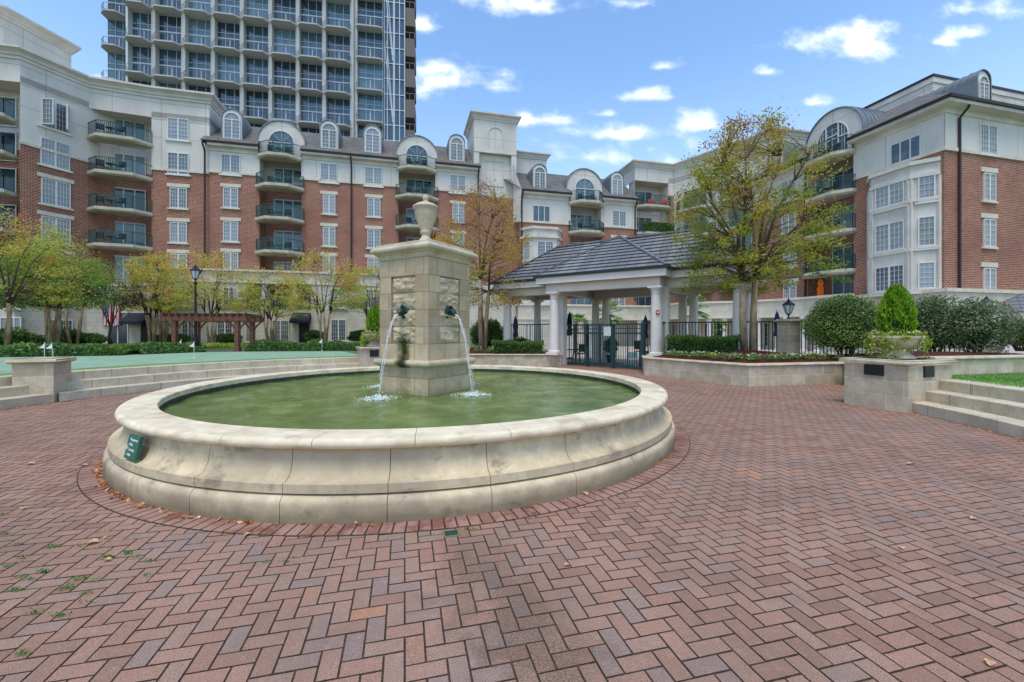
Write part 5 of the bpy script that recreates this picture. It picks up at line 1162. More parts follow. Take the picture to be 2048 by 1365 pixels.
# ------------------------------------------------------------------ right building
def right_wing():
    U0 = 33.1; Cn = W(U0, 19.4); V0, V1 = 25.0, 28.8; a_l = facing(W(U0, 30), W(U0, 20)); a_r = TH; ez = 16.15
    B = Bld('apartment_building', Cn, .3, 'right hand apartment building with red brick end wall, stone bay windows and arched dormer balcony', group='apartment buildings round the courtyard')
    far = W(U0, 34.5); r0, r1 = W(U0, V1), W(U0, V0); d = 1.8; path = [far, r0, W(U0+d, V1), W(U0+d, V0), r1, Cn, W(U0+16, 19.4)]
    B.wall('brick_wall', path, 4.1, 13.2, 'brick'); o = offs(path, -.02); B.wall('stucco_wall', o, 13.2, ez-.1, 'stucco'); B.band('stone_band', path[4:], 13.08, 13.3, .1, 'trim'); B.band('stone_band', path[:2], 13.08, 13.3, .1, 'trim')
    B.eave([r1, Cn, W(U0+16, 19.4)], ez, .75); B.eave([far, r0], ez, .6)
    # hipped roof
    e = .8; m = MB(); E = [W(U0-e, V0), W(U0-e, 19.4-e), W(U0+16, 19.4-e)]; t = [W(U0+3.8, V0), W(U0+3.8, 23.2), W(U0+16, 23.2)]
    m.quad((*E[0], ez), (*E[1], ez), (*t[1], ez+2.9), (*t[0], ez+2.9)); m.quad((*E[1], ez), (*E[2], ez), (*t[2], ez+2.9), (*t[1], ez+2.9)); m.quad((*t[0], ez+2.9), (*t[1], ez+2.9), (*W(U0+8, 27.5), ez+3.0), (*W(U0+8, 34), ez+3.0)); m.quad((*t[1], ez+2.9), (*t[2], ez+2.9), (*W(U0+16, 27.5), ez+3.0), (*W(U0+8, 27.5), ez+3.0))
    m.quad((*W(U0-e, 34.5), ez), (*W(U0-e, V1), ez), (*W(U0+3.8, V1), ez+2.9), (*W(U0+3.8, 34.5), ez+2.9)); m.quad((*W(U0+.4, V1), ez+.9), (*W(U0+.4, V0), ez+.9), (*W(U0+3.8, V0), ez+2.9), (*W(U0+3.8, V1), ez+2.9))
    B.part('hipped_roof', m, MT['shingle'])
    c = W(U0, (V0+V1)/2); w = V1-V0
    B.dormer(W(U0+.3, (V0+V1)/2), a_l, ez-.7, w+.9, 3.9, 4.5, win=(round(w*.68, 1), 2.9), big=True)
    B.dormer(W(U0+.25, 32.2), a_l, ez+.2, 1.6, 2.7, 4, win=(1.2, 2.3)); 
    for zf in (15.45, 12.45, 9.45, 6.4): B.balcony(c, a_l, zf, w+.35, 1.25, ch=1.0, side=.4)
    for zf in (12.45, 9.45, 6.4, 4.1): B.window(W(U0+1.74, (V0+V1)/2-.3), a_l, zf+1.2, 2.9, 2.3, 'slide')
    P, Q = W(U0, 40), W(U0, 10); wins(B, P, Q, 1783, 1842, [13.95], [1.5], 'slide', pane='pane_b')
    wins(B, P, Q, 1565, 1592, [14.2, 11.2], [1.7]*2); wins(B, P, Q, 1568, 1594, [8.1, 5.1], [1.6]*2, lintel='trim', sill='trim')
    PR, QR = Cn, W(U0+16, 19.4); wins(B, PR, QR, 1958, 1991, [14.15], [1.9], sill='white', out=.03); wins(B, PR, QR, 1965, 1989, [11.05, 8.05, 4.95], [1.75, 1.75, 1.6], lintel='trim', sill='trim')
    B.dormer(add2(W(U0+3.75, 19.4), BX, .15), a_r, ez+.2, 1.2, 2.35, 3.6, win=(.9, 1.9))
    B.pipe(hit(PR, QR, 1915), a_r, 1.5, ez-.2, .12); B.pipe(W(U0, 28.95), a_l, 4.5, ez-.2, .12)
    # bay
    bay = [W(U0, 23.9), W(U0-.85, 23.15), W(U0-.85, 20.75), W(U0, 19.62)]
    B.wall('bay_wall', bay, 4.1, 12.6, 'cornice')
    for z in (4.2, 7.0, 10.2, 11.75): B.band('bay_moulding', bay, z-.12, z+.1, .12, 'cornice', .1)
    B.band('bay_cornice', bay, 12.5, 12.75, .16, 'cornice', .1); m = MB(); m.poly([(*p, 12.7) for p in bay]); B.part('bay_roof', m, MT['trim'])
    for i in (0, 1, 2):
        f, g = bay[i], bay[i+1]; an = facing(f, g); L = hypot(g[0]-f[0], g[1]-f[1])
        for z in (11.0-.02, 8.1, 5.25) if i else (10.9, 8.1, 5.25):
            ww = (1.75 if i == 1 else .8); B.window(lerp2(f, g, .5 if i != 2 else .55), an, z, ww, 1.85 if z > 6 else 1.7, 'grid' if i == 1 else 'grid1', sill='cornice')
        for fx in (.04, .96): 
            x, y = lerp2(f, g, fx); m = MB(); m.bar((x+sin(an)*.03, y-cos(an)*.03, 4.2), (x+sin(an)*.03, y-cos(an)*.03, 11.6), .16); B.part('pilaster', m, MT['cornice'])
    # stone base
    S = [W(U0-.5, 34), W(U0-.5, 19.0), W(U0+16, 19.0)]; B.wall('stone_base', S, -.05, 4.2, 'base'); B.band('base_cornice', S, 4.1, 4.32, .12, 'trim', .6)
    # cream block behind at the right edge
    B2 = Bld('roof_block', W(U0+8, 24), 14, 'cream stucco block with dark capping at the upper right edge', 'building'); K = [W(U0+5.6, 30), W(U0+5.6, 23.4), W(U0+20, 23.4)]
    B2.wall('stucco_wall', K, 15, 20.9, 'stucco'); B2.band('capping', K, 20.85, 21.05, .12, 'gutter', .3); B2.band('cornice', K, 20.45, 20.85, .08, 'cornice', .1)
right_wing()
# ------------------------------------------------------------------ glass tower
def tower():
    ang = .175; d = (cos(ang), sin(ang)); O = A(432, 72); P, Q = O, add2(O, d, 10)
    H = 5.6; zb = 0; top = 74
    B = Bld('glass_tower', add2(O, d, 14), 0, 'tall blue glass residential tower with concrete fins rising behind the left roofs', 'tower')
    n = (sin(ang), -cos(ang)); xs = [263, 315, 374, 432, 489, 545, 599, 651, 706]; fins = [hit(P, Q, x) for x in xs]
    L = add2(hit(P, Q, 186), n, -3); Lf = add2(hit(P, Q, 238), n, -3)
    m = MB(); e0, e1 = fins[0], hit(P, Q, 768)
    # core mass behind the glass
    back = 22; m.prism([add2(e0, n, -.5), add2(e1, n, -.5), add2(e1, n, -back), add2(e0, n, -back)], 0, top); m.prism([add2(L, n, -.4), add2(Lf, n, -.4), add2(Lf, n, -back), add2(L, n, -back)], 0, top); B.part('core', m, MT['tglass'])
    def bay_mesh(w, h):
        key = ('tb', round(w, 1), h)
        if key in CACHE: return CACHE[key]
        g = MB(); f = MB(); w = round(w, 1); zt = h*.52
        g.quad((-w/2, 0, 0), (w/2, 0, 0), (w/2, 0, h), (-w/2, 0, h))
        for z, t in ((0, .1), (zt*.9, .22), (h*.64, .07), (h-.1, .15)): f.box(-w/2, w/2, -.08, -.01, z, z+t)
        for k in range(4): x = -w/2+w*k/3; f.box(x-.035, x+.035, -.09, -.008, 0, h)
        for k in range(3): x = -w/2+w*(k+.5)/3; f.box(x-.09, x+.09, -.085, -.009, .1, zt*.85) if k == 1 else None
        CACHE[key] = (f.mesh('window', MT['tframe']), g.mesh('pane', MT['tglass'])); return CACHE[key]
    z0s = ZY(174, 72)-H*6
    def column(p, q, off, drop, proj, chm, side, nlev=11, fr=.93):
        c = add2(lerp2(p, q, .5), n, off); w = hypot(q[0]-p[0], q[1]-p[1])
        for k in range(2, nlev):
            z = z0s+H*k+drop; 
            if z > top or z < 16: continue
            fm, gm = bay_mesh(w*fr, H); o = link('window', fm, B.r, (c[0]-B.o[0], c[1]-B.o[1], z), ang); link('pane', gm, o)
            B.balcony(add2(c, n, .05), ang, z, w*.95, proj, slab='concrete', rail='trail', ch=chm, side=side, th=.2, wedge=.02, h=1.15)
    column(L, Lf, 0, .2, 2.4, .9, 1.5)
    for i in range(8): column(fins[i], fins[i+1], 0, 0, 2.2 if i else 2.6, .7, 1.5)
    s0, s1 = hit(P, Q, 713), hit(P, Q, 767); column(s0, s1, -.3, 1.4, 1.7, .5, 1.5)
    for i, p in enumerate(fins):
        m = MB(); w = .6 if i else .3; q = add2(p, d, -w/2); r = add2(p, d, w/2); m.prism([add2(q, n, 1.1), add2(r, n, 1.1), add2(r, n, -.6), add2(q, n, -.6)], 0, top); B.part('fin', m, MT['concrete'] if i else MT['tframe'])
    m = MB(); p = hit(P, Q, 710); m.prism([add2(p, n, .6), add2(add2(p, d, .5), n, .6), add2(add2(p, d, .5), n, -.6), add2(p, n, -.6)], 0, top); B.part('fin', m, MT['concrete'])
    # glazed stair with diagonal struts
    g0, g1 = add2(hit(P, Q, 768), n, -.6), add2(hit(P, Q, 809), n, -.6); w = hypot(g1[0]-g0[0], g1[1]-g0[1])
    m = MB(); m.prism([g0, g1, add2(g1, n, -8), add2(g0, n, -8)], 0, top); B.part('stair_glass', m, MT['tglass'])
    m = MB(); nz = int(top/2.8)
    for k in range(5, nz): z = k*2.8; m.bar((*add2(g0, n, .1), z), (*add2(g1, n, .1), z), .14)
    for f in (0, .15, .45, .5, .75, 1): p = add2(lerp2(g0, g1, f), n, .1); m.bar((*p, 0), (*p, top), .14)
    for k in range(3, 8):
        for dx in (0, .12): za = z0s+H*2*k; m.bar((*add2(lerp2(g0, g1, dx), n, .2), za+H*2), (*add2(lerp2(g0, g1, .42), n, .2), za-H*.6+dx*8), .12)
    B.part('stair_mullions', m, MT['tframe'])
    # brown balconies on the right flank
    f0, f1 = g1, add2(hit(P, Q, 829), n, -.6)
    for k in range(4, 22):
        z = z0s+H*.5*k*1.0+.4
        if k % 1 == 0 and z < top and k % 2 == 0:
            z = z0s+H*k/2+1.2; m = MB(); m.prism([f0, f1, add2(f1, n, -6), add2(f0, n, -6)], z-3.3, z); B.part('flank_panel', m, MT['tdark'])
            m = MB(); m.bar((*f0, z+1.1), (*f1, z+1.1), .07); m.bar((*f1, z), (*f1, z+1.1), .07); mid = lerp2(f0, f1, .5); m.bar((*mid, z), (*mid, z+1.1), .05); B.part('flank_rail', m, MT['trail'])
tower()
# ------------------------------------------------------------------ pavilion
PO = (5.3, 20.6); PA_ = (.829, -.559); PN = (.559, .829); PANG = atan2(PA_[1], PA_[0])
def PV(a, n): return (PO[0]+PA_[0]*a+PN[0]*n, PO[1]+PA_[1]*a+PN[1]*n)
def pavilion():
    r = empty('garden_pavilion', (*PO, 0), PANG, 'open garden pavilion with white round columns and dark slate hipped roof beside the gate', 'pavilion')
    ez, rz_ = 4.17, 6.05
    def course(m, e0, e1, t0, t1, n, z0, z1, under=True):
        e0, e1, t0, t1 = [np.array(p) for p in (e0, e1, t0, t1)]
        for k in range(n):
            a, b = k/n, (k+1)/n; P0, P1 = e0+(t0-e0)*a, e1+(t1-e1)*a; Q0, Q1 = e0+(t0-e0)*b, e1+(t1-e1)*b; za, zb_ = z0+(z1-z0)*a, z0+(z1-z0)*b; l = .055
            m.quad((*P0, za+l), (*P1, za+l), (*Q1, zb_+.004), (*Q0, zb_+.004)); m.quad((*P0, za), (*P1, za), (*P1, za+l), (*P0, za+l), 1)  # risers coloured black: painted shadow line under each slate lip
    m = MB(); hw, x0, x1 = 2.06, -6.3, 5.95; rl, rr = -3.5, 3.2
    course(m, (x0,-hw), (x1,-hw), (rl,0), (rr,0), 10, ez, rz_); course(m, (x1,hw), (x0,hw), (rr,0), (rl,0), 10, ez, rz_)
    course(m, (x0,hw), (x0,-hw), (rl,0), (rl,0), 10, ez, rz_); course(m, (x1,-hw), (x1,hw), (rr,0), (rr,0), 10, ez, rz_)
    c0, c1, cf = -3.12, 2.88, 2.98; cm = (c0+c1)/2
    ez2 = ez+.0; zr2 = 6.22
    for s in (-1, 1):
        f0, f1 = ((c0,-cf), (c1,-cf)) if s < 0 else ((c1,cf), (c0,cf))
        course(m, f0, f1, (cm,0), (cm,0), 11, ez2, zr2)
        # side slopes of the projecting middle, dying into the main roof
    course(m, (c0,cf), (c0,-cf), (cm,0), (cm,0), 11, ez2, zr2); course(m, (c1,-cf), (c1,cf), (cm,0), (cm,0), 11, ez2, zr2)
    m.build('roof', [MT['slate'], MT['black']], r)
    m = MB()
    for p, q, za, zb_ in (((c0,-cf),(cm,0),ez2,zr2),((c1,-cf),(cm,0),ez2,zr2),((c0,cf),(cm,0),ez2,zr2),((c1,cf),(cm,0),ez2,zr2),((x0,-hw),(rl,0),ez,rz_),((x1,-hw),(rr,0),ez,rz_),((x0,hw),(rl,0),ez,rz_),((x1,hw),(rr,0),ez,rz_)):
        L = 14
        for i in range(L):
            a, b = i/L, (i+1)/L; P0, P1 = lerp2(p, q, a), lerp2(p, q, b); m.bar((*P0, za+(zb_-za)*a+.065), (*P1, za+(zb_-za)*b+.045), .16, .05)
    m.bar((rl,0,rz_+.06), (rr,0,rz_+.06), .18, .07); m.build('ridge_tiles', MT['slate'], r)
    # gutter, fascia, soffit, beams
    out = [(x0,-hw),(c0,-hw),(c0,-cf),(c1,-cf),(c1,-hw),(x1,-hw),(x1,hw),(c1,hw),(c1,cf),(c0,cf),(c0,hw),(x0,hw)]
    def loop(mm, pts, d0, d1, z0, z1):
        P = pts+[pts[0], pts[1]]; a, b = offs(P, d0)[1:-1], offs(P, d1)[1:-1]; n = len(pts); a = a[:n]+[a[0]]; b = b[:n]+[b[0]]
        for i in range(n): mm.prism([a[i], a[i+1], b[i+1], b[i]], z0, z1)
    m = MB(); loop(m, out, -.05, .05, ez-.07, ez+.05); m.build('gutter', MT['black'], r)
    m = MB(); loop(m, out, .05, .14, ez-.36, ez-.071); m.build('fascia', MT['colpaint'], r)
    m = MB(); m.poly([(x, y, ez-.33) for x, y in offs(out+[out[0], out[1]], .12)[1:-1][::-1]]); m.build('soffit', MT['soffit'], r)
    m = MB(); bm = [(-5.75,-1.5),(-2.55,-1.5),(-2.55,-2.4),(2.32,-2.4),(2.32,-1.5),(5.4,-1.5),(5.4,1.5),(2.32,1.5),(2.32,2.4),(-2.55,2.4),(-2.55,1.5),(-5.75,1.5)]
    loop(m, bm, -.18, .18, 3.44, ez-.335); m.box(-2.73, -2.37, -2.2, 2.2, 3.46, ez-.34); m.box(2.14, 2.5, -2.2, 2.2, 3.46, ez-.34); m.build('beam', MT['colpaint'], r)
    cols = [(-2.3,-2.55,.58),(2.34,-2.53,.62),(-5.6,-1.6,.55),(5.2,-1.6,.62),(-2.35,2.4,0),(-1.75,2.4,0),(2.3,2.4,0),(2.85,2.2,0),(-5.6,1.5,0),(5.2,1.5,0),(-2.35,-1.75,.2),(2.45,-1.75,.3)]
    for i, (x, y, z) in enumerate(cols):
        m = MB()
        if i < 10:
            m.box(x-.29, x+.29, y-.29, y+.29, z-.05, z+.07); m.lathe([(0,z+.07),(.275,z+.07),(.285,z+.1),(.275,z+.13),(.225,z+.16),(.225,z+.5),(.218,z+1.4),(.19,3.12),(.2,3.13),(.21,3.15),(.2,3.17),(.19,3.18),(.19,3.24),(.215,3.27),(.25,3.33),(.255,3.36),(0,3.36)], 28, cx=x, cy=y); m.box(x-.28, x+.28, y-.28, y+.28, 3.36, 3.438)
        else: m.box(x-.2, x+.2, y-.2, y+.2, z-.3, 3.44)
        o = m.build('column' if i < 10 else 'pier', MT['colpaint'], r); autosmooth(o, 40)
    for x, y in ((0,-1.0),(4.0,-.6),(-4.2,-.6)):
        m = MB(); m.box(x-.16, x+.16, y-.16, y+.16, ez-.52, ez-.34); m.build('ceiling_light', MT['white'], r)
    m = MB(); m.box(-.07, .07, -.03, .0, -.09, .09); 
    p = PV(2.34, -2.53); rr_ = empty('alarm_pull', (p[0]-.02, p[1]-.235, 2.37), -.2, 'small red alarm box fixed to the white column right of the gate', 'alarm'); bevel(m.build('box', MT['red'], rr_), .008); m = MB(); m.box(-.035,.035,-.036,-.03,-.03,.04); m.build('label', MT['white'], rr_)
pavilion()
# ------------------------------------------------------------------ gate and fences
def gate():
    g0, g1 = (2.52, 20.72), (5.36, 17.42); an = atan2(g1[1]-g0[1], g1[0]-g0[0]); L = hypot(g1[0]-g0[0], g1[1]-g0[1])
    r = empty('pool_gate', (*g0, 0), an, 'teal green metal double gate with vertical bars between the planter walls', 'gate')
    H = 1.95; posts = [0, .13, L*.36, L*.64, L*.66, L]
    for x in (0, L*.335, L*.665, L): m = MB(); m.box(x-.045, x+.045, -.045, .045, -.02, H+.02); m.build('post', MT['gate'], r)
    for a, b in ((.06, L*.335-.06), (L*.335+.06, L*.665-.06), (L*.665+.06, L-.06)):
        m = MB()
        for z, t in ((.06,.09),(1.5,.07),(1.72,.03),(H-.06,.06)): m.box(a, b, -.025, .025, z, z+t)
        m.box(a, a+.05, -.026, .026, .06, H); m.box(b-.05, b, -.026, .026, .06, H); n = round((b-a)/.115)
        for i in range(1, n): x = a+(b-a)*i/n; m.box(x-.011, x+.011, -.011, .011, .15, H-.06 if i % 3 else H-.06)
        m.box((a+b)/2-.022, (a+b)/2+.022, -.024, .024, .1, H-.06)
        m.build('gate_leaf', MT['gate'], r)
    m = MB(); m.box(L*.335-.02, L*.335+.06, -.09, -.03, .95, 1.5); m.build('lock', MT['black'], r)
    x = L*.60; m = MB(); m.box(x-.2, x+.18, -.045, -.03, 1.42, 1.82); m.build('notice_board', MT['white'], r)
gate()
def fence(pts, z0, z1, words):
    r = empty('metal_fence', (*pts[0], z0), 0, words, 'fence', 'metal fences of the pool court'); m = MB()
    for a, b in zip(pts[:-1], pts[1:]):
        L = hypot(b[0]-a[0], b[1]-a[1]); m.bar((*a, z1), (*b, z1), .045, .05); m.bar((*a, z0+.15), (*b, z0+.15), .04, .04); n = round(L/.12)
        for i in range(n+1):
            x, y = lerp2(a, b, i/n); w = .06 if i % 16 == 0 else .022; m.bar((x, y, z0), (x, y, z1), w)
    m.build('fence_panel', MT['fence'], r, shift=(*pts[0], z0))
fence([PV(-5.4,-1.55), PV(-2.5,-2.0), (2.5,20.75)], .5, 1.97, 'dark metal fence behind the boxwood hedge left of the gate')
fence([(5.45,17.5), PV(2.6,-1.9), A(1478,16.6), A(1561,15.9)], .6, 1.98, 'dark metal fence behind the right boxwood hedge up to the stone pier')
fence([A(1596,15.8), A(1700,15.4), A(1800,15.0), A(1890,14.6)], .6, 1.98, 'dark metal fence right of the stone lantern pier, behind the big round shrub')
fence([A(1860,15.0), A(1960,14.2)], .7, 1.6, 'short teal metal fence under the far right shrub')
# mulch beds (mounded soil)
def bed(name, poly, z0, zmax, grow, mat='mulch', step=.3):
    xs = [p[0] for p in poly]; ys = [p[1] for p in poly]; m = MB(); idx = {}
    def dist(x, y):
        d = 9e9
        for i in range(len(poly)):
            a, b = poly[i], poly[(i+1)%len(poly)]; dx, dy = b[0]-a[0], b[1]-a[1]; t = max(0, min(1, ((x-a[0])*dx+(y-a[1])*dy)/(dx*dx+dy*dy))); d = min(d, hypot(x-a[0]-dx*t, y-a[1]-dy*t))
        return d
    rg = random.Random(1)
    def v(i, j):
        if (i, j) not in idx: x, y = i*step, j*step; idx[(i, j)] = len(m.v); m.v.append((x, y, z0+min(zmax, dist(x, y)*grow)*(1 if inpoly(x, y, poly) else 0)+rg.uniform(-.02, .02)))
        return idx[(i, j)]
    for i in range(int(min(xs)/step)-1, int(max(xs)/step)+1):
        for j in range(int(min(ys)/step)-1, int(max(ys)/step)+1):
            if inpoly((i+.5)*step, (j+.5)*step, poly): m.f.append((v(i,j), v(i+1,j), v(i+1,j+1), v(i,j+1))); m.m.append(0); m.c.append(None)
    o = m.build(name, MT[mat], smooth=True); o['kind'] = 'structure'
BR = [(5.15,16.2),(5.4,15.4),(7.05,12.65),(10.2,13.4),(9.4,10.2),(9.8,9.9),(12.5,10.5),(18.0,11.8),(18,14.4),(14,14.8),(10.6,16.0),(6.2,17.7),(5.5,17.4)]
bed('mulch_bed', BR, .57, .42, .22)
bed('mulch_bed', [(-1.8,20.0),(2.2,19.95),(2.4,20.9),(-.3,22.9),(-1.6,24.5),(-3.5,22.5),(-4.6,17.9)], .5, .3, .2)
# ------------------------------------------------------------------ plants
def vol(rng, n, c, r, p=.33, zmin=-1):
    d = rng.normal(size=(n*2, 3)); d /= np.linalg.norm(d, axis=1)[:, None]; d = d[d[:, 2] > zmin][:n]; q = rng.uniform(0, 1, len(d))**p
    return np.array(c)+d*q[:, None]*np.array(r)
def tree(name, base, H, R, words, leaf, bark, seed, nst=4, fork=.3, nclus=70, per=90, lsz=.12, low=.35, top=.55, spread=.16, dens=1.0, lean=(0,0), st_r=.09, group='trees round the courtyard', shape=1.0, cat='tree', csize=.22, arch=.0, nl=3):
    rng = np.random.default_rng(seed); r = empty(name, base, 0, words, cat, group); hf = H*fork; m = MB(); mb = MB()
    cz, rzz = H*(low+1)/2, H*(1-low)/2
    ends = []
    for k in range(nst):
        a = 2*pi*k/nst+rng.uniform(-.4, .4); b0 = (.06*R*cos(a), .06*R*sin(a), -.08); f = np.array((spread*R*cos(a)+lean[0]*.3, spread*R*sin(a)+lean[1]*.3, hf*rng.uniform(.9, 1.1)))
        mid = (np.array(b0)+f)/2+rng.normal(size=3)*(.03, .03, 0)*R
        m.tube([b0, mid, f], [st_r, st_r*.85, st_r*.72], 8); ends.append((f, a))
    tips = []
    for k in range(nclus):
        f, a = ends[k % nst]; u = rng.uniform(0, 1)
        aa = a+rng.uniform(-pi/nst*1.2, pi/nst*1.2) if k % 4 else rng.uniform(0, 6.28)
        zz = -.85+1.85*rng.uniform(0, 1)**1.2
        prof = max(.05, 1-((zz+.35)/1.42)**2)**.5
        rr = R*prof*shape*rng.uniform(.25, 1)**.5
        if zz > .3: rr *= 1.0
        tip = np.array((rr*cos(aa)+lean[0], rr*sin(aa)+lean[1], cz+zz*rzz)); tips.append(tip)
    # limbs: a few strong ones out of each fork, tips hang on them
    limbs = []
    for f, a in ends:
        for q in range(nl):
            aa = a+rng.uniform(-1.2, 1.2); hh = rng.uniform(.5, .9); rr = R*rng.uniform(.25, .75); e = np.array((rr*cos(aa)+lean[0], rr*sin(aa)+lean[1], H*hh)); mdl = f*.5+e*.5+np.array((cos(aa), sin(aa), 0))*(-.06*R); mdl[2] += .03*H
            mb.tube([f, mdl, e], [st_r*.5, st_r*.3, st_r*.1], 6); limbs.append((f, mdl, e))
    for t in tips:
        best = None
        for (f, mm, e) in limbs:
            for s in (.15, .35, .55, .75, .95):
                p = f*(1-s)**2+2*mm*s*(1-s)+e*s*s
                if p[2] > t[2]-.02*H: continue
                d = np.linalg.norm(p-t)
                if best is None or d < best[0]: best = (d, p)
        p = best[1] if best else ends[0][0]; md = (p+t)/2; md[2] += rng.uniform(-.02, .06)*H*.5; mb.tube([p, md, t], [st_r*.17, st_r*.1, .005], 4, caps=False)
    m.build('trunk', MT[bark], r, smooth=True); mb.build('branches', MT['twig'], r, smooth=True)
    P = []; T = []
    for i, t in enumerate(tips):
        n = int(per*rng.uniform(.5, 1.4)*dens); sz = R*csize*rng.uniform(.65, 1.35); c = t+np.array((0, 0, -.02*H))
        # twigs fan outwards: leaves sit in flattened sprays
        out = t-np.array((0, 0, H*.45)); out /= np.linalg.norm(out)+1e-6
        k = rng.normal(size=(n, 3))*np.array((sz*.55, sz*.55, sz*.26)); s = rng.normal(size=n)[:, None]*sz*.45; P.append(c+k+out*s); hh = (t[2]/H)
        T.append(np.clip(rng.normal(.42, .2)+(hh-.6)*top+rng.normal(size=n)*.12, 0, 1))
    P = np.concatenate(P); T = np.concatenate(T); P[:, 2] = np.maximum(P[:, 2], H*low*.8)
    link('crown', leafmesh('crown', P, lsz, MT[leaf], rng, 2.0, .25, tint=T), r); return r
# main crape myrtle in the right bed
tree('crape_myrtle', (*A(1499, 15.0), .92), 8.0, 2.75, 'tall multi stemmed crape myrtle with golden green leaves in the bed right of the pavilion', 'leaf_r', 'bark', 41, nst=2, fork=.30, nclus=300, per=92, lsz=.095, low=.24, top=.75, spread=.09, st_r=.135, csize=.12, lean=(.05, 0), nl=7)
tree('crape_myrtle', (*A(964, 21.5), .62), 8.3, 2.5, 'sparse russet brown crape myrtle just right of the fountain pillar', 'leaf_b', 'bark', 43, nst=3, fork=.4, nclus=170, per=75, lsz=.10, low=.25, top=.2, spread=.14, st_r=.12, csize=.16)
tree('crape_myrtle', (*A(900, 24), .6), 6.5, 2.0, 'smaller yellow green crape myrtle half hidden behind the pillar', 'leaf_o', 'bark', 53, nst=3, fork=.4, nclus=70, per=80, lsz=.12, low=.35, csize=.2)
def W_(px, Y): return (*A(px, Y), .6)
tree('crape_myrtle', W_(6, 20.5), 6.9, 2.8, 'green and orange crape myrtle cut by the left edge of the picture', 'leaf_o', 'bark', 44, nst=4, fork=.36, nclus=160, per=100, lsz=.12, low=.34, st_r=.1, csize=.17)
tree('crape_myrtle', W_(106, 24.5), 6.2, 2.8, 'green crape myrtle with thick stems behind the left pedestal', 'leaf_g', 'bark', 45, nst=4, fork=.38, nclus=190, per=105, lsz=.12, low=.36, spread=.12, st_r=.115, csize=.18)
tree('crape_myrtle', W_(148, 30), 6.0, 2.9, 'thin stemmed green crape myrtle between the thick stemmed one and the flag', 'leaf_g', 'bark', 46, nst=4, fork=.5, nclus=100, per=75, lsz=.14, low=.45, st_r=.085, csize=.2)
tree('japanese_maple', W_(222, 28.5), 4.7, 2.3, 'dark purple leaved maple with thin trunk in front of the draped flag', 'leaf_m', 'bark_d', 47, nst=2, fork=.3, nclus=75, per=60, lsz=.13, low=.60, spread=.03, st_r=.08, csize=.2, cat='maple')
for i, (px, Y, H, R, lf, w) in enumerate([(303, 34, 7.0, 2.2, 'leaf_o', 'orange tinted crape myrtle right of the purple maple'), (328, 35, 7.4, 2.6, 'leaf_o', 'pale orange crape myrtle behind the left end of the pergola'), (424, 33, 7.2, 2.9, 'leaf_o', 'wide orange and green crape myrtle behind the lamp post and pergola'),
        (541, 35, 6.2, 2.9, 'leaf_o', 'low yellow crape myrtle in front of the loggia columns'), (648, 34, 7.4, 3.0, 'leaf_o', 'golden crape myrtle just right of the awning door, before the stone base'), (744, 36, 6.6, 2.7, 'leaf_o', 'yellow crape myrtle directly left of the fountain pillar')]):
    tree('crape_myrtle', W_(px, Y), H, R, w, lf, 'bark', 60+i, nst=5, fork=.33, nclus=120, per=50, lsz=.15, low=.36, spread=.16, st_r=.09, csize=.17)
def shrub(name, c, rad, words, leaf, seed, n=9000, lsz=.06, cat='shrub', group=None, stems=True, lumps=.17, core=.78, zmin=-.75):
    rng = np.random.default_rng(seed); r = empty(name, c, 0, words, cat, group); d = rng.normal(size=(n*2, 3)); d /= np.linalg.norm(d, axis=1)[:, None]; d = d[d[:, 2] > zmin][:n]
    ph = rng.uniform(0, 6.28, (8, 3)); kk = rng.normal(0, 3.2, (8, 3)); lump = sum(np.sin(d@kk[i]+ph[i, 0]) for i in range(8))/8
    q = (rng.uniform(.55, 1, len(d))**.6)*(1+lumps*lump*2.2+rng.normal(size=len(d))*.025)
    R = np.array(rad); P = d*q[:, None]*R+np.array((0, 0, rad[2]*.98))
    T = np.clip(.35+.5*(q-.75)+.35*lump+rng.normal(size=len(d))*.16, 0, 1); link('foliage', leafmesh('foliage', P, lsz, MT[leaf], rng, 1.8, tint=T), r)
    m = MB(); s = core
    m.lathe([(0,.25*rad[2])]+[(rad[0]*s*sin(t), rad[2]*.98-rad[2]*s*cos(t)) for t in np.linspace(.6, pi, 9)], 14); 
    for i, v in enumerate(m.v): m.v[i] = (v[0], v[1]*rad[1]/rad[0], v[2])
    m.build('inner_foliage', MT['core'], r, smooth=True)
    if stems:
        m = MB()
        for k in range(9): a = k*.7; m.tube([(.1*cos(a), .1*sin(a), -.05), (rad[0]*.3*cos(a), rad[1]*.3*sin(a), rad[2]*.45), (rad[0]*.6*cos(a), rad[1]*.6*sin(a), rad[2]*.8)], [.03, .022, .012], 5)
        m.build('stems', MT['bark_d'], r)
    return r
shrub('round_shrub', (*A(1690, 14.3), .72), (1.16, 1.1, 1.12), 'large rounded holly shrub right of the lantern pier', 'leaf_hol', 70, n=16000, lsz=.062)
shrub('loose_shrub', (*A(1866, 13.6), .78), (.85, .8, 1.02), 'dark mixed shrub directly behind the right planter bowl', 'leaf_dk', 71, n=9000, lsz=.07, lumps=.27, core=.65)
shrub('loose_shrub', (*A(1945, 13.2), .80), (.85, .8, .9), 'loose dark shrub with rusty leaves right of the planter bowl', 'leaf_dk', 72, n=8500, lsz=.07, lumps=.32, core=.55)
shrub('loose_shrub', (*A(2040, 16.5), .9), (.8, .8, .6), 'small dark green shrub at the right edge by the white wall', 'leaf_box', 73, n=4500, lsz=.07)
shrub('loose_shrub', (*A(975, 23), .6), (1.0, .9, .85), 'dense green shrub left of the pavilion below the lantern', 'leaf_box', 74, n=8000, lsz=.08)
shrub('loose_shrub', (*A(1040, 24), .3), (.7, .7, .5), 'low green shrub between the first two pavilion columns', 'leaf_box', 75, n=3000, lsz=.08)
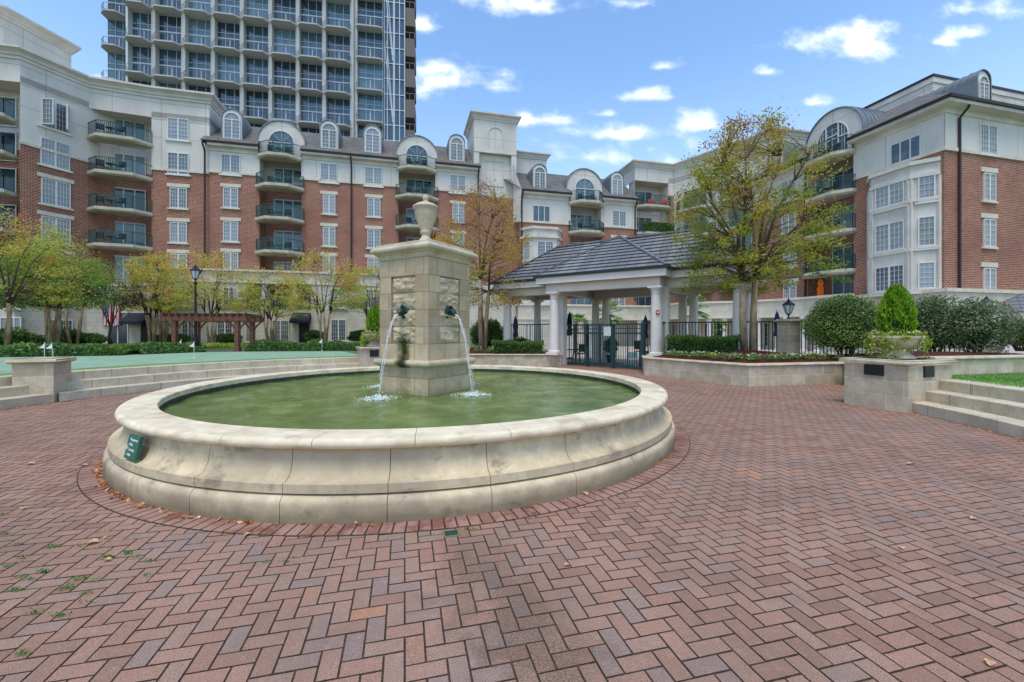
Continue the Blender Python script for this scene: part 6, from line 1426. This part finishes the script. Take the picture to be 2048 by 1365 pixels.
def hedge(p, q, w, z0, z1, words, leaf, seed, n, lsz, group=None, cat='hedge', name='hedge', wav=.03):
    rng = np.random.default_rng(seed); L = hypot(q[0]-p[0], q[1]-p[1]); a = atan2(q[1]-p[1], q[0]-p[0]); r = empty(name, (*p, z0), a, words, cat, group)
    x = rng.uniform(0, L, n); u = rng.uniform(-1, 1, n); h = z1-z0; f = rng.integers(0, 4, n); t = rng.uniform(-1, 1, n); wv = wav*np.sin(x*3.1)+wav*np.sin(x*7.7+1)
    e = 1-rng.uniform(0, 1, n)**2.2*.35; y = np.where(f < 2, t*w/2, np.where(f == 2, -w/2*e, w/2*e)); z = np.where(f < 2, h*(1-(1-e)*.6), (t*.5+.5)*h); ed = np.clip(1-np.abs(y/(w/2))**4*.12, .8, 1)
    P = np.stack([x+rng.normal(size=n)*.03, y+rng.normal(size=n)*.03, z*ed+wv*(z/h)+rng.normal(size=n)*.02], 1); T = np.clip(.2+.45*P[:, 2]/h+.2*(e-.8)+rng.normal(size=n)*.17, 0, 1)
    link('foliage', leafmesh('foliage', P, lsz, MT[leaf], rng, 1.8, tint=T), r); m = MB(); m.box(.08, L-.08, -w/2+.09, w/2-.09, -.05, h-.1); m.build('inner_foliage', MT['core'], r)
hedge(A(985, 20.4), A(1086, 20.45), .9, .5, 1.14, 'clipped boxwood hedge left of the gate columns', 'leaf_box', 80, 8000, .07)
hedge(A(1338, 16.6), A(1476, 14.9), .8, .72, 1.42, 'clipped boxwood hedge under the crape myrtle right of the gate', 'leaf_box', 81, 12000, .06)
def ground(name, polyline, w, h, words, leaf, seed, n, lsz, z=.6):
    rng = np.random.default_rng(seed); P = []
    seg = [(a, b, hypot(b[0]-a[0], b[1]-a[1])) for a, b in zip(polyline[:-1], polyline[1:])]; tot = sum(s[2] for s in seg)
    for a, b, L in seg:
        k = int(n*L/tot); t = rng.uniform(0, 1, k); u = rng.uniform(-1, 1, k); nx, ny = -(b[1]-a[1])/L, (b[0]-a[0])/L; hh = h*(1-np.abs(u)**3)*(.75+.25*np.sin(t*L*1.7)+.15*np.sin(t*L*4.1+u*3))
        P.append(np.stack([a[0]+(b[0]-a[0])*t+nx*u*w/2, a[1]+(b[1]-a[1])*t+ny*u*w/2, z+hh*rng.uniform(.3, 1, k)**.5], 1))
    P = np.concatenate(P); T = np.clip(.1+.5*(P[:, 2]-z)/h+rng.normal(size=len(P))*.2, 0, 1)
    o = link(name, leafmesh(name, P, lsz, MT[leaf], rng, 2.4, tint=T)); tag(o, words, 'ground cover', None, 'stuff')
ground('juniper_cover', [(-24,14.8),(-19.4,17.4),(-16.6,18.6),(-15.6,20.8)], 2.2, .5, 'low green juniper ground cover along the left edge of the putting green', 'leaf_jun', 90, 16000, .16)
ground('juniper_cover', [(-13.6,22.2),(-11,22.8),(-8.2,22.9),(-5.8,22.0)], 2.0, .55, 'low green juniper ground cover in front of the awning door', 'leaf_jun', 91, 14000, .15)
ground('ivy_cover', [(-32,24),(-26,25.5),(-20,27.5),(-14,29.5)], 7, .22, 'yellow green ground cover beneath the left crape myrtles', 'leaf_ivy', 92, 16000, .2)
ground('ivy_cover', [(-14,27),(-9,31),(-4,32)], 8, .2, 'green ground cover behind the pergola', 'leaf_jun', 93, 9000, .22)
for i, (px, Y, rx, w) in enumerate([(170, 31, 1.6, 'low dark shrub at the foot of the wall left of the flag'), (50, 29, 1.4, 'low dark shrub by the glass door at the far left'), (135, 30.5, .9, 'small green shrub between the thin stems'), (345, 36, 1.5, 'dark green shrub left of the pergola by the wall'), (455, 37, 1.4, 'clipped dark shrub behind the pergola'), (630, 37, .8, 'small clipped shrub beside the awning door'), (18, 26, .9, 'dark evergreen shrub by the stems at the left edge'), (720, 37, 1.2, 'dark shrub at the wall left of the pillar')]):
    shrub('wall_shrub', (*A(px, Y), .6), (rx, .8, .45 if rx > 1.3 else .6), w, 'leaf_box', 100+i, n=2600, lsz=.13, stems=False, group='shrubs at the foot of the walls')
def flowers(pts, z, words, seed):
    rng = np.random.default_rng(seed); P = []; T = []; Q = []
    for (a, b, k) in pts:
        for i in range(k):
            x, y = lerp2(a, b, (i+rng.uniform(.2, .8))/k); x += rng.normal()*.12; y += rng.normal()*.12; zz = z+rng.uniform(.0, .05); tt = rng.choice([.66, .72, .82, .9, .98])
            for q in range(46): P.append((x+rng.normal()*.085, y+rng.normal()*.085, zz+abs(rng.normal())*.05)); T.append(rng.uniform(0, .5))
            for q in range(12): P.append((x+rng.normal()*.07, y+rng.normal()*.07, zz+.09+abs(rng.normal())*.03)); T.append(tt if rng.uniform() < .6 else .3)
    o = link('bedding_flowers', leafmesh('flowers', P, .055, MT['petal'], rng, 1.3, tint=np.array(T))); tag(o, words, 'flowers', None, 'stuff')
flowers([((5.7,15.6),(7.2,13.25),12),((6.1,15.7),(7.5,13.5),11),((7.2,13.2),(9.6,13.75),11),((7.5,13.6),(10.6,14.1),12),((10,13.8),(11.5,14),5)], .74, 'yellow, white and green bedding plants in the mulch right of the gate', 110)
flowers([((-1.7,20.5),(1.6,20.3),15),((-1.5,20.9),(.4,20.8),9)], .64, 'bedding plants in the mulch left of the gate', 111)
def palm(px, Y, z0, H, R, words, seed):
    rng = np.random.default_rng(seed); b = (*A(px, Y), z0); r = empty('fan_palm', b, 0, words, 'palm', 'fan palms round the pool'); m = MB(); n = 9
    m.tube([(0.02*sin(i), 0.02*cos(i*2), H*i/n) for i in range(n+1)], [.16*(1+.15*(i % 2)) for i in range(n+1)], 9); m.build('trunk', MT['bark_d'], r)
    m = MB(); L = []
    for k in range(26):
        a = k*2.4; el = rng.uniform(-.6, 1.2); s = np.array((cos(a)*cos(el), sin(a)*cos(el), sin(el))); c = np.array((0, 0, H))+s*R*.55; m.tube([(0,0,H), tuple(np.array((0,0,H))+s*R*.3+np.array((0,0,.05))), tuple(c)], [.015, .01, .008], 4)
        side = np.cross(s, (0,0,1)); side /= np.linalg.norm(side); up = np.cross(side, s)
        for j in range(15):
            t = (j-7)/7*1.35; d = s*cos(t)+side*sin(t); e = c+d*R*.5*(1-.2*abs(t))+np.array((0,0,-.10*R)); L.append((c, d, e, up))
    f = MB()
    for c, d, e, up in L: w = np.cross(d, up)*.022*R; md = (c+e)/2+np.array((0,0,.03)); f.quad(tuple(c-w*.3), tuple(md-w), tuple(e), tuple(md+w))
    m.build('leaf_stalks', MT['bark_d'], r); o = f.build('crown', MT['leaf_palm'], r); at = o.data.color_attributes.new('tint', 'FLOAT_COLOR', 'POINT'); c = np.ones((len(f.v), 4), dtype=np.float32); c[:, 0] = np.repeat(rng.uniform(0, 1, len(f.v)//4), 4); at.data.foreach_set('color', c.ravel())
palm(1217, 27, 0, 2.7, 1.15, 'fan palm seen through the gate, tallest of the palms', 120); palm(1151, 33, 0, 2.2, 1.2, 'fan palm behind the closed umbrella left in the gate', 121); palm(1390, 25.5, 0, 2.9, 1.1, 'fan palm right of the gate, behind the boxwood hedge', 122); palm(1440, 34, 0, 1.9, .9, 'small distant fan palm left of the crape myrtle stems', 123)
shrub('pot_shrub', (*A(1222, 22.5), .35), (.38,.38,.5), 'leafy potted shrub just behind the gate', 'leaf_box', 124, n=1500, lsz=.08, stems=False)
m = MB(); x, y = A(1222, 22.5); m.lathe([(0,0),(.2,0),(.27,.35),(.3,.38),(.26,.38),(0,.34)], 16, cx=x, cy=y); tag(m.build('plant_pot', MT['bronze'], loc=(x, y, 0), shift=(x, y, 0), smooth=True), 'dark pot holding the leafy shrub behind the gate', 'pot')
# ------------------------------------------------------------------ lanterns, lamp post, pier
def lantern(parent, z, s=1.0):
    m = MB(); m.lathe([(0,z),(.09*s,z),(.09*s,z+.03*s),(.03*s,z+.06*s),(.025*s,z+.14*s),(.06*s,z+.17*s),(.075*s,z+.2*s),(.1*s,z+.215*s),(0,z+.215*s)], 12); m.build('base', MT['black'], parent)
    m = MB()
    for i in range(6):
        a = pi*i/3; m.bar((.095*s*cos(a), .095*s*sin(a), z+.21*s), (.19*s*cos(a), .19*s*sin(a), z+.56*s), .016*s)
    m.lathe([(.20*s,z+.56*s),(.235*s,z+.565*s),(.235*s,z+.59*s),(.15*s,z+.66*s),(.07*s,z+.72*s),(.075*s,z+.75*s),(.03*s,z+.78*s),(.035*s,z+.81*s),(0,z+.86*s)], 6); m.build('frame', MT['black'], parent)
    m = MB(); m.lathe([(.085*s,z+.22*s),(.175*s,z+.555*s)], 6); m.build('glass', MT['lampglass'], parent)
x, y = A(391, 22); r = empty('lamp_post', (x, y, .6), 0, 'tall black lamp post with lantern head standing beside the pergola', 'lamp post')
m = MB(); m.lathe([(0,0),(.19,0),(.19,.12),(.15,.16),(.14,.55),(.1,.65),(.085,.8),(.095,.84),(.07,.88),(.06,2.0),(.045,3.45),(.07,3.48),(.07,3.52),(.04,3.55)], 14); m.build('post', MT['black'], r, smooth=False); lantern(r, 3.5, 1.15)
x, y = A(1577, 15.5); r = empty('stone_pier', (x, y, .6), .3, 'square sandstone pier with flat cap between the fence and the round shrub', 'pier'); m = MB(); m.box(-.25,.25,-.25,.25,0,1.37); m.build('shaft', MT['wall_stone'], r); m = MB(); m.box(-.34,.34,-.34,.34,1.371,1.42); m.box(-.29,.29,-.29,.29,1.421,1.46); bevel(m.build('cap', MT['cap'], r), .015)
r = empty('pier_lantern', (x, y, 2.06), .3, 'black lantern on top of the square sandstone pier', 'lantern'); lantern(r, 0, .9)
x, y = A(992, 24); r = empty('pier_lantern', (x, y, .8), .3, 'black lantern left of the first pavilion column behind the shrub', 'lantern'); m = MB(); m.lathe([(.05,-.2),(.05,.72)], 8); m.build('post', MT['black'], r); lantern(r, .7, 1.0)
x, y = A(1973, 15.6); r = empty('pier_lantern', (x, y, 2.2), .3, 'black lantern near the right edge in front of the small slate roof', 'lantern'); lantern(r, 0, .85); m = MB(); m.box(-.25,.25,-.25,.25,-2.2,0); m.build('pier', MT['wall_stone'], r)
# ------------------------------------------------------------------ small pool house at the right edge
def pool_house():
    c0 = A(1990, 19.5); r = empty('pool_house', (*c0, 0), -.75, 'white garden building with dark slate hipped roof cut by the right edge', 'building')
    m = MB(); m.box(0, 7, 0, 3.4, -.05, 2.4); m.build('wall', MT['colpaint'], r); m = MB(); m.box(-.35, 7.3, -.35, 3.7, 2.2, 2.47); m.build('fascia', MT['white'], r)
    m = MB(); e = [(-.45,-.45),(7.4,-.45),(7.4,3.8),(-.45,3.8)]; t = [(2.0,1.7),(5.0,1.7)]; n = 9
    def c(e0, e1, t0, t1):
        for k in range(n):
            a, b = k/n, (k+1)/n; P0, P1, Q0, Q1 = lerp2(e0, t0, a), lerp2(e1, t1, a), lerp2(e0, t0, b), lerp2(e1, t1, b); za, zb = 2.47+1.5*a, 2.47+1.5*b; m.quad((*P0,za+.04),(*P1,za+.04),(*Q1,zb),(*Q0,zb)); m.quad((*P0,za),(*P1,za),(*P1,za+.04),(*P0,za+.04))
    c(e[0],e[1],t[0],t[1]); c(e[1],e[2],t[1],t[1]); c(e[2],e[3],t[1],t[0]); c(e[3],e[0],t[0],t[0]); m.build('roof', MT['slate'], r)
    x, y = A(1912, 16.6); 
pool_house()
# ------------------------------------------------------------------ pergola
def pergola():
    P0, P1 = A(350, 21.3), A(475, 21.3); an = 0; b = (-.34, .94); r = empty('wooden_pergola', (*P0, .6), 0, 'reddish wooden pergola on four posts at the far side of the putting green', 'pergola'); w = P1[0]-P0[0]; D = 3.2
    po = [(0,0),(w,0),(b[0]*D,b[1]*D),(w+b[0]*D,b[1]*D)]
    for x, y in po: m = MB(); m.box(x-.1,x+.1,y-.1,y+.1,-.05,1.75); m.box(x-.13,x+.13,y-.13,y+.13,-.05,.25); m.build('post', MT['cedar'], r)
    for i, (x0, y0) in enumerate((po[0], po[2])):
        for s in (-.12, .12): m = MB(); m.box(x0-.55, x0+w+.55, y0+s-.03, y0+s+.03, 1.55, 1.78); m.build('beam', MT['cedar'], r)
        for x in (x0, x0+w):
            for s in (-1, 1): m = MB(); m.tube([(x+s*.05, y0, 1.0), (x+s*.22, y0, 1.3), (x+s*.5, y0, 1.55)], .045, 6); m.build('brace', MT['cedar'], r)
    n = 13
    for i in range(n):
        x = -.45+(w+.9)*i/(n-1); m = MB(); m.bar((x-b[0]*.5, -b[1]*.5, 1.85), (x+b[0]*(D+.5), b[1]*(D+.5), 1.85), .05, .15); m.build('rafter', MT['cedar'], r)
pergola()
# ------------------------------------------------------------------ golf flags
for i, (px, Y, lean, w) in enumerate([(89, 14.4, 0, 'small white practice flag directly behind the left pedestal, left of its twin'), (107, 14.0, -.06, 'leaning white practice flag behind the left pedestal'), (360, 21.0, .08, 'small white practice flag at the left leg of the pergola'), (388, 15.7, 0, 'small white practice flag nearest to the lamp post'), (644, 21.5, 0, 'small white practice flag far off in front of the juniper hedge')]):
    x, y = A(px, Y); r = empty('golf_flag', (x, y, .63), 0, w, 'flag', 'practice flags on the putting green'); m = MB(); m.tube([(0,0,0),(lean,0,.62)], .009, 6); m.build('pole', MT['white'], r)
    m = MB(); a, b2 = (lean,0,.62), (lean*.7,0,.40)
    for k in range(5):
        t0, t1 = k/5, (k+1)/5; f = lambda t, e: (e[0]-.17*t, .03*sin(t*4), e[2]*(1-t)+(.42)*t); m.quad(f(t0, a), f(t1, a), f(t1, b2), f(t0, b2))
    m.build('cloth', MT['flagw'], r); m = MB(); m.lathe([(0,0),(.055,0),(.05,.012),(0,.014)], 12); m.build('cup', MT['white'], r)
# ------------------------------------------------------------------ draped flag on the left wing
def us_flag():
    P, Q = S_L[3], S_L[4]; p = hit(P, Q, 211); q = hit(P, Q, 244); a = facing(P, Q); w = hypot(q[0]-p[0], q[1]-p[1]); zt, h = 3.85, 1.75; o = inset(p, a, -.25)
    r = empty('draped_flag', (*o, zt), a, 'red, white and blue striped flag with starred canton hanging on the left wall', 'flag'); n = 26; k = 14; z0 = -h
    def P3(u, v): return (u*w, -.06*sin(u*17+v*2)*(1-v*.2)-.03*sin(u*31), -(1-v)*h+.05*sin(u*9))
    for sidx in range(13):
        m = MB()
        for i in (2*sidx, 2*sidx+1):
            for j in range(7 if i < 11 else k): m.quad(P3(i/n, j/k), P3((i+1)/n, j/k), P3((i+1)/n, (j+1)/k), P3(i/n, (j+1)/k))
        m.build('stripe', MT['flagw' if sidx % 2 else 'red'], r)
    m = MB()
    for i in range(11):
        for j in range(7, k): m.quad(P3(i/n, j/k), P3((i+1)/n, j/k), P3((i+1)/n, (j+1)/k), P3(i/n, (j+1)/k))
    m.build('canton', MT['flagb'], r)
    m = MB()
    for i in range(6):
        for j in range(5):
            u, v = (i+.5)/6*11/26, .5+(j+.5)/5*.5; c = P3(u, v); s = .035
            for t in range(2): m.quad(*[(c[0]+s*cos(b), c[1]-.012-t*.001, c[2]+s*sin(b)) for b in (t*pi/4, pi/2+t*pi/4, pi+t*pi/4, 3*pi/2+t*pi/4)])
    m.build('stars', MT['flagw'], r); m = MB(); m.bar((-.15,0,.06),(w+.15,0,.06),.04); m.bar((0,.25,.06),(0,0,.06),.03); m.bar((w,.25,.06),(w,0,.06),.03); m.build('pole', MT['black'], r)
us_flag()
# ------------------------------------------------------------------ umbrellas and furniture
def umbrella(px, Y, z0, H, mat, words, grp='closed umbrellas by the pool', s=1.0):
    x, y = A(px, Y); r = empty('closed_umbrella', (x, y, z0), 0, words, 'umbrella', grp); m = MB(); m.tube([(0,0,0),(0,0,H)], .025, 8); m.lathe([(0,0),(.28,0),(.28,.06),(.06,.1),(0,.1)], 12); m.build('pole', MT['black'], r)
    m = MB(); n = 12; zs = [(.16,(.5 if mat == 'navy' else .1)*H),(.17,.56*H),(.11,.64*H),(.15,.74*H),(.14,.84*H),(.09,.94*H),(.02,1.0*H),(.012,1.03*H)]; k0 = 0
    for rr, z in zs:
        for j in range(n*2): a = pi*j/n; q = rr*s*(1 if j % 2 else .68); m.v.append((q*cos(a), q*sin(a), z))
    for i in range(len(zs)-1):
        for j in range(n*2): j2 = (j+1) % (n*2); m.f.append((i*n*2+j, i*n*2+j2, (i+1)*n*2+j2, (i+1)*n*2+j)); m.m.append(0); m.c.append(None)
    m.build('canopy', MT[mat], r)
umbrella(1031, 26, 0, 2.55, 'navy', 'closed navy umbrella between the first and second pavilion columns'); umbrella(1139, 25, 0, 2.75, 'navy', 'closed navy umbrella behind the left leaf of the gate'); umbrella(1291, 24, 0, 2.5, 'navy', 'closed navy umbrella beside the gate column with the red alarm box')
umbrella(1502, 22, 0, 3.0, 'navy', 'closed navy umbrella seen between the two crape myrtle stems'); umbrella(1554, 23, 0, 2.7, 'navy', 'closed navy umbrella just left of the lantern pier')
x_, y_ = W(33.1+.9, 27.9); umbrella(1641, 34.3, 4.25, 1.6, 'orange', 'closed orange umbrella on the lowest balcony of the right building', None, 1.35)
def chair(x, y, z, rz, words, mat='furn', grp='metal chairs round the pool', seat=.45, wide=.5, cat='chair', name='patio_chair'):
    r = empty(name, (x, y, z), rz, words, cat, grp); w = wide/2
    for sx in (-w, w):
        for sy in (-.22, .22): m = MB(); m.bar((sx, sy, 0), (sx*.9, sy*.9, seat), .03); m.build('leg', MT[mat], r)
    m = MB(); m.box(-w, w, -.24, .24, seat, seat+.035); m.build('seat', MT[mat], r); m = MB(); m.box(-w, w, .2, .235, seat+.1, seat+.5); m.bar((-w,.22,seat),(-w,.24,seat+.5),.03); m.bar((w,.22,seat),(w,.24,seat+.5),.03); m.build('backrest', MT[mat], r)
    for s in (-w, w): m = MB(); m.bar((s,-.2,seat+.22),(s,.22,seat+.24),.035,.02); m.bar((s,-.2,seat),(s,-.2,seat+.22),.025); m.build('armrest', MT[mat], r)
def table(x, y, z, words, R=.45, h=.72, grp='tables round the pool'):
    r = empty('patio_table', (x, y, z), 0, words, 'table', grp); m = MB(); m.lathe([(0,h-.03),(R,h-.03),(R,h),(0,h)], 24); m.build('tabletop', MT['furn'], r)
    for k in range(3): a = 2.1*k; m = MB(); m.bar((R*.7*cos(a), R*.7*sin(a), 0), (R*.2*cos(a), R*.2*sin(a), h-.03), .03); m.build('leg', MT['furn'], r)
x, y = A(1150, 21.5); table(x, y, 0, 'round dark metal table behind the left leaf of the gate'); chair(x-.7, y-.2, 0, 1.4, 'dark metal chair left of the round table behind the gate'); chair(x+.45, y+.6, 0, -.6, 'dark metal chair right of the round table behind the gate')
x, y = A(1283, 19.2); chair(x, y, 0, .3, 'tall dark bar chair behind the gate beside the column with the red box', seat=.7, wide=.45)
# furniture glimpsed on the balconies
def bal_set(p, z, a, words, mat='furn'):
    table(p[0], p[1], z, 'small table '+words, .32, .6, 'small furniture on balconies'); q = add2(p, (cos(a), sin(a)), .7); chair(q[0], q[1], z, a, 'right chair '+words, mat, 'small furniture on balconies'); q = add2(p, (cos(a), sin(a)), -.7); chair(q[0], q[1], z, a+.4, 'left chair '+words, mat, 'small furniture on balconies')
PP, QQ = W(-20, 43.6), W(0, 43.6)
c1 = inset(hit(PP, QQ, 561), TH, -.35); c2 = inset(hit(PP, QQ, 834), TH, -.35)
for z, w in ((17.85, 'dormer balcony'), (15.0, 'second balcony from the top'), (12.0, 'third balcony from the top'), (8.98, 'lowest visible balcony')): bal_set(c1, z, TH, 'on the '+w+' left of the pillar')
for z, w in ((17.85, 'dormer balcony'), (15.0, 'second balcony from the top'), (12.0, 'balcony level with the urn')): bal_set(c2, z, TH, 'on the '+w+' above the urn')
c3 = (-33.6, 35.6); [bal_set(c3, z, .3, 'on the '+w+' corner balcony of the left wing') for z, w in ((18.05, 'topmost'), (15.05, 'second highest'), (12.0, 'third highest'), (8.98, 'fourth highest'))]
c4 = inset(hit(W(-5,42.6), W(10,42.6), 1172), TH, -.4); [bal_set(c4, z, TH, 'on the '+w+' of the middle building') for z, w in ((15.45, 'dormer balcony'), (12.3, 'balcony under the dormer'))]
c5 = W(33.1-.4, 26.9); [bal_set(c5, z, TH-pi/2, 'on the '+w+' of the right building') for z, w in ((15.45, 'dormer balcony'), (12.45, 'second balcony'), (9.45, 'third balcony'), (6.4, 'lowest balcony'))]
c6 = inset(hit(W(-5,43.4), W(15,43.4), 1310), TH, -.3); chair(c6[0]-.5, c6[1], 15.85, .2, 'left red chair on the top balcony of the corner building', 'furn_r', 'red chairs', wide=.7); chair(c6[0]+.9, c6[1]+.2, 15.85, -.2, 'right red chair on the top balcony of the corner building', 'furn_r', 'red chairs', wide=.7)
# planted railing
rng = np.random.default_rng(5); P = rng.uniform((-2, -.12, 0), (2, .12, 1.05), (3800, 3)); p = inset(hit(W(-5,43.4), W(15,43.4), 1306), TH, -1.12)
o = link('balcony_vine', leafmesh('vine', P, .13, MT['leaf_box'], rng, 1.5), None, (*p, 12.8), TH); tag(o, 'dense green vine covering the railing of a middle right balcony', 'vine', None, 'stuff')

def lawn_blades():
    rng = np.random.default_rng(77); n = 60000; xy = rng.uniform((8.3, 4.0), (17, 11.6), (n, 2)); P = np.array([(x, y, .63) for x, y in xy if inpoly(x, y, LAWN_POLY)])
    T = np.clip(.5+.3*np.sin(P[:, 0]*2.1+P[:, 1])*np.sin(P[:, 1]*1.7)+rng.normal(size=len(P))*.2, 0, 1); o = link('lawn_grass', leafmesh('grass', P, .045, MT['leaf_lawn'], rng, 4, dirs=np.tile((0, 0, 1.0), (len(P), 1)), tint=T)); tag(o, 'short mown grass on the raised lawn at right', 'grass', None, 'stuff')
MT['leaf_lawn'] = leafmat('grass_blade', [(0, S(84,122,52)), (.5, S(118,156,74)), (1, S(160,188,104))])
lawn_blades()
